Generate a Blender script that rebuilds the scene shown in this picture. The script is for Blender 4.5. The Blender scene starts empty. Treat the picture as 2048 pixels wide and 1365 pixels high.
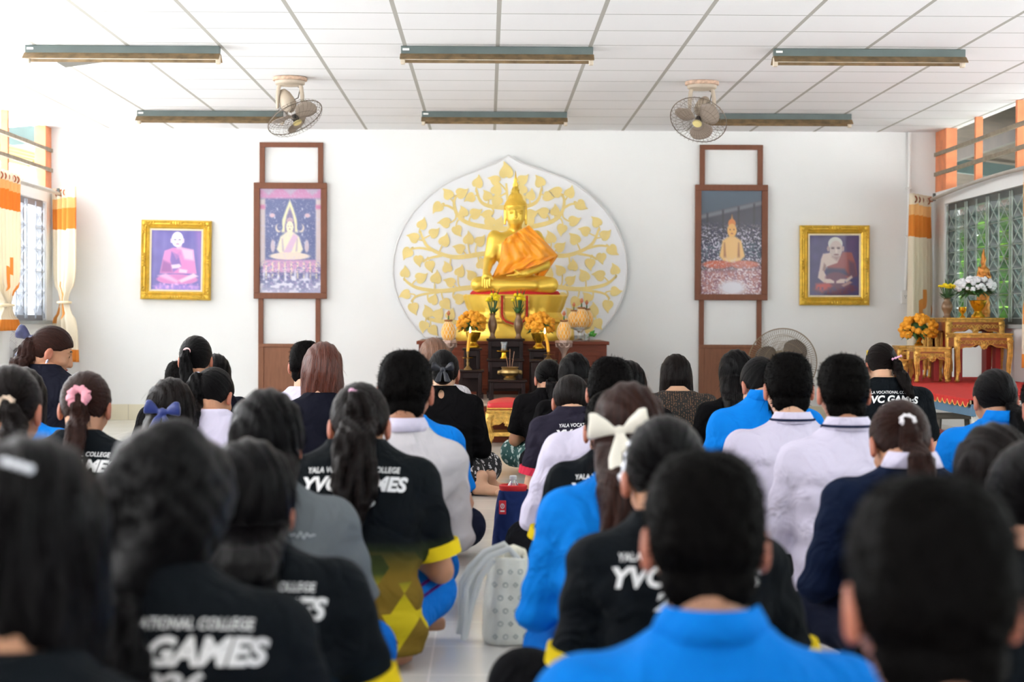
import bpy, bmesh, math, random
import numpy as np
from mathutils import Vector, Matrix
from mathutils.bvhtree import BVHTree

random.seed(7)
RNG = np.random.default_rng(11)
C = bpy.context.scene.collection
PI = math.pi
R = math.radians

# ------------------------------------------------------------------ camera model (2048 x 1365)
F = 3480.0
CAMZ = 0.97
YAW, PITCH, ROLL = math.atan(49 / F), math.atan(46.5 / F), R(0.2)
CAM = Matrix.Rotation(-YAW, 3, 'Z') @ Matrix.Rotation(PI / 2 - PITCH, 3, 'X') @ Matrix.Rotation(ROLL, 3, 'Z')


def P(x, y, Y):
    r = CAM @ Vector((x - 1024, -(y - 682.5), -F))
    t = Y / r.y
    return Vector((r.x * t, Y, CAMZ + r.z * t))


XL, XR, YB, ZC = -4.07, 4.2, 16.34, 2.73     # left wall, right wall, back wall, ceiling


# ------------------------------------------------------------------ materials
def lin(c):
    return tuple(((v / 12.92) if v <= 0.04045 else ((v + 0.055) / 1.055) ** 2.4) for v in c)


def rgb(r, g, b):
    return lin((r / 255, g / 255, b / 255))


MATS = {}


def nodes_of(name):
    m = bpy.data.materials.new(name)
    m.use_nodes = True
    nt = m.node_tree
    nt.nodes.clear()
    out = nt.nodes.new('ShaderNodeOutputMaterial')
    b = nt.nodes.new('ShaderNodeBsdfPrincipled')
    nt.links.new(b.outputs[0], out.inputs[0])
    return m, nt, b, out


def N(nt, t, **kw):
    n = nt.nodes.new(t)
    for k, v in kw.items():
        if k.startswith('i_'):
            n.inputs[k[2:].replace('_', ' ')].default_value = v
        else:
            setattr(n, k, v)
    return n


def mixc(nt, fac, a, b, mode='MIX'):
    n = nt.nodes.new('ShaderNodeMix')
    n.data_type = 'RGBA'
    n.blend_type = mode
    for sock, v in ((0, fac), (6, a), (7, b)):
        if hasattr(v, 'is_linked'):
            nt.links.new(v, n.inputs[sock])
        elif sock == 0:
            n.inputs[0].default_value = v
        else:
            n.inputs[sock].default_value = (*v[:3], 1)
    return n.outputs[2]


def math_n(nt, op, a, b=None, c=None):
    n = nt.nodes.new('ShaderNodeMath')
    n.operation = op
    for i, v in enumerate((a, b, c)):
        if v is None:
            continue
        if hasattr(v, 'is_linked'):
            nt.links.new(v, n.inputs[i])
        else:
            n.inputs[i].default_value = v
    return n.outputs[0]


def ramp(nt, fac, stops):
    n = nt.nodes.new('ShaderNodeValToRGB')
    e = n.color_ramp.elements
    while len(e) < len(stops):
        e.new(0.5)
    for el, (p, c) in zip(e, stops):
        el.position = p
        el.color = (*c[:3], 1)
    nt.links.new(fac, n.inputs[0])
    return n.outputs[0]


def mat(name, col, rough=0.5, metal=0.0, var=0.0, vs=6.0, bump=0.0, bs=40.0, spec=0.5, sheen=0.0, sss=0.0, coat=0.0, stretch=None, emit=None):
    """Principled with procedural colour variation (var) and bump."""
    if name in MATS:
        return MATS[name]
    m, nt, b, out = nodes_of(name)
    b.inputs['Roughness'].default_value = rough
    b.inputs['Metallic'].default_value = metal
    b.inputs['Specular IOR Level'].default_value = spec
    b.inputs['Base Color'].default_value = (*col, 1)
    if sheen:
        b.inputs['Sheen Weight'].default_value = sheen
    if coat:
        b.inputs['Coat Weight'].default_value = coat
        b.inputs['Coat Roughness'].default_value = 0.08
    if sss:
        b.inputs['Subsurface Weight'].default_value = sss
        b.inputs['Subsurface Radius'].default_value = (0.02, 0.006, 0.003)
        b.inputs['Subsurface Scale'].default_value = 0.6
    if emit:
        b.inputs['Emission Color'].default_value = (*emit[0], 1)
        b.inputs['Emission Strength'].default_value = emit[1]
    tc = N(nt, 'ShaderNodeTexCoord')
    vec = tc.outputs['Object']
    if stretch:
        mp = N(nt, 'ShaderNodeMapping')
        mp.inputs['Scale'].default_value = stretch
        nt.links.new(vec, mp.inputs[0])
        vec = mp.outputs[0]
    if var:
        nz = N(nt, 'ShaderNodeTexNoise', i_Scale=vs, i_Detail=5.0)
        nt.links.new(vec, nz.inputs['Vector'])
        lo = tuple(max(0, c * (1 - var)) for c in col)
        hi = tuple(min(1, c * (1 + var)) for c in col)
        nt.links.new(ramp(nt, nz.outputs['Fac'], [(0.3, lo), (0.7, hi)]), b.inputs['Base Color'])
    if bump:
        nz = N(nt, 'ShaderNodeTexNoise', i_Scale=bs, i_Detail=4.0)
        nt.links.new(vec, nz.inputs['Vector'])
        bp = N(nt, 'ShaderNodeBump', i_Strength=bump, i_Distance=0.01)
        nt.links.new(nz.outputs['Fac'], bp.inputs['Height'])
        nt.links.new(bp.outputs[0], b.inputs['Normal'])
    MATS[name] = m
    return m


def glass_mat(name, tint=(0.9, 1, 0.95), gloss=0.12, rough=0.05):
    if name in MATS:
        return MATS[name]
    m = bpy.data.materials.new(name)
    m.use_nodes = True
    nt = m.node_tree
    nt.nodes.clear()
    out = nt.nodes.new('ShaderNodeOutputMaterial')
    tr = N(nt, 'ShaderNodeBsdfTransparent')
    tr.inputs[0].default_value = (*tint, 1)
    gl = N(nt, 'ShaderNodeBsdfGlossy')
    gl.inputs['Roughness'].default_value = rough
    lw = N(nt, 'ShaderNodeLayerWeight')
    lw.inputs[0].default_value = 0.35
    fac = math_n(nt, 'MULTIPLY_ADD', lw.outputs['Fresnel'], 0.6, gloss)
    mx = N(nt, 'ShaderNodeMixShader')
    nt.links.new(fac, mx.inputs[0])
    nt.links.new(tr.outputs[0], mx.inputs[1])
    nt.links.new(gl.outputs[0], mx.inputs[2])
    nt.links.new(mx.outputs[0], out.inputs[0])
    MATS[name] = m
    return m


# ------------------------------------------------------------------ mesh builder
def rotm(rx=0, ry=0, rz=0):
    return Matrix.Rotation(rz, 3, 'Z') @ Matrix.Rotation(ry, 3, 'Y') @ Matrix.Rotation(rx, 3, 'X')


class MB:
    def __init__(self):
        self.v, self.f, self.mi = [], [], []
        self.cur = 0

    def add(self, vs, fs):
        o = len(self.v)
        self.v.extend([tuple(v) for v in vs])
        self.f.extend([tuple(i + o for i in f) for f in fs])
        self.mi.extend([self.cur] * len(fs))
        return self

    def box(self, c, s, rot=None):
        x, y, z = (k / 2 for k in s)
        vs = [Vector((a * x, b * y, d * z)) for a in (-1, 1) for b in (-1, 1) for d in (-1, 1)]
        if rot is not None:
            vs = [rot @ v for v in vs]
        c = Vector(c)
        return self.add([v + c for v in vs], [(0, 1, 3, 2), (4, 6, 7, 5), (0, 4, 5, 1), (2, 3, 7, 6), (0, 2, 6, 4), (1, 5, 7, 3)])

    def bx(self, x0, x1, y0, y1, z0, z1):
        return self.box(((x0 + x1) / 2, (y0 + y1) / 2, (z0 + z1) / 2), (abs(x1 - x0), abs(y1 - y0), abs(z1 - z0)))

    def tube(self, pts, r, n=10, closed=False, flat=1.0, up=None):
        pts = [Vector(p) for p in pts]
        m = len(pts)
        rs = r if hasattr(r, '__len__') else [r] * m
        vs = []
        prev = None
        for i in range(m):
            if closed:
                t = (pts[(i + 1) % m] - pts[i - 1])
            else:
                t = pts[min(i + 1, m - 1)] - pts[max(i - 1, 0)]
            if t.length < 1e-9:
                t = Vector((0, 0, 1))
            t.normalize()
            if prev is None:
                a = Vector(up) if up is not None else (Vector((0, 0, 1)) if abs(t.z) < 0.9 else Vector((1, 0, 0)))
                u = (a - t * a.dot(t)).normalized()
            else:
                u = prev - t * prev.dot(t)
                u = u.normalized() if u.length > 1e-6 else prev
            prev = u
            w = t.cross(u)
            for k in range(n):
                an = 2 * PI * k / n
                vs.append(pts[i] + u * (math.cos(an) * rs[i] * flat) + w * (math.sin(an) * rs[i]))
        fs = []
        for i in range(m if closed else m - 1):
            j = (i + 1) % m
            for k in range(n):
                l = (k + 1) % n
                fs.append((i * n + k, i * n + l, j * n + l, j * n + k))
        if not closed:
            fs.append(tuple(range(n - 1, -1, -1)))
            fs.append(tuple((m - 1) * n + k for k in range(n)))
        return self.add(vs, fs)

    def cyl(self, p0, p1, r0, r1=None, n=16):
        return self.tube([p0, p1], [r0, r0 if r1 is None else r1], n)

    def lathe(self, prof, c=(0, 0, 0), n=32, sx=1.0, sy=1.0, rot=None, lump=None):
        vs, fs = [], []
        c = Vector(c)
        for i, (r, z) in enumerate(prof):
            for k in range(n):
                a = 2 * PI * k / n
                q = r * (1 + (lump(a, i) if lump else 0))
                v = Vector((q * math.cos(a) * sx, q * math.sin(a) * sy, z))
                vs.append((rot @ v if rot is not None else v) + c)
        m = len(prof)
        for i in range(m - 1):
            for k in range(n):
                l = (k + 1) % n
                fs.append((i * n + k, i * n + l, (i + 1) * n + l, (i + 1) * n + k))
        fs.append(tuple(range(n - 1, -1, -1)))
        fs.append(tuple((m - 1) * n + k for k in range(n)))
        return self.add(vs, fs)

    def ell(self, c, r, n=12, rot=None):
        m = max(4, n // 2)
        prof = [(math.sin(PI * (i + 0.02) / (m + 0.04)), -math.cos(PI * (i + 0.02) / (m + 0.04))) for i in range(m + 1)]
        if not hasattr(r, '__len__'):
            r = (r, r, r)
        vs, fs = [], []
        for (q, z) in prof:
            for k in range(n):
                a = 2 * PI * k / n
                v = Vector((q * math.cos(a) * r[0], q * math.sin(a) * r[1], z * r[2]))
                vs.append((rot @ v if rot is not None else v) + Vector(c))
        for i in range(m):
            for k in range(n):
                l = (k + 1) % n
                fs.append((i * n + k, i * n + l, (i + 1) * n + l, (i + 1) * n + k))
        fs.append(tuple(range(n - 1, -1, -1)))
        fs.append(tuple(m * n + k for k in range(n)))
        return self.add(vs, fs)

    def prism(self, poly, t0, t1, axis='y'):
        """poly: 2-D outline (counter-clockwise seen from -axis); extruded from t0 to t1 along axis."""
        n = len(poly)

        def mk(p, t):
            if axis == 'y':
                return (p[0], t, p[1])
            if axis == 'x':
                return (t, p[0], p[1])
            return (p[0], p[1], t)
        vs = [mk(p, t0) for p in poly] + [mk(p, t1) for p in poly]
        fs = [tuple(range(n)), tuple(range(2 * n - 1, n - 1, -1))]
        for i in range(n):
            j = (i + 1) % n
            fs.append((i, i + n, j + n, j))
        return self.add(vs, fs)

    def arrays(self, V, Q):
        return self.add(V.tolist(), [tuple(q) for q in Q.tolist()])

    def build(self, name, m=None, parent=None, loc=None, smooth=38, bevel=0, solid=0, subsurf=0, rotz=0):
        me = bpy.data.meshes.new(name)
        me.from_pydata(self.v, [], self.f)
        ms = m if isinstance(m, (list, tuple)) else [m]
        for x in ms:
            if x:
                me.materials.append(x)
        if len(ms) > 1:
            me.polygons.foreach_set('material_index', self.mi)
        bm = bmesh.new()
        bm.from_mesh(me)
        bmesh.ops.recalc_face_normals(bm, faces=bm.faces)
        bm.to_mesh(me)
        bm.free()
        if smooth:
            me.polygons.foreach_set('use_smooth', [True] * len(me.polygons))
            try:
                me.set_sharp_from_angle(angle=R(smooth))
            except Exception:
                pass
        me.update()
        o = bpy.data.objects.new(name, me)
        C.objects.link(o)
        if parent is not None:
            o.parent = parent
        if loc is not None:
            o.location = loc
        if rotz:
            o.rotation_euler.z = rotz
        if bevel:
            b = o.modifiers.new('bevel', 'BEVEL')
            b.width = bevel
            b.segments = 2
            b.limit_method = 'ANGLE'
        if solid:
            s = o.modifiers.new('solid', 'SOLIDIFY')
            s.thickness = solid
            s.offset = 0
        if subsurf:
            s = o.modifiers.new('sub', 'SUBSURF')
            s.levels = s.render_levels = subsurf
        return o


def mesh_np(name, V, Q, m, parent=None, smooth=True, attr=None, mi=None):
    me = bpy.data.meshes.new(name)
    nv, nf = len(V), len(Q)
    k = Q.shape[1]
    me.vertices.add(nv)
    me.vertices.foreach_set('co', V.astype(np.float32).ravel())
    me.loops.add(nf * k)
    me.loops.foreach_set('vertex_index', Q.astype(np.int32).ravel())
    me.polygons.add(nf)
    me.polygons.foreach_set('loop_start', np.arange(0, nf * k, k, dtype=np.int32))
    me.update(calc_edges=True)
    if smooth:
        me.polygons.foreach_set('use_smooth', np.ones(nf, dtype=bool))
    ms = m if isinstance(m, (list, tuple)) else [m]
    for x in ms:
        me.materials.append(x)
    if mi is not None:
        me.polygons.foreach_set('material_index', mi.astype(np.int32))
    if attr is not None:
        for an, (ty, data) in attr.items():
            a = me.attributes.new(an, ty, 'POINT')
            a.data.foreach_set('vector' if ty == 'FLOAT_VECTOR' else 'color' if ty == 'FLOAT_COLOR' else 'value', data.astype(np.float32).ravel())
    me.update()
    o = bpy.data.objects.new(name, me)
    C.objects.link(o)
    if parent is not None:
        o.parent = parent
    return o


def thing(name, label, cat, loc=(0, 0, 0), rotz=0.0, group=None):
    o = bpy.data.objects.new(name, None)
    o.empty_display_size = 0.1
    C.objects.link(o)
    o.location = loc
    o.rotation_euler = (0, 0, rotz)
    return tag(o, label, cat, group)


def tag(o, label, cat, group=None, kind=None):
    o['label'] = label
    o['category'] = cat
    if group:
        o['group'] = group
    if kind:
        o['kind'] = kind
    return o


def struct(o, label=None, cat=None):
    o['kind'] = 'structure'
    if label:
        o['label'] = label
        o['category'] = cat
    return o


def dup(root, loc, rotz=None, label=None):
    def cp(o, parent):
        c = o.copy()
        C.objects.link(c)
        c.parent = parent
        for ch in list(o.children):
            cp(ch, c)
        return c
    r = cp(root, None)
    r.location = loc
    if rotz is not None:
        r.rotation_euler.z = rotz
    if label:
        r['label'] = label
    return r


# ------------------------------------------------------------------ signed distance fields -> surface nets
def grid(lo, hi, h):
    ax = [np.arange(lo[i], hi[i] + h, h, dtype=np.float32) for i in range(3)]
    return ax[0][:, None, None], ax[1][None, :, None], ax[2][None, None, :]


def surface(fv, lo, h):
    s = fv < 0
    nx, ny, nz = fv.shape
    cs = [s[i:nx - 1 + i, j:ny - 1 + j, k:nz - 1 + k] for i in (0, 1) for j in (0, 1) for k in (0, 1)]
    cnt = sum(c.astype(np.int8) for c in cs)
    act = (cnt > 0) & (cnt < 8)
    idx = np.full(act.shape, -1, dtype=np.int64)
    ii = np.argwhere(act)
    idx[act] = np.arange(len(ii))
    acc = np.zeros((len(ii), 3), dtype=np.float64)
    num = np.zeros(len(ii))
    corner = [(i, j, k) for i in (0, 1) for j in (0, 1) for k in (0, 1)]
    cv = np.stack([fv[ii[:, 0] + i, ii[:, 1] + j, ii[:, 2] + k] for (i, j, k) in corner], 1)
    for a in range(8):
        for b in range(a + 1, 8):
            ca, cb = corner[a], corner[b]
            if sum(abs(ca[q] - cb[q]) for q in range(3)) != 1:
                continue
            va, vb = cv[:, a], cv[:, b]
            m = (va < 0) != (vb < 0)
            t = np.where(m, va / np.where(m, va - vb, 1), 0)
            for q in range(3):
                acc[:, q] += np.where(m, ca[q] + t * (cb[q] - ca[q]), 0)
            num += m
    V = (ii + acc / num[:, None]) * h + np.array(lo)
    quads = []
    # x edges
    for ax in range(3):
        sl0 = [slice(None)] * 3
        sl1 = [slice(None)] * 3
        sl0[ax], sl1[ax] = slice(0, -1), slice(1, None)
        o1, o2 = [q for q in range(3) if q != ax]
        for q in (o1, o2):
            sl0[q] = slice(1, -1)
            sl1[q] = slice(1, -1)
        a, b = s[tuple(sl0)], s[tuple(sl1)]
        e = np.argwhere(a != b)
        if not len(e):
            continue
        fl = a[tuple(e.T)]
        base = e.copy()
        base[:, o1] += 1
        base[:, o2] += 1

        def cell(d1, d2):
            c = base.copy()
            c[:, o1] -= d1
            c[:, o2] -= d2
            return idx[tuple(c.T)]
        q = np.stack([cell(1, 1), cell(0, 1), cell(0, 0), cell(1, 0)], 1)
        if ax == 1:
            fl = ~fl
        q[~fl] = q[~fl][:, ::-1]
        quads.append(q)
    Q = np.concatenate(quads)
    Q = Q[(Q >= 0).all(1)]
    return V, Q


def smin(a, b, k):
    h = np.clip(0.5 + 0.5 * (b - a) / k, 0, 1)
    return b + (a - b) * h - k * h * (1 - h)


def smax(a, b, k):
    return -smin(-a, -b, k)


def s_caps(x, y, z, a, b, ra, rb):
    ax, ay, az = a
    dx, dy, dz = b[0] - ax, b[1] - ay, b[2] - az
    L = dx * dx + dy * dy + dz * dz + 1e-12
    t = np.clip(((x - ax) * dx + (y - ay) * dy + (z - az) * dz) / L, 0, 1)
    return np.sqrt((x - ax - t * dx) ** 2 + (y - ay - t * dy) ** 2 + (z - az - t * dz) ** 2) - (ra + (rb - ra) * t)


def s_ell(x, y, z, c, r):
    px, py, pz = (x - c[0]) / r[0], (y - c[1]) / r[1], (z - c[2]) / r[2]
    k0 = np.sqrt(px * px + py * py + pz * pz) + 1e-6
    k1 = np.sqrt((px / r[0]) ** 2 + (py / r[1]) ** 2 + (pz / r[2]) ** 2) + 1e-6
    return k0 * (k0 - 1) / k1


def s_loft(x, y, z, rows, pw=2.3):
    """rows: (z, cx, cy, a, b) sorted by z; superelliptic sections."""
    rows = sorted(rows)
    zs = [r[0] for r in rows]
    ip = [np.interp(z, zs, [r[i] for r in rows]) for i in range(1, 5)]
    cx, cy, a, b = ip
    f = (np.abs((x - cx) / a) ** pw + np.abs((y - cy) / b) ** pw) ** (1 / pw)
    d = (f - 1) * np.minimum(a, b)
    return np.maximum(d, np.maximum(zs[0] - z, z - zs[-1]))


def s_box(x, y, z, c, s, r=0.005):
    qx, qy, qz = np.abs(x - c[0]) - s[0] / 2 + r, np.abs(y - c[1]) - s[1] / 2 + r, np.abs(z - c[2]) - s[2] / 2 + r
    return np.sqrt(np.maximum(qx, 0) ** 2 + np.maximum(qy, 0) ** 2 + np.maximum(qz, 0) ** 2) + np.minimum(np.maximum(qx, np.maximum(qy, qz)), 0) - r


def wob(x, y, z, rng, k=30, n=5):
    s = 0
    for _ in range(n):
        d = rng.normal(size=3)
        d /= np.linalg.norm(d)
        kk = k * rng.uniform(0.6, 1.5)
        s = s + np.sin(kk * (d[0] * x + d[1] * y + d[2] * z) + rng.uniform(0, 6.28))
    return s / n
# ================================================================== THE SETTING
def tile_mat(name, base, line, sx, sy, ox, oy, wx, wy, rough, coat=0.0, var=0.05, vs=3.0, bumpy=0.0):
    m, nt, b, out = nodes_of(name)
    tc = N(nt, 'ShaderNodeTexCoord')
    sp = N(nt, 'ShaderNodeSeparateXYZ')
    nt.links.new(tc.outputs['Object'], sp.inputs[0])

    def line_mask(sock, s, o, w):
        t = math_n(nt, 'MULTIPLY_ADD', sock, 1 / s, -o / s + 0.5)
        fr = math_n(nt, 'FRACT', t)
        d = math_n(nt, 'ABSOLUTE', math_n(nt, 'SUBTRACT', fr, 0.5))
        return math_n(nt, 'LESS_THAN', d, w / s / 2)
    mx = line_mask(sp.outputs[0], sx, ox, wx)
    my = line_mask(sp.outputs[1], sy, oy, wy)
    nz = N(nt, 'ShaderNodeTexNoise', i_Scale=vs, i_Detail=6.0)
    nt.links.new(tc.outputs['Object'], nz.inputs['Vector'])
    bc = ramp(nt, nz.outputs['Fac'], [(0.3, tuple(c * (1 - var) for c in base)), (0.7, tuple(min(1, c * (1 + var)) for c in base))])
    c1 = mixc(nt, my, bc, line[1])
    c2 = mixc(nt, mx, c1, line[0])
    nt.links.new(c2, b.inputs['Base Color'])
    b.inputs['Roughness'].default_value = rough
    if coat:
        b.inputs['Coat Weight'].default_value = coat
        b.inputs['Coat Roughness'].default_value = 0.12
    mk = math_n(nt, 'MAXIMUM', mx, my)
    bp = N(nt, 'ShaderNodeBump', i_Strength=0.4, i_Distance=0.004)
    bp.invert = True
    nt.links.new(mk, bp.inputs['Height'])
    nt.links.new(bp.outputs[0], b.inputs['Normal'])
    return m


M_floor = tile_mat('floor_tile', rgb(210, 207, 201), (rgb(232, 228, 220), rgb(232, 228, 220)), 0.41, 0.41, 1.0745, 6.35, 0.006, 0.009, 0.2, coat=0.2, var=0.05)
M_ceil = tile_mat('ceiling_board', rgb(240, 240, 242), (rgb(176, 174, 168), rgb(160, 160, 158)), 0.6, 0.57, 0.06, 16.36, 0.026, 0.014, 0.8, var=0.012, vs=1.2)
M_wall = mat('painted_wall', rgb(241, 242, 241), 0.75, var=0.02, vs=1.3, bump=0.08, bs=60)
M_base = tile_mat('baseboard_tile', rgb(226, 218, 192), (rgb(200, 192, 168), rgb(205, 198, 172)), 0.41, 9.0, -3.36, 3.0, 0.008, 0.01, 0.3, var=0.04)
M_white = mat('white_paint', rgb(236, 235, 228), 0.6, var=0.05, vs=5)
M_post = mat('orange_painted_timber', rgb(226, 138, 92), 0.6, var=0.16, vs=9, bump=0.2)
M_rail = mat('weathered_grey_rail', rgb(142, 130, 112), 0.7, var=0.2, vs=14)
M_frame = mat('dark_window_frame', rgb(86, 90, 88), 0.55, var=0.15, vs=8)
M_grille = mat('grey_grille_bar', rgb(150, 160, 152), 0.5, var=0.1)
M_blade = glass_mat('louvre_glass', (0.86, 0.97, 0.92), 0.14)
M_conduit = mat('white_plastic', rgb(238, 238, 236), 0.4)
M_teal = mat('teal_painted_steel', rgb(104, 128, 126), 0.5, var=0.12, vs=6)

struct(MB().bx(-4.3, 4.45, -3.2, 16.5, -0.12, 0).build('floor', M_floor, smooth=0))
struct(MB().bx(-4.21, 4.34, -3.2, 16.5, ZC, ZC + 0.08).build('ceiling', M_ceil, smooth=0))
struct(MB().bx(-4.21, 4.34, YB, YB + 0.16, 0, ZC).build('wall_back', M_wall, smooth=0))
struct(MB().bx(XL, XR, YB - 0.012, YB - 0.0005, 0, 0.147).build('baseboard_back', M_base, smooth=0))

# side walls: breast wall, lintel band, piers; openings full of daylight along the hall
SILL, HEAD, BAND = 0.93, 2.03, 2.16


def side_wall(name, x, sgn, y_first):
    t = 0.14
    x0, x1 = (x - t, x) if sgn < 0 else (x, x + t)
    b = MB()
    b.bx(x0, x1, -3.2, YB, 0, SILL)
    b.bx(x0, x1, -3.2, YB, HEAD, BAND)
    b.bx(x0, x1, y_first, YB, SILL, HEAD)
    y = y_first - 3.3
    while y > 1:
        b.bx(x0, x1, y - 0.3, y, SILL, HEAD)
        y -= 3.6
    b.bx(x0, x1, -3.2, 1.2, SILL, HEAD)
    b.bx(x0, x1, -3.2, 1.2, BAND, ZC)
    return struct(b.build(name, M_wall, smooth=0))


Y1L, Y1R = 16.12, 15.96
side_wall('wall_left', XL, -1, Y1L)
side_wall('wall_right', XR, 1, Y1R)
# wall behind the camera with an open double doorway
b = MB()
b.bx(-4.3, -1.0, -3.34, -3.2, 0, ZC).bx(1.0, 4.45, -3.34, -3.2, 0, ZC).bx(-1.0, 1.0, -3.34, -3.2, 2.1, ZC)
struct(b.build('wall_front', M_wall, smooth=0))


def louvre_window(name, x, sgn, y1, n=5, uw=0.66, mf=M_frame, mg=M_grille, k_=1.0, mb=M_blade):
    """a row of glass louvre units in dark frames with a diamond grille on the room side."""
    w = bpy.data.objects.new(name, None)
    C.objects.link(w)
    w.location = (x + sgn * 0.07, y1 - n * uw, SILL)
    struct(w)
    H = HEAD - SILL
    L = n * uw
    f = MB()
    f.bx(-0.035, 0.035, 0, L, 0, 0.05)
    f.bx(-0.035, 0.035, 0, L, H - 0.06, H)
    for i in range(n + 1):
        yy = min(max(i * uw, 0.022), L - 0.022)
        f.bx(-0.035, 0.035, yy - 0.022, yy + 0.022, 0.05, H - 0.06)
    f.build('window_frame', mf, w, smooth=0)
    for i in range(n):
        g = MB()
        z = 0.09
        while z < H - 0.09:
            g.box((0, (i + 0.5) * uw, z), (0.006, uw - 0.05, 0.105), rotm(ry=sgn * -0.62))
            z += 0.105
        g.build('louvre_glass', mb, w, smooth=0)
        d = MB()
        xx = -sgn * 0.055
        y0, y2 = i * uw + 0.03, (i + 1) * uw - 0.03
        ym = (y0 + y2) / 2
        k = 5
        for j in range(k):
            za, zb = 0.05 + j * (H - 0.11) / k, 0.05 + (j + 1) * (H - 0.11) / k
            zm = (za + zb) / 2
            for p, q in (((y0, za), (ym, zb)), ((ym, zb), (y2, za)), ((y0, zb), (ym, za)), ((ym, za), (y2, zb))):
                d.tube([(xx, p[0], p[1]), (xx, q[0], q[1])], 0.006 * k_, 5)
            d.tube([(xx, y0, za), (xx, y2, za)], 0.005 * k_, 5)
        d.tube([(xx, ym, 0.02), (xx, ym, H - 0.02)], 0.007, 5)
        d.tube([(xx, y0, 0.02), (xx, y0, H - 0.02)], 0.007, 5)
        d.tube([(xx, y2, 0.02), (xx, y2, H - 0.02)], 0.007, 5)
        d.build('grille', mg, w)
    s = MB().bx(-sgn * 0.12, -sgn * 0.036, -0.02, L + 0.02, -0.03, 0.0)
    s.build('window_sill', mat('grey_sill', rgb(150, 156, 156), 0.6, var=0.1), w, smooth=0)
    return w


louvre_window('window_1', XL, -1, Y1L, mf=mat('grey_window_frame', rgb(140, 142, 150), 0.5), mg=mat('pale_grille_bar', rgb(178, 184, 196), 0.5), k_=0.6, mb=glass_mat('clear_louvre', (0.97, 0.99, 0.99), 0.05))
louvre_window('window_2', XR, 1, Y1R, k_=0.7)


def transom(name, x, sgn, ys):
    w = bpy.data.objects.new(name, None)
    C.objects.link(w)
    w.location = (x + sgn * 0.06, 0, BAND)
    struct(w)
    h = ZC - BAND
    dep = 0.1
    # corner post at the back wall
    MB().bx(-dep / 2, dep / 2, ys[0], YB - 0.002, 0, h - 0.002).build('corner_post', M_post, w, smooth=0)
    for y in ys[1:]:
        MB().bx(-0.03, 0.03, y - 0.024, y + 0.024, 0, h - 0.002).build('post', M_post, w, smooth=0)
    for z in (0.17, 0.355):
        xi = -sgn * 0.055
        MB().bx(xi - 0.012, xi + 0.012, 1.2, YB - 0.01, z - 0.017, z + 0.017).build('rail', M_rail, w, smooth=0)


transom('trim_1', XL, -1, [Y1L] + [14.95 - 1.18 * i for i in range(12)])
transom('trim_2', XR, 1, [Y1R] + [15.08 - 1.18 * i for i in range(12)])

# a ceiling board that has slipped at its corner, upper left
q = P(122, 128, 3480 * 1.76 / (636 - 128))
b = MB()
b.prism([(0, 0), (0.36, 0.0), (0.05, -0.045)], -0.2, 0.0)
o = struct(b.build('trim_3', mat('ceiling_gap', rgb(120, 118, 112), 0.8), loc=(q.x - 0.02, q.y, ZC)))

# ------------------------------------------------------------------ outdoors
M_leaf = mat('sunlit_leaf', rgb(120, 168, 60), 0.5, var=0.35, vs=2.5)
M_bark = mat('bark', rgb(110, 92, 74), 0.9, var=0.2)
M_ground = mat('outside_ground', rgb(218, 218, 216), 0.9, var=0.1, vs=1.0)
struct(MB().bx(-40, 40, -20, 60, -0.5, -0.13).build('ground', M_ground, smooth=0))

M_teal2 = mat('darkened_teal_paint', rgb(58, 74, 72), 0.6, var=0.15, vs=6)  # even teal, darkened so the outdoor beams do not overexpose
# corrugated eave seen from below through the right-hand transom
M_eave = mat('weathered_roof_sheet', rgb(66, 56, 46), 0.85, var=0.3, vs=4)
b = MB()
vs, fs = [], []
nx, ny = 12, 190
for i in range(nx + 1):
    for j in range(ny + 1):
        x = 4.3 + i * 0.33
        y = 6 + j * 0.13
        vs.append((x, y, 2.86 - 0.12 * (x - 4.3) + 0.03 * (j % 2)))
for i in range(nx):
    for j in range(ny):
        a = i * (ny + 1) + j
        fs.append((a, a + 1, a + ny + 2, a + ny + 1))
b.add(vs, fs)
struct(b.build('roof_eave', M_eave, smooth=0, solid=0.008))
for k, (x, z) in enumerate(((4.95, 2.76), (6.9, 2.52))):
    struct(MB().bx(x - 0.03, x + 0.03, 6, 30, z - 0.12, z).build('roof_purlin', mat('dark_rafter', rgb(48, 40, 32), 0.8, var=0.2), smooth=0))
for y in (19.0,):
    b = MB()
    b.box((5.9, y, 2.56), (3.2, 0.06, 0.15), rotm(ry=0.12))
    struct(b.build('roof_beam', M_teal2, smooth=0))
# left: open rafters and a teal beam against the white sky
b = MB()
b.box((-5.2, 19.5, 2.98), (2.4, 0.1, 0.2), rotm(ry=-0.12, rz=0.25))
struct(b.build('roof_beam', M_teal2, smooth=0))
b = MB()
for k in range(5):
    b.tube([(-4.3 - 0.04 * k, 17.0, 2.52 - 0.02 * k), (-6.3, 19.6 + 0.06 * k, 3.12 - 0.05 * k)], 0.022, 6)
for k in range(9):
    a = Vector((-4.4 - 0.1 * (k % 3), 17 + 0.2 * k, 2.15 + 0.05 * (k % 4)))
    e = Vector((-6 + 0.2 * (k % 2), 19 + 0.3 * k, 2.5 + 0.12 * (k % 5)))
    mid = (a + e) / 2 + Vector((0, 0, -0.12 + 0.04 * (k % 3)))
    b.tube([a, mid, e], 0.007, 5)
struct(b.build('roof_rafter', mat('dry_rafter_wood', rgb(104, 84, 36), 0.8, var=0.25)))


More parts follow.
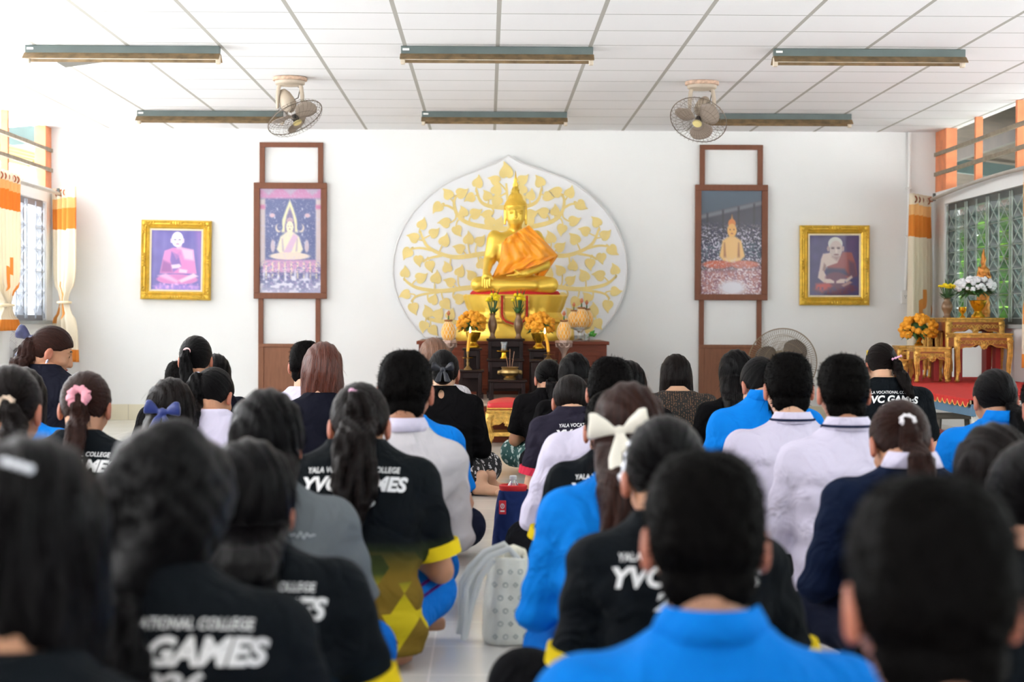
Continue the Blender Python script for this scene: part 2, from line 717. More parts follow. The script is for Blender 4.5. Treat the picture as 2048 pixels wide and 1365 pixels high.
def leaf_cloud(n, c, r, size, rng):
    """many single leaves, each a bent quad, spread through an ellipsoid."""
    d = rng.normal(size=(n, 3))
    d /= np.linalg.norm(d, axis=1)[:, None]
    p = d * (rng.uniform(0.25, 1, size=(n, 1)) ** 0.5) * np.array(r) * (1 + 0.25 * np.sin(5 * d[:, :1] + 3 * d[:, 1:2])) + np.array(c)
    u = rng.normal(size=(n, 3))
    u /= np.linalg.norm(u, axis=1)[:, None]
    w = np.cross(u, rng.normal(size=(n, 3)))
    w /= np.linalg.norm(w, axis=1)[:, None]
    s = size * rng.uniform(0.6, 1.3, size=(n, 1))
    V = np.stack([p - u * s, p + w * s * 0.45, p + u * s, p - w * s * 0.45], 1).reshape(-1, 3)
    Q = np.arange(4 * n).reshape(-1, 4)
    return V, Q


TREE_LABELS = ['sunlit green tree beyond the right louvres, the one nearest the back wall', 'bright leafy tree outside the right louvres behind the gilt figure',
               'green tree outside the right window beyond the curtain at the frame edge']
rg = np.random.default_rng(5)
for k, (x, y) in enumerate(((6.4, 21.5), (5.6, 18.6), (6.3, 15.9))):
    t = thing('tree', TREE_LABELS[k], 'tree', (x, y, -0.13), group='trees outside the right window')
    V, Q = leaf_cloud(1800, (0, 0, 1.3), (0.85, 1.0, 0.9), 0.12, rg)
    mesh_np('crown', V, Q, M_leaf, t, smooth=False)
    MB().tube([(0, 0, 0), (0.05, 0, 0.7), (0, 0.05, 1.3)], [0.08, 0.06, 0.04], 8).build('trunk', M_bark, t)

# ------------------------------------------------------------------ light: bright hazy sky and a high sun behind the hall
w = bpy.data.worlds.new('sky')
bpy.context.scene.world = w
w.use_nodes = True
nt = w.node_tree
bg = nt.nodes['Background']
tc = N(nt, 'ShaderNodeTexCoord')
sp = N(nt, 'ShaderNodeSeparateXYZ')
nt.links.new(tc.outputs['Generated'], sp.inputs[0])
nt.links.new(ramp(nt, math_n(nt, 'MULTIPLY_ADD', sp.outputs[0], 0.5, 0.5), [(0.0, (1.0, 1.0, 1.0)), (0.5, (0.86, 0.9, 0.95)), (1.0, (0.42, 0.48, 0.47))]), bg.inputs[0])
bg.inputs[1].default_value = 4.4
sun = bpy.data.objects.new('sun', bpy.data.lights.new('sun', 'SUN'))
sun.data.energy = 14.0
sun.data.angle = R(3)
sun.data.color = (1, 0.98, 0.96)
sun.rotation_euler = (R(22), R(-6), 0)
C.objects.link(sun)
for nm, loc, rot, sx, sy in (('left_portal', (XL - 0.2, 8.7, 1.85), (0, R(-90), 0), 1.9, 15.2), ('right_portal', (XR + 0.2, 8.7, 1.85), (0, R(90), 0), 1.9, 15.2), ('rear_portal', (0, -3.4, 1.1), (R(90), 0, 0), 2.0, 2.1)):
    l = bpy.data.lights.new(nm, 'AREA')
    l.shape = 'RECTANGLE'
    l.size, l.size_y = sx, sy
    l.cycles.is_portal = True
    o = bpy.data.objects.new(nm, l)
    o.location = loc
    o.rotation_euler = rot
    C.objects.link(o)

cam = bpy.data.objects.new('camera', bpy.data.cameras.new('camera'))
cam.data.sensor_width = 36
cam.data.lens = F * 36 / 2048
cam.data.clip_end = 200
cam.data.dof.use_dof = True
cam.data.dof.focus_distance = 9.5
cam.data.dof.aperture_fstop = 3.6
cam.matrix_world = Matrix.Translation((0, 0, CAMZ)) @ CAM.to_4x4()
C.objects.link(cam)
sc = bpy.context.scene
sc.camera = cam
sc.view_settings.view_transform = 'Standard'
sc.view_settings.look = 'None'
sc.view_settings.exposure = 0.9
sc.view_settings.gamma = 1
# ================================================================== ALTAR
M_gold = mat('statue_gold', rgb(244, 204, 84), 0.34, metal=0.6, var=0.05, vs=9, bump=0.04, bs=30)
M_gold2 = mat('carved_gold', rgb(212, 168, 84), 0.36, metal=0.6, var=0.3, vs=34, bump=0.6, bs=90)
M_giltfrm = mat('frame_gilt', rgb(220, 180, 66), 0.34, metal=0.5, var=0.18, vs=22, bump=0.35, bs=60)
M_robe = mat('orange_satin', rgb(250, 160, 14), 0.42, var=0.05, vs=5, sheen=0.4, bump=0.15, bs=24)
M_red = mat('red_cloth', rgb(196, 30, 32), 0.7, var=0.1, vs=20)
M_wood = mat('altar_wood', rgb(112, 54, 34), 0.45, var=0.18, vs=5, stretch=(1, 1, 7), spec=0.25)
M_dark = mat('dark_rosewood', rgb(34, 18, 16), 0.35, var=0.25, vs=8, spec=0.22)
M_brass = mat('aged_brass', rgb(160, 132, 84), 0.35, metal=0.85, var=0.15, vs=12)
M_bronze = mat('brown_vase_glaze', rgb(128, 100, 74), 0.3, var=0.15, vs=10, metal=0.3)
M_leafd = mat('arrangement_leaf', rgb(52, 92, 40), 0.5, var=0.3, vs=20)
M_marig = mat('marigold', rgb(255, 168, 38), 0.65, var=0.14, vs=40, bump=0.6, bs=160)
M_yel = mat('yellow_flower', rgb(250, 220, 30), 0.6, var=0.1, vs=40, bump=0.5, bs=150)
M_wfl = mat('white_flower', rgb(240, 240, 244), 0.6, bump=0.4, bs=140)
M_candle = mat('candle_wax', rgb(248, 176, 30), 0.4, sss=0.1)
M_clear = glass_mat('clear_glass', (0.95, 0.97, 0.97), 0.12)
M_flame = mat('flame', rgb(255, 230, 160), 0.5, emit=(rgb(255, 226, 150), 9.0))


def ctr(x, Y):
    return P(x, 636, Y).x


def zz(x, y, Y):
    return P(x, y, Y).z


# ---- bodhi-leaf backdrop panel
YP = 16.27
S0 = F / YP                                   # px per metre on the panel


def cp(x, y):
    """pixel of the zoomed study (3.413x, origin 760,310) -> panel coordinates (metres about the panel foot centre)."""
    return ((x - 893) / 3.413 / S0, (1275 - y) / 3.413 / S0)


half = [(872, 42), (800, 92), (700, 130), (600, 165), (500, 205), (420, 250), (330, 320), (240, 410), (170, 510), (120, 620), (92, 730), (86, 830), (96, 930), (125, 1030), (175, 1130), (240, 1215), (300, 1275)]
hl = [cp(x + 8, y) for x, y in half]
hl[0] = (0.0, hl[0][1])
outline = hl + [(-x, z) for x, z in hl[:0:-1]]
foot = P(1022, 684, YP)
halo = thing('golden_tree_mural', 'big white bodhi-leaf shaped panel with a golden tree behind the gold statue', 'wall panel', (foot.x, YP, zz(1026, 683, 15.1) + 0.03), 0)
halo.rotation_euler = (0, R(-1.0), 0)
MB().prism(outline, 0.0, 0.03).build('panel_board', mat('panel_white', rgb(238, 240, 244), 0.45, var=0.01), halo, smooth=0)
b = MB()
pts = [(x, -0.004, z) for x, z in outline]
b.tube(pts, 0.007, 6, closed=True)
b.build('panel_edge', mat('panel_edge_white', rgb(222, 222, 222), 0.5), halo)

LEAVES = [(280, 495, 60), (220, 585, 150), (362, 555, 30), (172, 690, 230), (250, 740, 270), (330, 780, 275), (155, 825, 80), (265, 862, 20), (372, 865, 70), (470, 895, 150), (155, 975, 190),
          (210, 1070, 280), (350, 1015, 60), (435, 1045, 300), (310, 1100, 100), (385, 1115, 50), (280, 1195, 250), (345, 1225, 300), (540, 825, 60), (450, 795, 100), (435, 610, 60), (540, 665, 150),
          (605, 600, 80), (685, 615, 40), (525, 540, 290), (440, 485, 170), (390, 378, 220), (465, 290, 120), (560, 283, 20), (620, 315, 200), (570, 415, 100), (655, 425, 20), (675, 212, 70),
          (740, 305, 110), (795, 197, 150), (806, 265, 60), (806, 340, 230), (738, 435, 170), (755, 490, 270), (822, 490, 60), (690, 775, 80), (535, 1010, 20), (470, 1120, 60), (620, 850, 120)]
BRANCH = [[(893, 705), (720, 705), (540, 735), (440, 715), (335, 665), (300, 600), (283, 545)], [(893, 935), (600, 935), (430, 965), (260, 940), (200, 905), (165, 868)],
          [(893, 545), (745, 530), (600, 500), (530, 440), (512, 345), (540, 305)], [(893, 395), (840, 395), (745, 385), (690, 350), (668, 260)], [(893, 1190), (420, 1170), (340, 1150), (310, 1140)],
          [(890, 1275), (893, 900), (893, 500), (875, 230)], [(360, 680), (280, 660), (212, 672)], [(430, 716), (330, 735), (300, 760)], [(515, 400), (470, 375), (435, 378)], [(405, 965), (250, 985), (215, 1030)]]
lk = 0
gold_leaf = mat('gold_leaf_paint', rgb(238, 216, 142), 0.45, var=0.05, vs=8)
b = MB()


def leaf_poly(cx, cz, ang, s):
    """heart-shaped bodhi leaf with a drawn-out curved tip pointing along ang."""
    pl = []
    pts = [(-0.55, 0.0), (-0.74, 0.2), (-0.72, 0.5), (-0.45, 0.76), (-0.05, 0.78), (0.32, 0.56), (0.6, 0.34), (0.86, 0.26), (1.18, 0.3), (0.95, 0.06), (0.66, -0.3), (0.35, -0.6), (-0.05, -0.78), (-0.45, -0.76), (-0.72, -0.5), (-0.74, -0.2)]
    for _ in range(2):
        q = []
        for i in range(len(pts)):
            a, c = pts[i], pts[(i + 1) % len(pts)]
            q += [(a[0] * 0.75 + c[0] * 0.25, a[1] * 0.75 + c[1] * 0.25), (a[0] * 0.25 + c[0] * 0.75, a[1] * 0.25 + c[1] * 0.75)]
        pts = q
    a = math.cos(ang), math.sin(ang)
    for u, v in pts[::-1]:
        pl.append((cx + s * (u * a[0] - v * a[1]), cz + s * (u * a[1] + v * a[0])))
    return pl


rib = [0]


def ribbon(pts, w0, w1, y0, y1):
    rib[0] += 1
    y0 -= 0.00002 * rib[0]
    # smooth then strip
    p = [Vector((x, z)) for x, z in pts]
    for _ in range(2):
        q = [p[0]]
        for i in range(len(p) - 1):
            q += [p[i] * 0.75 + p[i + 1] * 0.25, p[i] * 0.25 + p[i + 1] * 0.75]
        p = q + [p[-1]]
    m = len(p)
    L, Rr = [], []
    for i in range(m):
        t = (p[min(i + 1, m - 1)] - p[max(i - 1, 0)])
        t = t.normalized() if t.length > 1e-6 else Vector((1, 0))
        n = Vector((-t.y, t.x)) * ((w0 + (w1 - w0) * i / (m - 1)) / 2)
        L.append(tuple(p[i] + n))
        Rr.append(tuple(p[i] - n))
    for i in range(m - 1):
        b.prism([L[i], L[i + 1], Rr[i + 1], Rr[i]], y0, y1)


brs = [[cp(*p) for p in br] for br in BRANCH]
for mir in (1, -1):
    for k, br in enumerate(brs):
        if k == 5 and mir < 0:
            continue
        ribbon([(x * mir, z) for x, z in br], 0.055 if k < 6 else 0.026, 0.016, -0.004, 0.001)
    for (x, y, a) in LEAVES:
        cx, cz = cp(x, y)
        an = R(a) if mir > 0 else PI - R(a)
        cx *= mir
        s = 0.064 + 0.004 * math.sin(x)
        lk += 1
        cx, cz = cx * 0.97, cz * 0.99
        b.prism(leaf_poly(cx, cz, an, s), -0.007 - 0.00011 * lk, 0.0)
        # stalk to the nearest branch point
        st = Vector((cx - s * 0.6 * math.cos(an), cz - s * 0.6 * math.sin(an)))
        best, bd = None, 9
        for br in brs:
            for i in range(len(br) - 1):
                for t in (0, 0.25, 0.5, 0.75):
                    c = Vector(br[i]).lerp(Vector(br[i + 1]), t)
                    c.x *= mir
                    if (c - st).length < bd:
                        bd, best = (c - st).length, c
        mid = (st + best) / 2 + Vector((-math.cos(an), -math.sin(an))) * 0.03
        ribbon([tuple(best), tuple(mid), tuple(st)], 0.016, 0.011, -0.0045, 0.0)
cx, cz = cp(876, 150)
b.prism(leaf_poly(cx, cz, PI / 2, 0.085), -0.0175, 0.0)
b.build('golden_tree', gold_leaf, halo, smooth=0)

# ---- wooden stepped plinth and altar cabinet
YF = 13.5
pz = zz(965, 808, YF)
pl = thing('altar_plinth', 'low brown wooden plinth on the floor carrying the altar tables', 'plinth', (ctr(1030, YF), YF, 0))
px0, px1 = ctr(846, YF) - pl.location.x, ctr(1222, YF) - pl.location.x
MB().bx(px0, px1, 0.012, 2.6, 0, pz - 0.02).bx(px0 + 0.08, px1 - 0.08, 0, 0.02, 0.05, pz - 0.06).build('plinth_body', M_wood, pl, bevel=0.004)
MB().bx(px0 - 0.015, px1 + 0.015, -0.015, 2.6, pz - 0.02, pz).build('plinth_top', mat('plinth_ledge', rgb(176, 160, 146), 0.35, var=0.08), pl, bevel=0.003)

YC = 15.1
cz0 = zz(1026, 683, YC)
cab = thing('altar_cabinet', 'wide brown wooden altar cabinet with panelled front under the gold statue', 'cabinet', (ctr(1026, YC), YC, pz))
hw = (1219 - 833) / 2 / (F / YC)
H = cz0 - pz
b = MB().bx(-hw + 0.02, hw - 0.02, 0.02, 1.2, 0, H - 0.03)
b.build('cabinet_body', M_wood, cab, bevel=0.004)
for k in range(4):
    x0 = -hw + 0.05 + k * (2 * hw - 0.1) / 4
    x1 = x0 + (2 * hw - 0.1) / 4 - 0.03
    b = MB()
    b.bx(x0, x1, 0.008, 0.022, 0.05, H - 0.09)
    for (a0, a1, c0, c1) in ((x0, x1, 0.05, 0.085), (x0, x1, H - 0.125, H - 0.09), (x0, x0 + 0.035, 0.085, H - 0.125), (x1 - 0.035, x1, 0.085, H - 0.125)):
        b.bx(a0, a1, 0.0, 0.02, c0, c1)
    b.build('door', M_wood, cab, bevel=0.003)
MB().bx(-hw, hw, 0.0, 1.22, H - 0.03, H).build('cabinet_top', M_wood, cab, bevel=0.005)

# ---- gold Buddha statue
YS = 15.62
SS = F / YS
sx0 = ctr(1030, YS)
statue = thing('buddha_statue', 'large gold seated Buddha statue with an orange sash on the lotus base', 'statue', (sx0, YS, cz0))
zb = cz0


def sp_(x, y):
    """pixel -> statue-local x,z"""
    p = P(x, y, YS)
    return p.x - sx0, p.z - zb


# lotus throne: two tiers
b = MB()
prof = [(0.50, 0.0), (0.52, 0.01), (0.52, 0.05), (0.5, 0.07), (0.5, 0.11), (0.485, 0.15), (0.45, 0.2)]
zt1 = sp_(1030, 632)[1]
z2 = sp_(1030, 590)[1]
prof = [(0.525, 0.0), (0.535, 0.02), (0.53, 0.10), (0.50, 0.15), (0.515, 0.17), (0.505, 0.19), (0.44, zt1 - 0.02), (0.42, zt1), (0.405, zt1 + 0.03), (0.43, zt1 + 0.08), (0.455, z2 - 0.03), (0.46, z2 - 0.012), (0.445, z2)]
prof = sorted(prof, key=lambda p: p[1])
b.lathe(prof, n=96, sx=1.0, sy=0.62, lump=lambda a, i: 0.03 * abs(math.sin(9 * a)) ** 0.7 if i >= 7 else 0.004 * math.sin(40 * a) * (1 if 3 < i < 7 else 0))
b.build('lotus_base', M_gold, statue)
b = MB()
b.lathe([(0.40, z2 - 0.004), (0.405, z2 + 0.012), (0.385, z2 + 0.035), (0.3, z2 + 0.04)], n=64, sy=0.6)
b.build('red_seat_cushion', M_red, statue)['label'] = 'red cushion edge'
# draped apron with red and gold bands, front of the throne
b = MB()
b2 = MB()
fx0, fx1 = sp_(1000, 640)[0], sp_(1056, 640)[0]
cxm = (fx0 + fx1) / 2
yfr = lambda z: -0.62 * float(np.interp(z, [p[1] for p in prof], [p[0] for p in prof])) - 0.012
zlo = sp_(1030, 652)[1]
rows = 12
outl = []
for i in range(rows + 1):
    z = z2 - 0.01 + (zlo - z2 + 0.01) * i / rows
    wdt = (fx1 - fx0) / 2 * (1 if i < 8 else math.sqrt(max(0.0, 1 - ((i - 8) / 4.001) ** 2)))
    outl.append((wdt, z))
vs, fs = [], []
for (wd, z) in outl:
    for s in (-1, -0.6, -0.2, 0.2, 0.6, 1):
        x = cxm + s * wd
        vs.append((x, yfr(z) * math.sqrt(max(0.05, 1 - (x / 0.52) ** 2)), z))
for i in range(rows):
    for j in range(5):
        a = i * 6 + j
        fs.append((a, a + 1, a + 7, a + 6))
b.add(vs, fs)
b.build('throne_apron', M_gold, statue, solid=0.012)
edge = [(cxm - w_, z) for w_, z in outl] + [(cxm + w_, z) for w_, z in outl[::-1]]
for k, (off, mm) in enumerate(((0.0, M_gold2), (0.016, M_red), (0.032, M_gold2))):
    pts = []
    for x, z in edge:
        dx = x - cxm
        L = math.hypot(dx, z - z2) + 1e-6
        xx = cxm + dx * (1 - off / max(0.05, abs(fx1 - fx0) / 2))
        z_ = z + off * (0.9 if z < zlo + 0.1 else 0)
        pts.append((xx, yfr(z_) * math.sqrt(max(0.05, 1 - (xx / 0.52) ** 2)) - 0.01, z_))
    bb = MB().tube(pts, 0.008, 6)
    bb.build('apron_band', mm, statue)

# body (signed distance field; right hand over the knee, left hand in the lap)
h = 0.009
lo, hi = (-0.48, -0.34, -0.0), (0.48, 0.24, 1.0)
x, y, z = grid(lo, hi, h)
zk = z2 + 0.03                     # underside of the legs
nk = sp_(1030, 462)[1]             # neck base
rows = [(zk - 0.02, 0, 0.0, 0.19, 0.13), (zk + 0.08, 0, 0.0, 0.17, 0.115), (zk + 0.2, 0, 0.005, 0.135, 0.095), (zk + 0.32, 0, 0.0, 0.165, 0.105), (zk + 0.42, 0, 0, 0.2, 0.1), (nk - 0.06, 0, 0.01, 0.205, 0.085),
        (nk - 0.025, 0, 0.015, 0.15, 0.07), (nk, 0, 0.015, 0.075, 0.055), (nk + 0.05, 0, 0.015, 0.058, 0.052)]
f = s_loft(x, y, z, rows, 2.2)
kL, kR = sp_(957, 576), sp_(1100, 574)
thz = zk + 0.07
for sg, kx in ((-1, kL[0]), (1, kR[0])):
    f = smin(f, s_caps(x, y, z, (sg * 0.1, -0.02, thz), (kx, -0.16, thz - 0.01), 0.085, 0.068), 0.05)
# folded shins crossing in front
f = smin(f, s_caps(x, y, z, (kL[0], -0.17, thz - 0.015), (0.16, -0.24, thz - 0.02), 0.062, 0.042), 0.02)
f = smin(f, s_caps(x, y, z, (kR[0], -0.17, thz - 0.02), (-0.14, -0.2, thz - 0.045), 0.062, 0.045), 0.02)
# right arm (viewer left) straight down to the knee
shz = nk - 0.055
hx, hz = sp_(973, 562)
f = smin(f, s_caps(x, y, z, (-0.185, 0.0, shz), (-0.235, -0.02, zk + 0.27), 0.062, 0.05), 0.05)
f = smin(f, s_caps(x, y, z, (-0.235, -0.02, zk + 0.27), (hx, -0.19, thz + 0.10), 0.048, 0.034), 0.02)
# left arm bent into the lap
f = smin(f, s_caps(x, y, z, (0.185, 0.0, shz), (0.265, -0.02, zk + 0.24), 0.062, 0.052), 0.05)
f = smin(f, s_caps(x, y, z, (0.265, -0.02, zk + 0.24), (0.09, -0.2, thz + 0.09), 0.05, 0.033), 0.02)
V, Q = surface(np.asarray(f), lo, h)
body_parts = [(V, Q)]
# hands, fine grid
h = 0.004
lo, hi = (hx - 0.08, -0.36, thz - 0.08), (hx + 0.08, -0.12, thz + 0.16)
x, y, z = grid(lo, hi, h)
f = s_caps(x, y, z, (hx, -0.19, thz + 0.10), (hx, -0.225, thz + 0.06), 0.033, 0.036)
for k in range(4):
    fx = hx - 0.033 + 0.021 * k
    f = smin(f, s_caps(x, y, z, (fx, -0.235, thz + 0.055), (fx, -0.252, thz - 0.03 - (0.012 if k in (1, 2) else 0)), 0.0105, 0.008), 0.008)
f = smin(f, s_caps(x, y, z, (hx + 0.03, -0.22, thz + 0.08), (hx + 0.055, -0.23, thz + 0.03), 0.012, 0.009), 0.01)
body_parts.append(surface(f, lo, h))
lo, hi = (-0.13, -0.34, thz + 0.0), (0.16, -0.12, thz + 0.16)
x, y, z = grid(lo, hi, h)
f = s_caps(x, y, z, (0.09, -0.2, thz + 0.088), (0.02, -0.215, thz + 0.075), 0.03, 0.034)
for k in range(4):
    fy = -0.19 - 0.021 * k
    f = smin(f, s_caps(x, y, z, (0.01, fy, thz + 0.075), (-0.075 + 0.012 * abs(k - 1), fy, thz + 0.068), 0.0105, 0.0075), 0.008)
f = smin(f, s_caps(x, y, z, (0.04, -0.24, thz + 0.08), (-0.01, -0.25, thz + 0.115), 0.012, 0.008), 0.01)
body_parts.append(surface(f, lo, h))
# head, fine grid
hc = Vector((sp_(1031, 426)[0], -0.01, sp_(1031, 428)[1]))
h = 0.0045
lo, hi = (hc.x - 0.16, -0.18, nk - 0.01), (hc.x + 0.16, 0.14, hc.z + 0.17)
x, y, z = grid(lo, hi, h)
qx, qy, qz = x - hc.x, y - hc.y, z - hc.z
f = s_ell(qx, qy, qz, (0, 0, 0.01), (0.088, 0.098, 0.115))
f = smin(f, s_ell(qx, qy, qz, (0, -0.035, -0.06), (0.062, 0.06, 0.065)), 0.04)
f = smin(f, s_caps(x, y, z, (hc.x, 0.015, nk - 0.01), (hc.x, 0.0, hc.z - 0.05), 0.062, 0.052), 0.03)
f = smin(f, s_caps(qx, qy, qz, (0, -0.098, 0.02), (0, -0.112, -0.03), 0.009, 0.015), 0.012)        # nose
for s in (-1, 1):
    f = smin(f, s_caps(qx, qy, qz, (s * 0.016, -0.1, 0.03), (s * 0.062, -0.078, 0.028), 0.005, 0.004), 0.008)  # brow
    f = smin(f, s_ell(qx, qy, qz, (s * 0.036, -0.088, 0.004), (0.021, 0.012, 0.009)), 0.005)       # eyelid
    f = smin(f, s_caps(qx, qy, qz, (s * 0.09, 0.0, 0.03), (s * 0.094, -0.005, -0.09), 0.016, 0.011), 0.01)  # long ear
f = smin(f, s_caps(qx, qy, qz, (-0.022, -0.094, -0.055), (0.022, -0.094, -0.055), 0.009, 0.009), 0.006)
f = smax(f, -s_caps(qx, qy, qz, (-0.026, -0.105, -0.054), (0.026, -0.105, -0.054), 0.0035, 0.0035), 0.004)
body_parts.append(surface(f, lo, h))
off = 0
Vs, Qs = [], []
for V, Q in body_parts:
    Vs.append(V)
    Qs.append(Q + off)
    off += len(V)
mesh_np('statue_body', np.concatenate(Vs), np.concatenate(Qs), M_gold, statue)
# hair curls, ushnisha and flame finial
b = MB()
b.ell((hc.x, 0.01, hc.z + 0.06), (0.097, 0.107, 0.085), 24)
b.ell((hc.x, 0.01, hc.z + 0.135), (0.058, 0.06, 0.05), 20)
n = 0
for (c, r, zlim) in ((Vector((hc.x, 0.01, hc.z + 0.05)), (0.1, 0.11, 0.1), -0.02), (Vector((hc.x, 0.01, hc.z + 0.135)), (0.06, 0.062, 0.055), 0.0)):
    for i in range(13):
        el = -0.5 + i * 0.155
        m = max(1, int(2 * PI * math.cos(el) * r[0] / 0.0135))
        for k in range(m):
            a = 2 * PI * (k + 0.5 * (i % 2)) / m
            d = Vector((math.cos(a) * math.cos(el), math.sin(a) * math.cos(el), math.sin(el)))
            p = c + Vector((d.x * r[0], d.y * r[1], d.z * r[2]))
            if d.y < -0.2 and p.z < hc.z + 0.062 and c.z < hc.z + 0.1:
                continue
            b.ell(p, (0.0078, 0.0078, 0.0085), 6)
b.build('hair_curls', M_gold, statue)
b = MB()
fz = hc.z + 0.175
b.lathe([(0.03, fz - 0.01), (0.038, fz + 0.01), (0.03, fz + 0.03), (0.034, fz + 0.04), (0.022, fz + 0.07), (0.026, fz + 0.08), (0.015, fz + 0.115), (0.017, fz + 0.123), (0.008, fz + 0.16), (0.002, sp_(1033, 342)[1])], (hc.x, 0.01, 0), 20, lump=lambda a, i: 0.1 * math.sin(6 * a))
b.build('flame_finial', M_gold, statue)
for s in (-1, 1):
    MB().ell((hc.x + s * 0.036, -0.102, hc.z + 0.002), (0.016, 0.006, 0.0045), 10).build('eye', mat('statue_eye', rgb(60, 48, 30), 0.3), statue)

# orange sash: cloth hung from the left shoulder across the chest to the right hip
top = sp_(1057, 452)
tip = sp_(1116, 512)
lowr = sp_(1085, 560)
lowl = sp_(984, 556)
midl = sp_(1000, 522)
neckp = sp_(1012, 478)


def sash_pt(u, v):
    """u across (left viewer edge -> right edge), v from top to bottom."""
    L = [neckp, (sp_(1003, 490)), midl, lowl]
    Rr = [top, sp_(1088, 483), tip, sp_(1074, 532)]
    t = v * 3
    i = min(2, int(t))
    k = t - i
    a = Vector(L[i]).lerp(Vector(L[i + 1]), k)
    c = Vector(Rr[i]).lerp(Vector(Rr[i + 1]), k)
    p = a.lerp(c, u)
    # depth: wraps the chest, drapes forward over the arm at right
    r = (p.x / 0.3)
    y = -0.135 - 0.05 * v + 0.085 * r * r * (1 if p.x < 0 else 0.9)
    y += -0.05 * math.exp(-((p.x - 0.24) / 0.1) ** 2) * min(1, v * 2)
    fold = 0.016 * math.sin(16 * (u * 0.9 + 0.55 * v) + 2 * v) * (0.3 + 0.7 * u * (1 - u) * 4) + 0.009 * math.sin(31 * u - 9 * v)
    return (p.x, y + fold, p.y)


nu, nv = 44, 40
vs = [sash_pt(i / nu, j / nv) for j in range(nv + 1) for i in range(nu + 1)]
fs = [(j * (nu + 1) + i, j * (nu + 1) + i + 1, (j + 1) * (nu + 1) + i + 1, (j + 1) * (nu + 1) + i) for j in range(nv) for i in range(nu)]
o = MB().add(vs, fs).build('orange_sash', M_robe, statue, smooth=60, solid=0.006)
o['label'] = 'orange satin sash'
# the back fall of the sash, hanging behind the bent arm
A0, A1, A2, A3 = Vector(sp_(1090, 500)), Vector(tip), Vector(sp_(1082, 562)), Vector(sp_(1066, 556))
vs = []
for j in range(13):
    for i in range(9):
        p = (A0.lerp(A1, i / 8)).lerp(A3.lerp(A2, i / 8), j / 12)
        vs.append((p.x, -0.03 + 0.008 * math.sin(1.6 * i) - 0.02 * j / 12, p.y))
fs = [(j * 9 + i, j * 9 + i + 1, (j + 1) * 9 + i + 1, (j + 1) * 9 + i) for j in range(12) for i in range(8)]
MB().add(vs, fs).build('sash_fall', M_robe, statue, smooth=60, solid=0.005)


# ---- dark stepped altar tables
def dark_table(name, label, x0, x1, ytop, Y, zbase, depth=0.3, apron=0.05, group='dark altar tables'):
    xa, xb = ctr(x0, Y), ctr(x1, Y)
    zt = zz((x0 + x1) / 2, ytop, Y)
    t = thing(name, label, 'altar table', ((xa + xb) / 2, Y, zbase), 0, group)
    w_ = (xb - xa) / 2
    hh = zt - zbase
    MB().bx(-w_, w_, 0, depth, hh - 0.018, hh).build('table_top', M_dark, t, bevel=0.005)
    b = MB()
    b.bx(-w_ + 0.02, w_ - 0.02, 0.018, 0.034, hh - 0.018 - apron, hh - 0.018)
    b.bx(-w_ + 0.02, w_ - 0.02, depth - 0.034, depth - 0.018, hh - 0.018 - apron, hh - 0.018)
    for s in (-1, 1):
        b.bx(s * (w_ - 0.03) - 0.008, s * (w_ - 0.03) + 0.008, 0.03, depth - 0.03, hh - 0.018 - apron, hh - 0.018)
    b.build('apron', M_dark, t, bevel=0.003)
    for sx in (-1, 1):
        for yy in (0.03, depth - 0.03):
            xx = sx * (w_ - 0.03)
            b = MB().box((xx, yy, (hh - 0.018) / 2), (0.03, 0.03, hh - 0.018))
            b.box((xx + sx * 0.006, yy, 0.02), (0.042, 0.036, 0.04))
            b.build('leg', M_dark, t, bevel=0.004)
    if hh > 0.2:
        MB().bx(-w_ + 0.03, w_ - 0.03, depth - 0.06, depth - 0.05, 0.05, hh - 0.05).build('back_panel', M_dark, t)
    return t, zt


tA, zA = dark_table('altar_table', 'tall dark rosewood table in the altar centre carrying two vases', 973, 1050, 678, 14.72, pz, 0.3)
tB, zB = dark_table('altar_table', 'middle dark rosewood table in the centre carrying the gold glass stand', 974, 1049, 719, 14.38, pz, 0.3)
tC, zC_ = dark_table('altar_table', 'low dark rosewood table in front carrying the brass incense pot', 977, 1055, 761, 14.02, pz, 0.3)
tD, zD = dark_table('altar_table', 'dark rosewood table left of centre under the marigold bowl', 925, 964, 697, 14.66, pz, 0.26)
tE, zE = dark_table('altar_table', 'dark rosewood table left of centre carrying the left candlestick', 914, 968, 741, 14.28, pz, 0.3)
tF, zF = dark_table('altar_table', 'dark rosewood table right of centre under the marigold bowl', 1057, 1099, 699, 14.66, pz, 0.26)
tG, zG = dark_table('altar_table', 'dark rosewood table right of centre carrying the right candlestick', 1060, 1116, 721, 14.28, pz, 0.3)


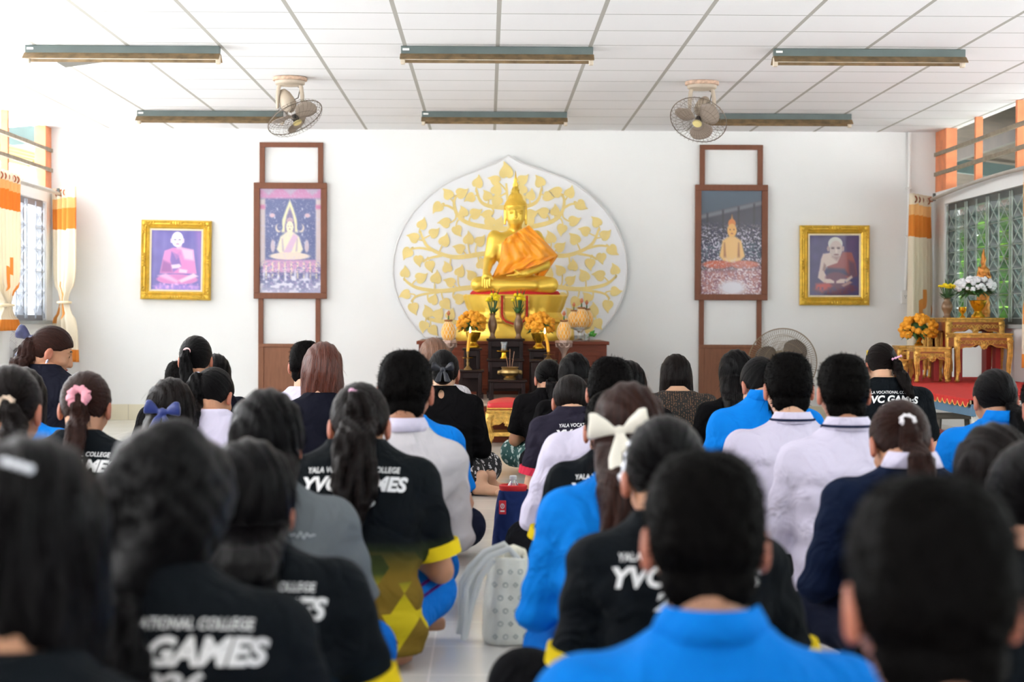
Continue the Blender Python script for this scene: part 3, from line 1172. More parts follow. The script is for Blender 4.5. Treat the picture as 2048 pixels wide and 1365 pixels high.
# ---- vases with yellow chrysanthemums
def vase(x, yb, Y, zbase, label):
    t = thing('flower_vase', label, 'vase', (ctr(x, Y), Y, zbase), 0, 'brown vases on the centre table')
    b = MB().lathe([(0.028, 0), (0.03, 0.008), (0.02, 0.025), (0.022, 0.05), (0.036, 0.09), (0.04, 0.12), (0.032, 0.16), (0.02, 0.19), (0.025, 0.21), (0.03, 0.215)], n=28)
    b.build('vase_body', M_bronze, t)
    rg = random.Random(int(x))
    b = MB()
    lf = MB()
    for k in range(16):
        a = rg.uniform(0, 2 * PI)
        r = 0.05 * math.sqrt(rg.random())
        e = Vector((r * math.cos(a), r * math.sin(a) * 0.8, 0.3 + rg.uniform(0.02, 0.075)))
        lf.tube([(0.01 * math.cos(a), 0.01 * math.sin(a), 0.2), e], 0.003, 5)
        for s in range(2):
            b.ell(e + Vector((0, 0, 0.008 * s)), (0.02 - 0.004 * s, 0.02 - 0.004 * s, 0.01), 8)
    for k in range(22):
        a = rg.uniform(0, 2 * PI)
        p0 = Vector((0.015 * math.cos(a), 0.015 * math.sin(a), 0.2 + rg.uniform(0, 0.04)))
        d = Vector((math.cos(a) * 0.05, math.sin(a) * 0.04, rg.uniform(0.0, 0.07)))
        n_ = d.cross(Vector((0, 0, 1))).normalized() * 0.011
        lf.add([p0, p0 + d * 0.5 + n_, p0 + d, p0 + d * 0.5 - n_], [(0, 1, 2, 3)])
    for k in range(3):
        a = -0.6 + 0.5 * k
        p0 = Vector((0.01, 0.01, 0.3))
        e = p0 + Vector((math.sin(a) * 0.08 + 0.02, 0.0, 0.13))
        m_ = (p0 + e) / 2
        lf.add([p0, m_ + Vector((0.008, 0, 0)), e, m_ - Vector((0.008, 0, 0))], [(0, 1, 2, 3)])
    b.build('yellow_blooms', M_yel, t)['label'] = 'yellow chrysanthemum heads'
    lf.build('leaves', M_leafd, t, solid=0.001)
    return t


vase(985, 678, 14.86, zA, 'brown vase of yellow flowers on the altar, left of the pair')
vase(1037, 678, 14.86, zA, 'brown vase of yellow flowers on the altar, right of the pair')


# ---- gold pedestal bowls with marigolds
def petal_ball(b, c, r, rg):
    c = Vector(c)
    b.ell(c, r * 0.8, 8)
    for k in range(9):
        d = Vector((rg.gauss(0, 1), rg.gauss(0, 1), rg.gauss(0, 1))).normalized()
        b.ell(c + d * r * 0.5, (r * 0.55, r * 0.55, r * 0.5), 6)


def pedestal_bowl(x, Y, zbase, label, s=1.0, name='pedestal_bowl', group='gold bowls of marigolds on the altar'):
    t = thing(name, label, 'flower bowl', (ctr(x, Y), Y, zbase), 0, group)
    prof = [(0.05, 0), (0.055, 0.006), (0.05, 0.02), (0.034, 0.032), (0.028, 0.05), (0.034, 0.065), (0.05, 0.085), (0.062, 0.115), (0.066, 0.13), (0.06, 0.135)]
    MB().lathe([(r * s, z * s) for r, z in prof], n=36).build('bowl', mat('bright_gold', rgb(235, 178, 50), 0.22, metal=0.9, var=0.08), t)
    return t


def flowers(t, c, rx, ry, rz, n, r, m, seed, leaves=26, name='marigold_blooms', lo=-0.55):
    rg = random.Random(seed)
    b = MB()
    for k in range(n):
        for _ in range(30):
            d = Vector((rg.gauss(0, 1), rg.gauss(0, 1), rg.gauss(0, 1))).normalized()
            if d.z > lo and d.y < 0.75:
                break
        q = rg.uniform(0.82, 1.04)
        petal_ball(b, (c[0] + d.x * rx * q, c[1] + d.y * ry * q, c[2] + d.z * rz * q), r * rg.uniform(0.8, 1.15), rg)
    b.build(name, m, t, smooth=70)
    lf = MB()
    lf.ell(c, (rx * 0.6, ry * 0.6, rz * 0.6), 10)
    for k in range(leaves):
        a = rg.uniform(0, 2 * PI)
        e = rg.uniform(-0.5, 0.3)
        d = Vector((math.cos(a) * math.cos(e), math.sin(a) * math.cos(e), math.sin(e)))
        p0 = Vector(c) + Vector((d.x * rx * 0.7, d.y * ry * 0.7, d.z * rz * 0.7))
        L = rg.uniform(0.05, 0.085)
        n_ = d.cross(Vector((0.2, 0.1, 1))).normalized() * 0.017
        dd = Vector((d.x, d.y, d.z - 0.4)).normalized()
        lf.add([p0, p0 + dd * L * 0.45 + n_, p0 + dd * L, p0 + dd * L * 0.45 - n_], [(0, 1, 2, 3)])
    lf.build('leaves', M_leafd, t, solid=0.001)


for (x, zz_, lab, sd) in ((947, zD, 'gold bowl of orange marigolds on the left dark table', 3), (1078, zF, 'gold bowl of orange marigolds on the right dark table', 4)):
    t = pedestal_bowl(x, 14.8, zz_, lab)
    flowers(t, ((-4 if x < 1000 else 2) / 235, -0.01, 0.205), 0.112, 0.10, 0.095, 76, 0.027, M_marig, sd)


# ---- candlesticks
def candlestick(x, Y, zbase, ytop, ymid, label, lean):
    t = thing('candlestick', label, 'candlestick', (ctr(x, Y), Y, zbase), 0, 'brass candlesticks on the altar')
    zt = zz(x, ymid, Y) - zbase
    MB().lathe([(0.035, 0), (0.036, 0.006), (0.02, 0.02), (0.01, 0.035), (0.013, zt * 0.4), (0.008, zt * 0.45), (0.014, zt * 0.62), (0.007, zt * 0.68), (0.012, zt * 0.92), (0.014, zt)], n=20).build('holder', M_brass, t)
    MB().lathe([(0.008, zt * 0.62), (0.045, zt * 0.63), (0.05, zt * 0.66), (0.046, zt * 0.665), (0.008, zt * 0.65)], n=24).build('drip_dish', mat('bright_gold', rgb(235, 178, 50)), t)
    z1 = zz(x, ytop, Y) - zbase
    pts = [(0, 0, zt), (lean * 0.2, 0, zt + (z1 - zt) * 0.4), (lean * 0.6, 0, zt + (z1 - zt) * 0.75), (lean, 0, z1)]
    MB().tube(pts, [0.0125, 0.0125, 0.012, 0.011], 14).build('candle', M_candle, t)['label'] = 'yellow wax candle'
    MB().lathe([(0.002, z1), (0.007, z1 + 0.012), (0.006, z1 + 0.024), (0.001, z1 + 0.048)], (lean, 0, 0), 12).build('flame', M_flame, t)['label'] = 'lit candle flame'
    return t


candlestick(936, 14.36, zE, 666, 703, 'brass candlestick with a lit yellow candle, left side of the altar', 0.018)
candlestick(1097, 14.36, zG, 668, 704, 'brass candlestick with a lit yellow candle, right side of the altar', -0.03)

# ---- glass on a gold stand, incense pot
t = thing('glass_stand', 'small gold footed stand holding a clear glass on the middle table', 'stand', (ctr(1008, 14.5), 14.5, zB))
MB().lathe([(0.028, 0), (0.03, 0.006), (0.022, 0.02), (0.02, 0.05), (0.028, 0.058), (0.062, 0.062), (0.064, 0.068), (0.02, 0.069)], n=28).build('stand', mat('bright_gold', rgb(235, 178, 50)), t)
t = thing('drinking_glass', 'clear drinking glass on the small gold stand', 'glass', (ctr(1008, 14.5), 14.5, zB + 0.07))
MB().lathe([(0.024, 0), (0.026, 0.003), (0.027, 0.05), (0.034, 0.072), (0.0325, 0.072), (0.0255, 0.05), (0.0245, 0.006), (0.002, 0.005)], n=28).build('glass_wall', glass_mat('tumbler_glass', (0.85, 0.88, 0.9), 0.2), t)
MB().lathe([(0.0236, 0.006), (0.025, 0.045), (0.002, 0.0455)], n=24).build('water', glass_mat('water', (0.9, 0.94, 0.96), 0.1), t)
YI = 14.16
t = thing('incense_pot', 'round brass incense pot with three thin joss sticks on the lowest dark table', 'incense pot', (ctr(1020, YI), YI, zC_))
MB().lathe([(0.05, 0), (0.052, 0.008), (0.04, 0.018), (0.06, 0.035), (0.078, 0.055), (0.076, 0.075), (0.062, 0.088), (0.07, 0.096), (0.072, 0.103), (0.06, 0.103), (0.055, 0.09), (0.002, 0.088)], n=36).build('pot', M_brass, t)
for s in (-1, 1):
    MB().ell((s * 0.08, 0, 0.06), (0.02, 0.018, 0.018), 10).tube([(s * 0.08, 0, 0.075), (s * 0.096, 0, 0.07), (s * 0.098, 0, 0.05), (s * 0.085, 0, 0.045)], 0.005, 6).build('handle', M_brass, t)
for dx, l in ((-0.03, 0.19), (0.0, 0.25), (0.035, 0.23)):
    MB().tube([(dx * 0.4, 0, 0.085), (dx, 0, l)], 0.0016, 5).build('joss_stick', mat('joss', rgb(200, 150, 120), 0.8), t)


# ---- pineapple-shaped offerings (netted gold cones) on glass or wire pedestals
M_phum = mat('offering_gold', rgb(240, 168, 56), 0.5, var=0.15, vs=30)
M_net = mat('white_bead_net', rgb(240, 226, 190), 0.4)
M_bud = mat('bud_pink', rgb(196, 112, 76), 0.6, var=0.2)
M_silver = mat('silver_wire', rgb(186, 160, 148), 0.3, metal=0.7, var=0.2)


def offering_cone(t, c, s):
    prof = [(0.03, 0), (0.045, 0.012), (0.058, 0.045), (0.06, 0.075), (0.05, 0.115), (0.032, 0.145), (0.022, 0.155)]
    MB().lathe([(r * s, z * s) for r, z in prof], c, 28).build('cone', M_phum, t)
    b = MB()
    for k in range(12):
        for d in (-1, 1):
            pts = []
            for i in range(12):
                q = i / 11
                z = 0.155 * q
                r = float(np.interp(z, [p[1] for p in prof], [p[0] for p in prof])) * 1.02
                a = 2 * PI * k / 12 + d * q * 1.3
                pts.append((c[0] + r * s * math.cos(a), c[1] + r * s * math.sin(a), c[2] + z * s))
            b.tube(pts, 0.0018 * s, 4)
    b.build('bead_net', M_net, t)
    b = MB()
    b.lathe([(0.02 * s, 0.15 * s), (0.036 * s, 0.162 * s), (0.03 * s, 0.17 * s)], c, 18, lump=lambda a, i: 0.12 * math.sin(9 * a))
    b.build('collar', mat('bronze_lace', rgb(160, 110, 70), 0.5, metal=0.4), t)
    b = MB()
    for k in range(5):
        a = 2 * PI * k / 5
        base = Vector(c) + Vector((0, 0, 0.2 * s))
        b.tube([base, base + Vector((0.011 * s * math.cos(a), 0.011 * s * math.sin(a), 0.02 * s)), base + Vector((0.004 * s * math.cos(a), 0.004 * s * math.sin(a), 0.045 * s))], [0.004 * s, 0.006 * s, 0.001 * s], 5)
    b.build('bud', M_bud, t)
    MB().tube([Vector(c) + Vector((0, 0, 0.165 * s)), Vector(c) + Vector((0, 0, 0.205 * s))], [0.007 * s, 0.005 * s], 6).build('bud_stem', M_leafd, t)


for (x, lab) in ((897, 'netted golden offering cone on a lacy pedestal at the left of the altar'), (1128, 'netted golden offering cone on a lacy pedestal right of the right candle')):
    Y = 14.55 if x < 1000 else 14.75
    zb_ = zz(x, 681, Y)
    z0 = pz
    t = thing('offering_cone', lab, 'offering', (ctr(x, Y), Y, pz), 0, 'golden netted offerings')
    hh = zb_ - pz
    b = MB()
    b.lathe([(0.05, 0), (0.055, 0.01), (0.02, 0.03), (0.018, hh - 0.12), (0.03, hh - 0.09), (0.05, hh - 0.06), (0.075, hh - 0.02), (0.07, hh)], n=24, lump=lambda a, i: 0.06 * math.sin(8 * a) if i > 4 else 0)
    for k in range(10):
        a = 2 * PI * k / 10
        c = Vector((0.068 * math.cos(a), 0.068 * math.sin(a), hh - 0.04))
        b.tube([c + Vector((0.018 * math.cos(q) * -math.sin(a), 0.018 * math.cos(q) * math.cos(a), 0.018 * math.sin(q))) for q in np.linspace(0, 2 * PI, 11)[:-1]], 0.003, 5, closed=True)
    b.build('pedestal', M_silver, t)
    offering_cone(t, (0, 0, hh), 1.02)
Y = 15.32
z0 = cz0
t = thing('offering_cone', 'cluster of three golden offering cones raised on a clear glass pedestal', 'offering', (ctr(1160, Y), Y, z0), 0, 'golden netted offerings')
hh = zz(1160, 655, Y) - z0
MB().lathe([(0.06, 0), (0.062, 0.008), (0.02, 0.025), (0.016, hh - 0.05), (0.03, hh - 0.03), (0.09, hh - 0.01), (0.095, hh)], n=28).build('pedestal', M_clear, t)
for dx, dy, s in ((-0.055, -0.02, 0.9), (0.012, -0.03, 1.05), (0.06, 0.02, 0.98)):
    offering_cone(t, (dx, dy, hh), s)
# clear glass with a green leaf at the right end
Y = 15.2
t = thing('leaf_glass', 'small clear glass with green leaves at the right of the altar top', 'glass', (ctr(1174, Y), Y, cz0))
MB().lathe([(0.022, 0), (0.024, 0.004), (0.028, 0.07), (0.0265, 0.07), (0.022, 0.008), (0.002, 0.007)], n=24).build('glass_wall', M_clear, t)
b = MB()
for k, (dx, dz) in enumerate(((0.07, 0.1), (0.045, 0.075), (0.09, 0.07))):
    p0, e = Vector((0, 0, 0.03)), Vector((dx, -0.01, dz))
    m_ = p0.lerp(e, 0.6)
    b.tube([p0, m_], 0.002, 5)
    n_ = Vector((-dz, 0, dx)).normalized() * 0.02
    b.add([p0.lerp(e, 0.35), m_ + n_, e, m_ - n_], [(0, 1, 2, 3)])
b.build('leaves', mat('fresh_leaf', rgb(70, 150, 50), 0.5, var=0.15), t, solid=0.001)


# ---- carved gold tables
def spiral(c, r, turns, n=16, sg=1):
    return [(c[0] + sg * r * (1 - q / n) * math.cos(2 * PI * turns * q / n), c[1], c[2] + r * (1 - q / n) * math.sin(2 * PI * turns * q / n)) for q in range(n)]


def gold_table(label, w, d, hh, loc, rotz=0, name='gilt_table', cushion=False, group=None, red=True):
    t = thing(name, label, 'stool' if cushion else 'altar table', loc, rotz, group)
    ap = min(0.3 * hh, 0.1)
    ht = hh - (0.09 if cushion else 0)
    b = MB()
    b.bx(-w / 2, w / 2, -d / 2, d / 2, ht - 0.014, ht)
    b.bx(-w / 2 + 0.008, w / 2 - 0.008, -d / 2 + 0.008, d / 2 - 0.008, ht - 0.026, ht - 0.014)
    b.bx(-w / 2 + 0.002, w / 2 - 0.002, -d / 2 + 0.002, d / 2 - 0.002, ht - 0.036, ht - 0.026)
    b.build('table_top', M_gold2, t, bevel=0.003)
    zt = ht - 0.036
    b = MB()
    pb = MB()
    for (yy, s) in ((d / 2 - 0.016, 1), (-d / 2 + 0.016, -1)):
        n = 24
        low = [(-w / 2 + 0.03 + (w - 0.06) * i / n, zt - ap * (0.45 + 0.4 * abs(math.cos(PI * i / n)) ** 1.5 + 0.28 * math.exp(-((i / n - 0.5) / 0.09) ** 2) + 0.05 * math.cos(8 * PI * i / n))) for i in range(n + 1)]
        for i in range(n):
            pb.prism([low[i], low[i + 1], (low[i + 1][0], zt), (low[i][0], zt)], yy - 0.008, yy + 0.008)
        if s > 0:
            continue
        yo = yy + s * 0.009
        for k in range(7):
            xx = -w / 2 + 0.06 + (w - 0.12) * k / 6
            for sg in (-1, 1):
                b.tube(spiral((xx + sg * 0.016, yo, zt - ap * 0.36), 0.019, 1.4, 14, sg), 0.0042, 5)
        b.ell((0, yo, zt - ap * 0.6), (0.02, 0.012, 0.02), 10)
        for k in range(8):
            a = 2 * PI * k / 8
            b.ell((0.022 * math.cos(a), yo, zt - ap * 0.6 + 0.022 * math.sin(a)), (0.01, 0.008, 0.01), 6)
        b.tube([(x_, yo, z_ + 0.004) for x_, z_ in low], 0.0045, 5)
    for s in (-1, 1):
        pb.bx(s * (w / 2 - 0.018) - 0.008, s * (w / 2 - 0.018) + 0.008, -d / 2 + 0.02, d / 2 - 0.02, zt - ap * 0.7, zt)
    ap_o = pb.build('apron', M_gold2 if cushion else mat('red_gold_ground', rgb(150, 84, 40), 0.45, metal=0.3, var=0.25, vs=30), t)
    b.build('carving', M_gold2, ap_o)['label'] = 'gilt scroll carving'
    for sx in (-1, 1):
        for sy in (-1, 1):
            x0, y0 = sx * (w / 2 - 0.024), sy * (d / 2 - 0.024)
            path, rad = [], []
            for i in range(11):
                q = i / 10
                bow = (0.012 * math.sin(PI * min(1, q * 1.6)) - 0.016 * math.sin(PI * max(0, (q - 0.45) / 0.55)) + 0.012 * q ** 6) * (1.0 if cushion else 0.35)
                path.append((x0 + sx * bow, y0 + sy * bow, zt * (1 - q) + 0.012 * q))
                rad.append((0.022 * (1 - q) ** 0.8 + 0.012 + (0.007 if q > 0.92 else 0)) * (1.0 if cushion else 0.86))
            b = MB().tube(path, rad, 10)
            for k in range(3):
                o_ = (k - 1) * 0.013
                b.tube([(p[0] + o_, p[1] - 0.9 * r_, p[2]) for p, r_ in list(zip(path, rad))[2:9]], 0.0045, 5)
            b.ell((path[-1][0], path[-1][1] - 0.006, 0.0145), (0.022, 0.025, 0.014), 8)
            for sg in (-1, 1):
                b.tube(spiral((x0 + sg * 0.009, y0 - 0.034 * 1, zt - 0.03), 0.013, 1.2, 10, sg), 0.004, 5)
            b.build('leg', M_gold2, t)
    if red:
        for sx in (-1, 1):
            MB().bx(sx * (w / 2 - 0.075) - 0.02, sx * (w / 2 - 0.075) + 0.02, 0, d / 2 - 0.045, 0.01, zt - 0.01).build('red_side_panel', mat('red_lacquer', rgb(150, 24, 22), 0.5, var=0.1), t, smooth=0)
    if cushion:
        b = MB()
        b.bx(-w / 2 + 0.03, w / 2 - 0.03, -d / 2 + 0.012, d / 2 - 0.012, 0.075, 0.105)
        for s in (-1, 1):
            b.bx(s * (w / 2 - 0.03) - 0.01, s * (w / 2 - 0.03) + 0.01, -d / 2 + 0.03, d / 2 - 0.03, 0.075, 0.105)
        b.build('stretcher', M_gold2, t, bevel=0.002)
        h_ = 0.011
        lo, hi = (-w / 2 - 0.03, -d / 2 - 0.03, ht - 0.02), (w / 2 + 0.03, d / 2 + 0.03, hh + 0.03)
        x, y, z = grid(lo, hi, h_)
        top = ht + 0.05 + 0.04 * np.clip(1 - (x / (w / 2)) ** 2, 0, 1) * np.clip(1 - (y / (d / 2)) ** 2, 0, 1)
        f = np.maximum(s_box(x, y, z, (0, 0, ht + 0.05), (w - 0.008, d - 0.008, 0.13), 0.03), np.maximum(z - top, ht + 0.0008 - z))
        V, Q = surface(f, lo, h_)
        mesh_np('cushion', V, Q, mat('red_vinyl', rgb(206, 44, 50), 0.35, var=0.06, vs=8), t)['label'] = 'red padded cushion'
        ox = MB().tube([(-w / 2 + 0.004, -d / 2 + 0.004, ht + 0.012), (w / 2 - 0.004, -d / 2 + 0.004, ht + 0.012), (w / 2 - 0.004, d / 2 - 0.004, ht + 0.012), (-w / 2 + 0.004, d / 2 - 0.004, ht + 0.012)], 0.006, 6, closed=True)
        ox.build('cushion_piping', M_gold2, t)
    return t


YT = 13.27
xs = ctr(1016, YT)
wS = 84 / (F / YT)
gold_table('carved gold stool with a red padded top in front of the altar', wS, 0.36, zz(1015, 795, YT), (xs, YT, 0), name='gilt_stool', cushion=True, red=False)
# ================================================================== PICTURES (flat prints painted procedurally)
class Canvas:
    def __init__(self, w, h, bgc):
        self.w, self.h = w, h
        self.a = np.zeros((h, w, 3))
        self.a[:] = np.array(bgc) / 255
        self.X, self.Y = np.meshgrid((np.arange(w) + 0.5) / w, (np.arange(h) + 0.5) / h)
        self.asp = h / w
        r = np.random.default_rng(3)
        self.n1 = self._noise(r, 7)
        self.n2 = self._noise(r, 26)
        self.n3 = self._noise(r, 60)

    def _noise(self, r, k):
        g = r.uniform(size=(int(k * self.asp) + 3, k + 3))
        x, y = self.X * k, self.Y * k * self.asp
        xi, yi = x.astype(int), y.astype(int)
        fx, fy = x - xi, y - yi
        fx, fy = fx * fx * (3 - 2 * fx), fy * fy * (3 - 2 * fy)
        return (g[yi, xi] * (1 - fx) + g[yi, xi + 1] * fx) * (1 - fy) + (g[yi + 1, xi] * (1 - fx) + g[yi + 1, xi + 1] * fx) * fy

    def blend(self, m, col):
        m = np.clip(m, 0, 1)[..., None]
        self.a = self.a * (1 - m) + m * (np.array(col) / 255)

    def ell(self, cx, cy, rx, ry, col, soft=0.06, op=1.0, rot=0):
        dx, dy = self.X - cx, (self.Y - cy)
        dyy = dy * self.asp
        c, s = math.cos(rot), math.sin(rot)
        u, v = dx * c + dyy * s, -dx * s + dyy * c
        d = np.sqrt((u / rx) ** 2 + (v / (ry * self.asp)) ** 2)
        self.blend((1 + soft / 2 - d) / soft * op, col)

    def poly(self, pts, col, soft=0.022, op=1.0):
        d = np.full(self.X.shape, 9.0)
        ins = np.zeros(self.X.shape, bool)
        n = len(pts)
        for i in range(n):
            (x0, y0), (x1, y1) = pts[i], pts[(i + 1) % n]
            ex, ey = x1 - x0, y1 - y0
            t = np.clip(((self.X - x0) * ex + (self.Y - y0) * ey) / (ex * ex + ey * ey + 1e-12), 0, 1)
            d = np.minimum(d, np.hypot(self.X - x0 - t * ex, self.Y - y0 - t * ey))
            c = ((y0 > self.Y) != (y1 > self.Y)) & (self.X < (x1 - x0) * (self.Y - y0) / (y1 - y0 + 1e-12) + x0)
            ins ^= c
        sd = np.where(ins, -d, d)
        self.blend((soft / 2 - sd) / soft * op, col)

    def mottle(self, m, col, n=None):
        self.blend(m * (self.n2 if n is None else n), col)

    def mesh(self, name, w, h, m, parent, y=0.0):
        """x across, z up, facing -y"""
        nx, ny = self.w, self.h
        xs = np.linspace(-w / 2, w / 2, nx)
        zs = np.linspace(h, 0, ny)
        gx, gz = np.meshgrid(xs, zs)
        V = np.stack([gx, np.full_like(gx, y), gz], -1).reshape(-1, 3)
        i = np.arange(nx * ny).reshape(ny, nx)
        Q = np.stack([i[:-1, :-1], i[1:, :-1], i[1:, 1:], i[:-1, 1:]], -1).reshape(-1, 4)
        a = np.clip(self.a, 0, 1)
        a = np.where(a <= 0.04045, a / 12.92, ((a + 0.055) / 1.055) ** 2.4)
        col = np.concatenate([a.reshape(-1, 3), np.ones((nx * ny, 1))], 1)
        return mesh_np(name, V, Q, m, parent, attr={'paint': ('FLOAT_COLOR', col)})


def print_mat(name, rough):
    m, nt, b, out = nodes_of(name)
    at = N(nt, 'ShaderNodeAttribute')
    at.attribute_name = 'paint'
    nt.links.new(at.outputs['Color'], b.inputs['Base Color'])
    b.inputs['Roughness'].default_value = rough
    b.inputs['Coat Weight'].default_value = 0.25
    b.inputs['Coat Roughness'].default_value = 0.05
    return m


M_print = print_mat('printed_picture', 0.35)
M_brown = mat('brown_painted_wood', rgb(122, 72, 48), 0.55, var=0.1, vs=7, stretch=(6, 1, 1))


def buddha_print_a():
    c = Canvas(96, 162, (92, 102, 150))
    c.blend(0.35 * c.n1, (60, 70, 120))
    c.poly([(0, 0), (1, 0), (1, 0.10), (0, 0.10)], (196, 130, 176))
    for k in range(3):
        c.poly([(0.0 + 0.35 * k, 0), (0.3 + 0.35 * k, 0), (0.15 + 0.35 * k, 0.075)], (176, 160, 186), op=0.7)
    for s in (0.0, 0.9):
        c.poly([(s, 0.1), (s + 0.1, 0.1), (s + 0.1, 0.75), (s, 0.75)], (206, 190, 190), op=0.8)
        c.poly([(s, 0.16), (s + 0.1, 0.16), (s + 0.1, 0.2), (s, 0.2)], (200, 120, 160))
    # aureole: flame-shaped arch around the seated figure
    c.poly([(0.49, 0.11), (0.55, 0.2), (0.6, 0.3), (0.62, 0.42), (0.56, 0.42), (0.36, 0.42), (0.37, 0.3), (0.43, 0.2)], (232, 226, 180))
    c.poly([(0.49, 0.18), (0.54, 0.26), (0.57, 0.36), (0.57, 0.44), (0.41, 0.44), (0.41, 0.36), (0.44, 0.26)], (120, 110, 150))
    for s in (-1, 1):
        c.ell(0.49 + s * 0.18, 0.38, 0.05, 0.04, (220, 206, 190), 0.4)
        c.ell(0.49 + s * 0.16, 0.37, 0.045, 0.035, (92, 102, 150), 0.3)
        c.ell(0.49 + s * 0.28, 0.26, 0.045, 0.02, (214, 180, 190), 0.5)
        c.ell(0.49 + s * 0.27, 0.55, 0.035, 0.06, (196, 180, 190), 0.4)
        for k in range(5):
            c.ell(0.49 + s * (0.2 + 0.04 * (k % 3)), 0.2 + 0.08 * k, 0.012, 0.012, (176, 180, 206), 0.6)
    c.ell(0.49, 0.31, 0.05, 0.03, (190, 160, 170))
    c.ell(0.49, 0.37, 0.058, 0.055, (240, 232, 196))
    for s in (-1, 1):
        c.ell(0.49 + s * 0.02, 0.362, 0.012, 0.004, (150, 130, 140))
    c.ell(0.49, 0.39, 0.015, 0.005, (180, 130, 140))
    c.poly([(0.45, 0.41), (0.53, 0.41), (0.64, 0.46), (0.7, 0.58), (0.66, 0.62), (0.33, 0.62), (0.28, 0.58), (0.34, 0.46)], (236, 226, 196))
    c.poly([(0.55, 0.43), (0.62, 0.46), (0.5, 0.62), (0.38, 0.62)], (216, 180, 206))
    c.poly([(0.36, 0.48), (0.38, 0.48), (0.4, 0.6), (0.37, 0.6)], (160, 140, 170), op=0.6)
    c.poly([(0.62, 0.48), (0.6, 0.48), (0.58, 0.6), (0.61, 0.6)], (160, 140, 170), op=0.6)
    c.ell(0.49, 0.645, 0.32, 0.035, (232, 214, 196), 0.2)
    c.poly([(0.1, 0.68), (0.9, 0.68), (0.96, 0.8), (0.04, 0.8)], (206, 150, 190))
    for k in range(9):
        x = 0.1 + 0.1 * k
        c.poly([(x, 0.7), (x + 0.03, 0.7), (x + 0.03, 0.86), (x, 0.86)], (236, 222, 186), op=0.8)
    c.blend((c.n3 - 0.45) * 4 * (c.Y > 0.68) * np.clip((c.Y - 0.66) * 8, 0, 1), (118, 104, 160))
    c.blend((c.n2 - 0.5) * 4 * np.clip((c.Y - 0.72) * 5, 0, 1), (226, 224, 236))
    c.blend(np.clip((c.Y - 0.84) * 7, 0, 1) * (0.3 + 0.6 * c.n1), (214, 214, 230))
    c.blend((c.n3 - 0.66) * 1.6, (200, 194, 220))
    c.blend(np.full(c.X.shape, 0.12), (226, 222, 240))
    return c


def buddha_print_b():
    c = Canvas(96, 162, (64, 78, 92))
    c.blend(np.clip((0.3 - c.Y) * 3, 0, 1), (82, 100, 118))
    c.poly([(0, 0.24), (1, 0.1), (1, 0.5), (0, 0.5)], (58, 58, 70))
    c.poly([(0, 0.24), (1, 0.1), (1, 0.14), (0, 0.28)], (110, 112, 122))
    for k in range(4):
        c.poly([(0.1 + 0.25 * k, 0.22 - 0.03 * k), (0.13 + 0.25 * k, 0.22 - 0.03 * k), (0.13 + 0.25 * k, 0.5), (0.1 + 0.25 * k, 0.5)], (40, 38, 46), op=0.8)
    c.blend((c.n2 - 0.45) * 3.5 * np.clip((c.Y - 0.28) * 8, 0, 1), (44, 40, 66))
    c.blend((c.n3 - 0.55) * 5 * np.clip((c.Y - 0.3) * 6, 0, 1), (196, 190, 208))
    c.poly([(0.51, 0.235), (0.53, 0.29), (0.49, 0.29)], (226, 150, 60))
    c.ell(0.51, 0.32, 0.06, 0.045, (216, 128, 56), 0.15)
    c.ell(0.51, 0.385, 0.075, 0.065, (232, 176, 96), 0.15)
    c.ell(0.48, 0.375, 0.014, 0.006, (120, 70, 40))
    c.ell(0.54, 0.375, 0.014, 0.006, (120, 70, 40))
    c.ell(0.51, 0.415, 0.02, 0.006, (170, 90, 60))
    c.poly([(0.46, 0.44), (0.56, 0.44), (0.66, 0.48), (0.72, 0.63), (0.64, 0.68), (0.38, 0.68), (0.31, 0.63), (0.36, 0.48)], (236, 190, 120))
    c.poly([(0.38, 0.5), (0.4, 0.5), (0.42, 0.64), (0.38, 0.64)], (150, 90, 60), op=0.7)
    c.poly([(0.63, 0.5), (0.61, 0.5), (0.6, 0.64), (0.64, 0.64)], (150, 90, 60), op=0.7)
    c.poly([(0.42, 0.66), (0.6, 0.66), (0.68, 0.7), (0.34, 0.7)], (240, 206, 140), op=0.8)
    c.ell(0.28, 0.71, 0.24, 0.04, (200, 96, 66), 0.3)
    c.ell(0.72, 0.71, 0.24, 0.04, (196, 104, 80), 0.3)
    c.poly([(0, 0.76), (1, 0.74), (1, 1), (0, 1)], (176, 120, 116), op=0.9, soft=0.05)
    c.blend((c.n2 - 0.4) * 3 * np.clip((c.Y - 0.68) * 6, 0, 1), (140, 90, 104))
    c.blend((c.n3 - 0.5) * 4 * np.clip((c.Y - 0.62) * 5, 0, 1), (226, 210, 216))
    c.ell(0.52, 0.93, 0.22, 0.07, (222, 220, 228), 0.7)
    c.blend(np.full(c.X.shape, 0.05), (150, 150, 160))
    return c


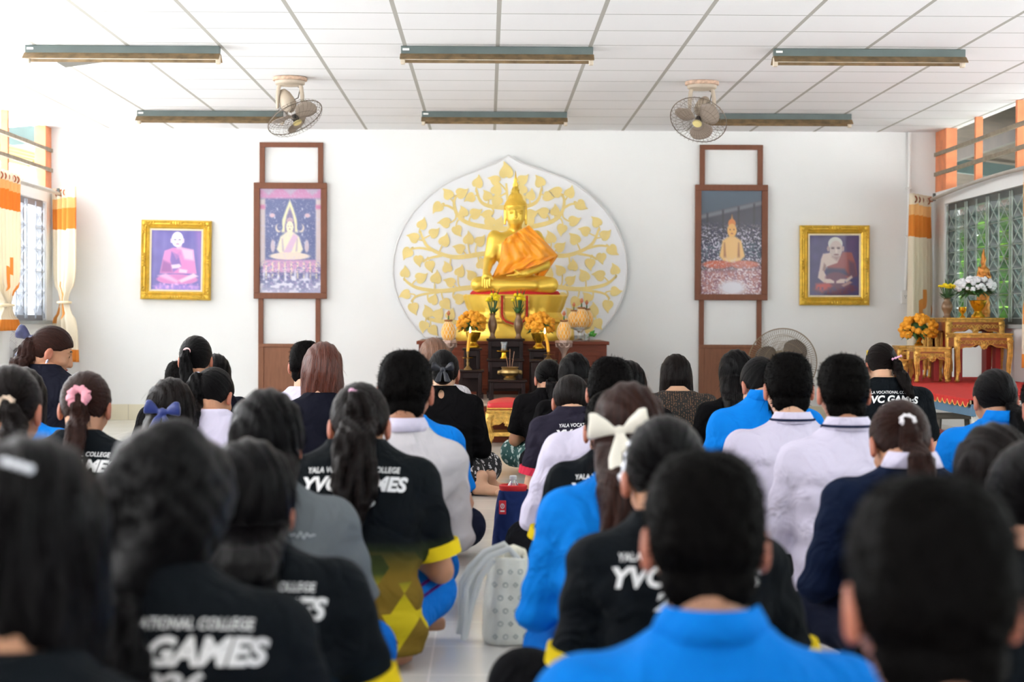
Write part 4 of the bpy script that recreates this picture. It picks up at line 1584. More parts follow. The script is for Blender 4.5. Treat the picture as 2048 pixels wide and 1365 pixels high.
def monk_print_a():
    c = Canvas(110, 132, (106, 96, 176))
    for k in range(6):
        x = 0.05 + 0.18 * k
        c.poly([(x, 0), (x + 0.07, 0), (x + 0.06, 1), (x - 0.02, 1)], (134, 120, 196), op=0.35, soft=0.06)
    c.blend(0.4 * c.n1, (82, 74, 150))
    c.poly([(0.85, 0), (1, 0), (1, 1), (0.93, 0.6)], (150, 110, 190), op=0.6, soft=0.08)
    robe, dk = (214, 130, 196), (150, 88, 160)
    c.poly([(0.42, 0.3), (0.6, 0.29), (0.83, 0.33), (0.88, 0.62), (0.9, 0.72), (0.18, 0.72), (0.24, 0.46), (0.27, 0.35)], robe)
    c.poly([(0.58, 0.3), (0.82, 0.33), (0.84, 0.5), (0.66, 0.48)], (236, 186, 216), soft=0.05)
    c.poly([(0.4, 0.36), (0.54, 0.42), (0.6, 0.6), (0.44, 0.7), (0.38, 0.5)], (126, 96, 176), soft=0.03)
    for k in range(4):
        c.poly([(0.4 + 0.02 * k, 0.34 + 0.025 * k), (0.5, 0.4 + 0.025 * k), (0.6, 0.34 + 0.02 * k), (0.5, 0.415 + 0.025 * k)], (188, 120, 190))
    c.poly([(0.24, 0.5), (0.4, 0.56), (0.42, 0.7), (0.2, 0.7)], dk, soft=0.05)
    c.poly([(0.4, 0.58), (0.56, 0.56), (0.6, 0.6), (0.55, 0.63), (0.42, 0.64)], (232, 206, 226))
    c.poly([(0.56, 0.64), (0.72, 0.66), (0.7, 0.71), (0.55, 0.7)], (226, 196, 220))
    c.ell(0.52, 0.815, 0.4, 0.085, (206, 124, 190), 0.12)
    c.poly([(0.14, 0.76), (0.3, 0.72), (0.55, 0.84), (0.52, 0.88)], (230, 170, 214), soft=0.04)
    c.poly([(0.55, 0.83), (0.84, 0.71), (0.93, 0.76), (0.6, 0.87)], (240, 200, 222), soft=0.03)
    c.poly([(0.5, 0.24), (0.6, 0.24), (0.6, 0.32), (0.5, 0.32)], (206, 170, 206))
    c.ell(0.515, 0.16, 0.115, 0.125, (234, 228, 244), 0.1)
    for s in (-1, 1):
        c.ell(0.515 + s * 0.115, 0.18, 0.02, 0.04, (216, 196, 226))
        c.ell(0.515 + s * 0.045, 0.165, 0.028, 0.01, (120, 110, 150), 0.5)
    c.ell(0.52, 0.19, 0.015, 0.03, (206, 196, 226), 0.6)
    c.ell(0.52, 0.235, 0.04, 0.012, (180, 140, 180), 0.5)
    c.poly([(0.12, 0.9), (0.9, 0.9), (0.98, 1), (0.05, 1)], (150, 120, 206), soft=0.06)
    c.blend((c.n2 - 0.5) * 2 * (c.Y > 0.88), (226, 170, 226))
    return c


def monk_print_b():
    c = Canvas(110, 132, (66, 52, 106))
    c.blend(np.clip((0.45 - abs(c.X - 0.12) * 4), 0, 1) * np.clip(0.6 - c.Y, 0, 1), (110, 120, 190))
    c.poly([(0.55, 0), (1, 0), (1, 0.6), (0.7, 0.4)], (92, 60, 110), op=0.8, soft=0.15)
    c.blend(0.5 * c.n1, (48, 38, 84))
    skin, sk2 = (206, 186, 176), (150, 118, 112)
    c.poly([(0.38, 0.3), (0.5, 0.27), (0.64, 0.34), (0.66, 0.56), (0.34, 0.56), (0.2, 0.62), (0.24, 0.4), (0.28, 0.31)], skin, soft=0.025)
    c.poly([(0.3, 0.46), (0.34, 0.5), (0.3, 0.66), (0.26, 0.62)], sk2, soft=0.03)
    c.poly([(0.2, 0.6), (0.28, 0.58), (0.4, 0.74), (0.32, 0.8), (0.18, 0.7)], skin, soft=0.02)
    robe = (150, 74, 72)
    c.poly([(0.66, 0.28), (0.84, 0.29), (0.92, 0.48), (0.95, 0.66), (0.8, 0.72), (0.4, 0.62), (0.36, 0.52), (0.56, 0.46)], robe, soft=0.02)
    c.poly([(0.78, 0.42), (0.9, 0.46), (0.95, 0.68), (0.8, 0.7)], (92, 52, 76), soft=0.06)
    c.poly([(0.34, 0.54), (0.7, 0.56), (0.78, 0.66), (0.36, 0.7)], (56, 44, 84), soft=0.05)
    c.ell(0.53, 0.7, 0.2, 0.09, (104, 50, 74), 0.3)
    c.ell(0.52, 0.88, 0.42, 0.1, (98, 42, 66), 0.25)
    c.poly([(0.14, 0.8), (0.4, 0.78), (0.46, 0.84), (0.26, 0.93), (0.14, 0.88)], (186, 66, 60), soft=0.05)
    for s in (-1, 1):
        c.poly([(0.52 + s * 0.2, 0.72), (0.52 + s * 0.18, 0.79), (0.52 + s * 0.02, 0.79), (0.52 + s * 0.02, 0.755), (0.52 + s * 0.1, 0.72)], (212, 190, 180), soft=0.02)
    c.poly([(0.7, 0.74), (0.84, 0.66), (0.86, 0.7), (0.74, 0.78)], skin)
    c.poly([(0.64, 0.82), (0.8, 0.75), (0.86, 0.78), (0.68, 0.85)], (170, 130, 126), soft=0.02)
    c.ell(0.52, 0.15, 0.14, 0.11, (204, 204, 196), 0.08)
    c.ell(0.53, 0.24, 0.125, 0.14, (196, 178, 172), 0.1)
    for s in (-1, 1):
        c.ell(0.525 + s * 0.145, 0.23, 0.022, 0.045, (176, 150, 146))
        c.ell(0.525 + s * 0.055, 0.225, 0.035, 0.012, (90, 66, 70), 0.6)
        c.ell(0.525 + s * 0.055, 0.205, 0.04, 0.006, (130, 106, 104), 0.8)
    c.ell(0.54, 0.265, 0.02, 0.035, (216, 200, 192), 0.6)
    c.ell(0.54, 0.325, 0.05, 0.012, (130, 90, 92), 0.6)
    c.poly([(0.46, 0.36), (0.6, 0.36), (0.55, 0.42)], sk2, soft=0.06)
    c.blend((c.n2 - 0.5) * 1.6 * (c.Y > 0.85), (60, 40, 96))
    return c


def picture_panel(label, x0u, x1u, yu0, yu1, x0, x1, y0, y1, xl0, xl1, ybot, canvas):
    """wall-mounted brown timber panel: small open frame above, framed print, open frame and board below."""
    Y = YB - 0.03
    cx = (ctr(x0, Y) + ctr(x1, Y)) / 2
    t = thing('shrine_wall_panel', label, 'wall panel', (cx, Y, 0), 0, 'brown timber picture panels on the back wall')

    def X(px):
        return P(px, 450, Y).x - cx

    def Z(px, py):
        return P(px, py, Y).z
    xm = (x0 + x1) / 2
    th = 0.1
    zt, zb_ = Z(xm, yu0), Z(xm, y0)
    w0, w1 = X(x0u), X(x1u)
    b = MB()
    b.bx(w0, w1, -0.01, 0.028, zt - 0.045, zt)
    b.bx(w0, w0 + 0.048, -0.01, 0.028, zb_ - 0.02, zt - 0.045)
    b.bx(w1 - 0.048, w1, -0.01, 0.028, zb_ - 0.02, zt - 0.045)
    b.build('upper_frame', M_brown, t, bevel=0.003)
    a0, a1 = X(x0), X(x1)
    zt, zb_ = Z(xm, y0), Z(xm, y1)
    b = MB()
    e = 0.056
    b.bx(a0, a1, -0.03, 0.026, zt - e, zt)
    b.bx(a0, a1, -0.03, 0.026, zb_, zb_ + e)
    b.bx(a0, a0 + e, -0.03, 0.026, zb_ + e, zt - e)
    b.bx(a1 - e, a1, -0.03, 0.026, zb_ + e, zt - e)
    b.build('picture_frame', M_brown, t, bevel=0.004)
    o = canvas.mesh('print', a1 - a0 - 2 * e + 0.01, zt - zb_ - 2 * e + 0.01, M_print, t)
    o.location = ((a0 + a1) / 2, -0.006, zb_ + e - 0.005)
    o['label'] = 'faded print of a seated gold Buddha'
    z2_, zmid = Z(xm, y1), Z(xm, ybot)
    w0, w1 = X(xl0), X(xl1)
    b = MB()
    b.bx(w0, w0 + 0.045, -0.01, 0.028, zmid, z2_ + 0.02)
    b.bx(w1 - 0.045, w1, -0.01, 0.028, zmid, z2_ + 0.02)
    b.build('lower_frame', M_brown, t, bevel=0.003)
    b = MB()
    b.bx(w0, w1, -0.01, 0.028, zmid - 0.03, zmid)
    b.bx(w0, w0 + 0.05, -0.01, 0.028, 0.15, zmid - 0.03)
    b.bx(w1 - 0.05, w1, -0.01, 0.028, 0.15, zmid - 0.03)
    b.bx(w0 + 0.05, w1 - 0.05, 0.0, 0.028, 0.15, zmid - 0.03)
    b.build('lower_board', mat('brown_board', rgb(136, 88, 62), 0.6, var=0.12, vs=7, stretch=(6, 1, 1)), t, bevel=0.003)
    return t


picture_panel('tall brown timber panel left of the altar holding a bluish Buddha print', 519, 646, 285, 366, 508, 654, 366, 598, 517, 641, 688, buddha_print_a())
picture_panel('tall brown timber panel right of the altar holding a dark weathered Buddha print', 1399, 1525, 290, 370, 1390, 1535, 370, 601, 1399, 1524, 690, buddha_print_b())


def gilt_frame(label, x0, x1, y0, y1, canvas, roll):
    Y = YB - 0.04
    a, c = P(x0, (y0 + y1) / 2, Y).x, P(x1, (y0 + y1) / 2, Y).x
    w_ = c - a
    zt, zb_ = P((x0 + x1) / 2, y0, Y).z, P((x0 + x1) / 2, y1, Y).z
    hh = zt - zb_
    t = thing('portrait_frame', label, 'framed portrait', ((a + c) / 2, Y, zb_))
    t.rotation_euler = (0, roll, 0)
    t['group'] = 'gilt framed monk portraits'
    fw = 0.078
    b = MB()
    prof = [(0.0, 0.035), (0.0, -0.012), (0.014, -0.028), (0.024, -0.016), (0.04, -0.02), (0.052, -0.004), (0.06, -0.008), (fw, 0.006), (fw, 0.035)]

    def corner(u):
        return [(-w_ / 2 + u, u), (w_ / 2 - u, u), (w_ / 2 - u, hh - u), (-w_ / 2 + u, hh - u)]
    vs, fs = [], []
    for (u, yv) in prof:
        for (x_, z_) in corner(u):
            vs.append((x_, yv, z_))
    for i in range(len(prof) - 1):
        for k in range(4):
            l = (k + 1) % 4
            fs.append((i * 4 + k, i * 4 + l, i * 4 + 4 + l, i * 4 + 4 + k))
    b.add(vs, fs)
    b.build('frame', M_giltfrm, t, smooth=30)
    b = MB()
    for sx in (-1, 1):
        for z_ in (0, hh):
            sz = 1 if z_ == 0 else -1
            c0 = (sx * (w_ / 2 - 0.03), -0.02, z_ + sz * 0.03)
            b.ell(c0, (0.026, 0.016, 0.026), 10)
            for k in range(3):
                b.ell((c0[0] - sx * (0.035 + 0.026 * k), -0.018, z_ + sz * (0.022 + 0.006 * (k % 2))), (0.017 - 0.003 * k, 0.012, 0.012), 8)
                b.ell((sx * (w_ / 2 - 0.022 - 0.006 * (k % 2)), -0.018, c0[2] + sz * (0.035 + 0.026 * k)), (0.012, 0.012, 0.017 - 0.003 * k), 8)
            b.tube(spiral((c0[0] - sx * 0.02, -0.026, c0[2] + sz * 0.02), 0.022, 1.3, 14, sx), 0.005, 5)
    for k in range(-2, 3):
        for z_ in (0.026, hh - 0.026):
            b.ell((k * 0.024, -0.02, z_), (0.015, 0.014, 0.02 - 0.004 * abs(k)), 8)
        for sx in (-1, 1):
            b.ell((sx * (w_ / 2 - 0.026), -0.02, hh / 2 + k * 0.026), (0.02 - 0.004 * abs(k), 0.014, 0.015), 8)
    b.build('frame_ornament', M_giltfrm, t)
    u = fw
    b = MB()
    for (x_0, x_1, z_0, z_1) in ((-w_ / 2 + u - 0.002, w_ / 2 - u + 0.002, u - 0.002, u + 0.016), (-w_ / 2 + u - 0.002, w_ / 2 - u + 0.002, hh - u - 0.016, hh - u + 0.002), (-w_ / 2 + u - 0.002, -w_ / 2 + u + 0.016, u + 0.016, hh - u - 0.016), (w_ / 2 - u - 0.016, w_ / 2 - u + 0.002, u + 0.016, hh - u - 0.016)):
        b.bx(x_0, x_1, 0.008, 0.02, z_0, z_1)
    b.build('cream_slip', mat('cream_slip', rgb(232, 218, 190), 0.6), t, smooth=0)
    o = canvas.mesh('print', w_ - 2 * u - 0.02, hh - 2 * u - 0.02, M_print, t)
    o.location = (0, 0.016, u + 0.01)
    o['label'] = 'portrait print of a seated elderly monk in robes'
    MB().bx(-w_ / 2 + 0.01, w_ / 2 - 0.01, 0.02, 0.034, 0.01, hh - 0.01).build('backing', M_brown, t, smooth=0)
    return t


gilt_frame('gilt framed portrait of a monk in pinkish robe, left of the timber panel', 281, 421, 441, 600, monk_print_a(), R(0.8))
gilt_frame('gilt framed portrait of a bare-shouldered monk in dark red, right of the timber panel', 1600, 1739, 451, 611, monk_print_b(), R(-0.2))

# ================================================================== CEILING LAMPS AND FANS
M_lamp = mat('greygreen_fitting', rgb(92, 104, 102), 0.5, var=0.12, vs=5)
M_rust = mat('rusty_reflector', rgb(128, 106, 76), 0.6, var=0.4, vs=14)
M_tube = mat('fluorescent_tube', rgb(244, 244, 240), 0.35)


def batten(label, x0, x1, y):
    Y = F * (ZC - CAMZ) / (636 - y)
    for _ in range(3):
        p = P((x0 + x1) / 2, y, Y)
        Y *= (ZC - CAMZ) / (p.z - CAMZ)
    a, c = P(x0, y, Y).x, P(x1, y, Y).x
    L = (c - a) / 2
    t = thing('ceiling_light', label, 'ceiling light', ((a + c) / 2, Y, ZC), 0, 'fluorescent battens on the ceiling')
    t['kind'] = 'thing'
    MB().bx(-L, L, -0.03, 0.03, -0.055, -0.0005).build('housing', M_lamp, t, bevel=0.004)
    b = MB()
    b.prism([(-0.085, -0.091), (-0.08, -0.095), (-0.028, -0.058), (0.028, -0.058), (0.08, -0.095), (0.085, -0.091), (0.03, -0.05), (-0.03, -0.05)], -L - 0.004, L + 0.004, 'x')
    b.build('reflector', M_rust, t, smooth=0)
    for s in (-1, 1):
        MB().bx(s * (L - 0.012) - 0.014, s * (L - 0.012) + 0.014, -0.022, 0.022, -0.115, -0.055).build('lamp_holder', mat('cream_plastic', rgb(214, 200, 180), 0.5), t, bevel=0.004)
    MB().cyl((-L + 0.02, 0, -0.074), (L - 0.02, 0, -0.074), 0.012, n=14).build('tube', M_tube, t)
    MB().bx(-L + 0.012, -L + 0.055, -0.0315, -0.03, -0.03, -0.016).build('rating_sticker', M_conduit, t, smooth=0)
    return t


batten('grey-green fluorescent batten on the ceiling, front row, leftmost', 52, 440, 92)
batten('grey-green fluorescent batten on the ceiling, front row, in the middle', 802, 1186, 94)
batten('grey-green fluorescent batten on the ceiling, front row, rightmost', 1547, 1929, 99)
batten('grey-green fluorescent batten nearer the back wall, partly behind the left ceiling fan', 275, 566, 222)
batten('grey-green fluorescent batten nearer the back wall, above the gold statue', 844, 1134, 224)
batten('grey-green fluorescent batten nearer the back wall, partly behind the right ceiling fan', 1410, 1702, 228)

M_fanpl = mat('old_cream_fan_plastic', rgb(186, 172, 154), 0.5, var=0.08, vs=10)
M_wire = mat('dull_fan_wire', rgb(112, 100, 88), 0.45, metal=0.4, var=0.15)
M_fblade = mat('fan_blade_plastic', rgb(150, 136, 124), 0.45, var=0.06)


def cage(b, R0, depth_f, depth_b, rot, c, nr, rw=0.0016, rings=(0.25, 0.5, 0.75), flat=0.55):
    """wire cage with its axis on local -y (front)"""
    def T(v):
        return rot @ Vector(v) + Vector(c)
    for s, d in ((-1, depth_f), (1, depth_b)):
        for k in range(nr):
            a = 2 * PI * k / nr
            pts = []
            for (r, q) in ((0.18, 1.0), (flat, 0.97), (0.86, 0.75), (0.97, 0.4), (1.0, 0.0)):
                pts.append(T((R0 * r * math.cos(a), s * d * q, R0 * r * math.sin(a))))
            b.tube(pts, rw, 4)
        for r in rings:
            q = 1.0 if r < flat else 0.9
            b.tube([T((R0 * r * math.cos(2 * PI * i / 40), s * d * q, R0 * r * math.sin(2 * PI * i / 40))) for i in range(40)], rw, 4, closed=True)
    b.tube([T((R0 * math.cos(2 * PI * i / 48), 0, R0 * math.sin(2 * PI * i / 48))) for i in range(48)], rw * 3.2, 6, closed=True)


def fan_blades(rot, c, R0, n, w, ph=0.3):
    b = MB()
    for k in range(n):
        a0 = ph + 2 * PI * k / n
        nu, nv = 8, 6
        vs, fs = [], []
        for i in range(nu + 1):
            r = R0 * (0.14 + 0.86 * i / nu)
            for j in range(nv + 1):
                v = j / nv - 0.5
                wid = w * (0.45 + 0.75 * math.sin(PI * min(1, 0.15 + 0.75 * i / nu)))
                a = a0 + v * wid
                rr = r * (1 - 0.12 * (i / nu) * abs(v * 2) ** 3)
                vs.append(rot @ Vector((rr * math.cos(a), v * 0.055 * (0.6 + 0.4 * i / nu), rr * math.sin(a))) + Vector(c))
        for i in range(nu):
            for j in range(nv):
                q = i * (nv + 1) + j
                fs.append((q, q + 1, q + nv + 2, q + nv + 1))
        b.add(vs, fs)
    return b


def orbit_fan(label, x, y, rx, ry, rz, off, ph):
    Y = F * (ZC - CAMZ) / (636 - y)
    p = P(x, y, Y)
    t = thing('orbit_fan', label, 'ceiling fan', (p.x, Y, ZC), 0, 'caged ceiling fans')
    MB().lathe([(0.11, -0.03), (0.125, -0.026), (0.127, -0.005), (0.12, -0.0005)], n=40).build('mount_plate', mat('rusted_cream', rgb(190, 160, 138), 0.6, var=0.35, vs=30), t)
    b = MB()
    pts = []
    for i in range(15):
        a = PI * i / 14
        xx = -0.092 * math.cos(a)
        pts.append((xx, 0, -0.055 - 0.0 if 2 < i < 12 else -0.23 if i in (0, 14) else -0.14 if i in (1, 13) else -0.075))
    b.tube(pts, [0.016 if i in (0, 14) else 0.022 for i in range(15)], 10, flat=0.7)
    b.lathe([(0.095, -0.06), (0.108, -0.05), (0.11, -0.028)], n=36)
    b.build('yoke', M_fanpl, t)
    rot = rotm(rx, ry, rz)
    c = Vector(off)
    b = MB()
    mrot = rot @ rotm(R(-90), 0, 0)
    b.lathe([(0.005, -0.16), (0.03, -0.15), (0.05, -0.11), (0.058, -0.06), (0.06, -0.03), (0.05, 0.0), (0.02, 0.03)], c + rot @ Vector((0, 0.02, 0)), 28, rot=rotm(0, 0, 0) @ rot @ rotm(R(90), 0, 0))
    b.build('motor', M_fanpl, t)
    b = MB()
    cc = c + rot @ Vector((0, -0.07, 0))
    cage(b, 0.212, 0.06, 0.05, rot, cc, 36, 0.0011)
    b.build('wire_cage', M_wire, t)
    fan_blades(rot, cc, 0.185, 3, 1.3, ph).build('blades', M_fblade, t, solid=0.003)
    b = MB().lathe([(0.001, 0.052), (0.03, 0.05), (0.036, 0.042), (0.03, 0.04)], cc, 24, rot=rot @ rotm(R(90), 0, 0))
    b.build('badge', mat('cream_badge', rgb(222, 206, 140), 0.5), t)
    MB().lathe([(0.024, -0.02), (0.026, 0.02), (0.02, 0.026)], cc, 20, rot=rot @ rotm(R(90), 0, 0)).build('hub', mat('black_hub', rgb(40, 38, 38), 0.4), t)
    MB().tube([(0.03, 0.02, -0.05), (0.075, 0.0, -0.08), (0.06, 0.0, -0.15), (0.02, 0.0, -0.17)], 0.004, 6).build('cable', mat('grey_cable', rgb(90, 86, 80), 0.6), t)
    return t


orbit_fan('caged orbit fan hanging from the ceiling above the left timber panel, tilted to the right', 580, 158, R(72), R(-27), 0, (0.01, 0, -0.24), 0.4)
orbit_fan('caged orbit fan hanging from the ceiling above the right timber panel, facing the room', 1404, 162, R(48), R(16), R(-8), (-0.01, 0, -0.24), 0.9)


def stand_fan(label, x, y, r_px, Y, rz, ph, mcol):
    p = P(x, y, Y)
    R0 = r_px / (F / Y)
    t = thing('stand_fan', label, 'standing fan', (p.x, Y, 0), rz, None)
    c = (0, 0, p.z)
    rot = rotm(R(4), 0, 0)
    b = MB()
    cage(b, R0, 0.09, 0.08, rot, c, 90, 0.0015, rings=(0.2, 0.4, 0.6, 0.8), flat=0.7)
    b.build('wire_cage', mcol, t)
    fan_blades(rot, c, R0 * 0.82, 3, 1.25, ph).build('blades', mat('dark_fan_blade', rgb(92, 84, 78), 0.45, var=0.05), t, solid=0.003)
    MB().lathe([(0.001, 0.06), (0.05, 0.055), (0.06, 0.03), (0.06, -0.03)], c, 24, rot=rot @ rotm(R(90), 0, 0)).build('hub', M_fblade, t)
    MB().lathe([(0.05, -0.06), (0.09, -0.1), (0.095, -0.18), (0.07, -0.25), (0.01, -0.27)], c, 24, rot=rot @ rotm(R(90), 0, 0)).build('motor', M_fanpl, t)
    MB().tube([(0, 0.17, 0.03), (0, 0.17, p.z - 0.06)], 0.018, 12).build('pole', mat('chrome_pole', rgb(170, 170, 170), 0.3, metal=0.8), t)
    MB().lathe([(0.24, 0.0), (0.24, 0.02), (0.2, 0.035), (0.04, 0.06), (0.025, 0.12)], (0, 0.17, 0), 32).build('base', M_fanpl, t)
    return t


stand_fan('large standing fan with dark blades in front of the right timber panel', 1565, 726, 69, 15.5, 0.0, 0.75, mat('bronze_wire', rgb(150, 132, 106), 0.45, metal=0.3))
stand_fan('standing fan with a pale wire cage at the left edge under the window', 12, 722, 62, 15.0, R(-18), 0.2, mat('pale_wire', rgb(206, 200, 206), 0.45, metal=0.2))

# ================================================================== CONDUIT AND SOCKET
Y = YB - 0.03
a, c = P(1819, 272, Y), P(1811, 585, Y)
t = thing('wall_conduit', 'white plastic cable conduit running down the back wall at the right', 'conduit', (a.x, Y, 0))
MB().tube([(0, 0, ZC - 0.003), (0, 0, P(1818, 420, Y).z), (c.x - a.x, 0, c.z + 0.02)], 0.016, 12).build('pipe', M_conduit, t)
b = MB()
for z_ in (2.2, 1.75, P(1814, 530, Y).z):
    b.bx(-0.03, 0.024, -0.018, 0.024, z_ - 0.01, z_ + 0.01)
b.build('clip', M_conduit, t)
p = P(1811, 595, YB - 0.045)
t = thing('wall_socket', 'white double-gang socket box at the foot of the conduit', 'socket', (p.x, YB - 0.045, p.z))
MB().bx(-0.037, 0.037, 0, 0.044, -0.062, 0.062).build('box', M_conduit, t, bevel=0.004)
MB().bx(-0.034, 0.034, -0.006, 0.0, -0.058, 0.058).build('face_plate', M_conduit, t, bevel=0.002)
b = MB()
for x_, z_ in ((-0.008, 0.012), (0.008, 0.012), (0.0, -0.004)):
    b.box((x_, -0.0065, z_), (0.004, 0.002, 0.01))
b.build('slot', mat('dark_slot', rgb(40, 40, 40), 0.6), t, smooth=0)

# ================================================================== CURTAINS AND RODS
def curtain_mat():
    m, nt, b, out = nodes_of('curtain_fabric')
    tc = N(nt, 'ShaderNodeTexCoord')
    at = N(nt, 'ShaderNodeAttribute')
    at.attribute_name = 'cloth'
    sp = N(nt, 'ShaderNodeSeparateXYZ')
    nt.links.new(at.outputs['Vector'], sp.inputs[0])
    v, u = sp.outputs[2], sp.outputs[0]
    nz = N(nt, 'ShaderNodeTexNoise', i_Scale=5.0, i_Detail=3.0)
    nt.links.new(at.outputs['Vector'], nz.inputs['Vector'])
    vz = math_n(nt, 'MULTIPLY_ADD', nz.outputs['Fac'], 0.03, math_n(nt, 'SUBTRACT', v, 0.015))
    cream, orange, pale = rgb(250, 240, 220), rgb(244, 160, 66), rgb(252, 206, 140)
    base = ramp(nt, vz, [(0.0, cream), (0.06, cream), (0.061, pale), (0.12, pale), (0.121, orange), (0.24, orange), (0.241, cream), (0.5, cream), (1.0, cream)])
    nt.nodes[-1].color_ramp.interpolation = 'CONSTANT'
    vo = N(nt, 'ShaderNodeTexVoronoi', i_Scale=4.2)
    nt.links.new(at.outputs['Vector'], vo.inputs['Vector'])
    flower = math_n(nt, 'LESS_THAN', math_n(nt, 'MULTIPLY_ADD', nz.outputs['Fac'], 0.35, vo.outputs['Distance']), 0.52)
    band = math_n(nt, 'LESS_THAN', math_n(nt, 'ABSOLUTE', math_n(nt, 'SUBTRACT', v, 0.66)), 0.12)
    col = mixc(nt, math_n(nt, 'MULTIPLY', flower, band), base, rgb(246, 176, 92))
    low = math_n(nt, 'LESS_THAN', 0.93, v)
    col = mixc(nt, low, col, orange)
    nt.links.new(col, b.inputs['Base Color'])
    b.inputs['Roughness'].default_value = 0.85
    tr = N(nt, 'ShaderNodeBsdfTranslucent')
    nt.links.new(col, tr.inputs[0])
    mx = N(nt, 'ShaderNodeMixShader')
    mx.inputs[0].default_value = 0.35
    nt.links.new(b.outputs[0], mx.inputs[1])
    nt.links.new(tr.outputs[0], mx.inputs[2])
    nt.links.new(mx.outputs[0], out.inputs[0])
    return m


M_curt = curtain_mat()


def curtain(label, x, y0, y1, ztop, zbot, sgn, waves=5, tie=None, amp=0.035, flare=0.0):
    """gathered curtain hung along the side wall, from depth y0 to y1."""
    t = thing('curtain', label, 'curtain', (x, (y0 + y1) / 2, zbot), 0, 'orange and cream curtains')
    nu, nv = 60, 44
    L = y1 - y0
    H = ztop - zbot
    V, A = [], []
    for j in range(nv + 1):
        v = j / nv
        z = H * (1 - v)
        k = 1.0
        if tie is not None:
            k = 1 - 0.62 * math.exp(-((v - tie) / 0.09) ** 2) - (0.2 * min(1, v / tie) if v < tie else 0.1) + flare * max(0, v - tie)
        for i in range(nu + 1):
            u = i / nu
            s = (u - 0.5) * L * k
            d = amp * math.sin(2 * PI * waves * u + 0.6 * math.sin(3 * v)) * (0.7 + 0.3 * v) * (0.6 if k < 0.6 else 1)
            V.append((-sgn * 0.0 + d, s, z))
            A.append((u * 1.4, 0, v))
    V = np.array(V)
    i = np.arange((nu + 1) * (nv + 1)).reshape(nv + 1, nu + 1)
    Q = np.stack([i[:-1, :-1], i[1:, :-1], i[1:, 1:], i[:-1, 1:]], -1).reshape(-1, 4)
    o = mesh_np('drape', V, Q, M_curt, t, attr={'cloth': ('FLOAT_VECTOR', np.array(A))})
    s = o.modifiers.new('solid', 'SOLIDIFY')
    s.thickness = 0.003
    if tie is not None:
        zt = H * (1 - tie)
        MB().tube([(0.055 * math.cos(a), L * 0.16 * math.sin(a), zt) for a in np.linspace(0, 2 * PI, 17)[:-1]], 0.012, 8, closed=True).build('tie_back', mat('cream_tie', rgb(244, 226, 190), 0.8), t)
    b = MB()
    for k in range(waves):
        yy = (k + 0.5) / waves * L - L / 2
        b.tube([(0, yy * (0.82 if tie is not None else 1) + 0.012 * math.cos(a), H - 0.05 + 0.032 * math.sin(a)) if False else (0.03 * math.cos(a), yy * 0.8, H - 0.05 + 0.03 * math.sin(a)) for a in np.linspace(0, 2 * PI, 17)[:-1]], 0.007, 6, closed=True)
    b.build('grommet', mat('copper_ring', rgb(176, 100, 66), 0.4, metal=0.5), t)
    return t


def rod(label, x, y0, y1, z0, z1, sag):
    t = thing('curtain_rod', label, 'curtain rod', (x, y1, z1), 0, 'curtain rods')
    n = 16
    MB().tube([(0, (y0 - y1) * i / n, (z0 - z1) * i / n + sag * math.sin(PI * i / n)) for i in range(n + 1)], 0.017, 10).build('pipe', mat('grey_pipe', rgb(178, 172, 162), 0.5, var=0.08), t)
    MB().ell((0, 0.015, 0), (0.026, 0.02, 0.026), 12).build('end_knob', mat('copper_ring', rgb(176, 100, 66)), t)
    MB().bx(-0.012, 0.012, -0.1, -0.08, -0.02, 0.05).build('bracket', M_frame, t)
    return t


rod('grey curtain rod along the left window', XL + 0.11, 12.7, 16.2, 2.11, 2.10, 0.0)
rod('grey sagging curtain rod along the right window', XR - 0.11, 12.7, 16.0, 2.12, 2.075, 0.03)
# the corner curtains hang across the corner, seen almost flat on
c1 = curtain('cream and orange curtain tied back in the corner left of the portrait', XL + 0.11, 15.85, 16.28, 2.16, 0.55, -1, 4, tie=0.66, amp=0.045, flare=0.8)
c2 = curtain('cream and orange curtain at the left edge of the picture', XL + 0.12, 13.9, 14.75, 2.16, 0.85, -1, 7, tie=0.84, amp=0.05)
c3 = curtain('cream and orange curtain in the corner right of the socket', XR - 0.11, 15.72, 16.26, 2.12, 0.5, 1, 5, amp=0.05)
c4 = curtain('cream and orange curtain at the right edge beyond the gilt tables', XR - 0.075, 12.7, 13.3, 2.12, 0.6, 1, 6, tie=0.55, amp=0.04)
c1.rotation_euler.z = R(38)
c1.location = (XL + 0.16, 16.13, 0.55)
c3.rotation_euler.z = R(-34)
c3.location = (XR - 0.2, 16.06, 0.5)

# ================================================================== RIGHT-HAND STAGE AND ITS ALTAR
ZS = 0.48
XS = 2.963
YE = 14.75
M_blue = mat('blue_grey_paint', rgb(86, 122, 150), 0.5, var=0.1, vs=6)
t = thing('stage', 'raised platform with blue fascia along the right wall', 'stage', (XS, 10.6, 0))
MB().bx(0, XR - XS - 0.006, 0, YE - 10.6 - 0.02, ZS - 0.03, ZS - 0.006).build('deck', M_white, t, smooth=0)
MB().bx(0, 0.03, 0, YE - 10.6 - 0.02, ZS - 0.105, ZS - 0.03).build('fascia', M_blue, t, bevel=0.003)
MB().bx(-0.012, 0.03, 0, YE - 10.6 - 0.02, ZS - 0.03, ZS - 0.006).build('edge_trim', mat('tan_edge', rgb(180, 150, 120), 0.6), t, smooth=0)
for yy in (0.3, 2.2, 3.9):
    for xx in (0.12, XR - XS - 0.12):
        MB().bx(xx - 0.03, xx + 0.03, yy - 0.03, yy + 0.03, 0, ZS - 0.03).build('leg', M_white, t, smooth=0)
b = MB()
for z_ in (0.12, 0.2):
    b.bx(0.1, 0.13, 0.1, YE - 10.6 - 0.06, z_, z_ + 0.022)
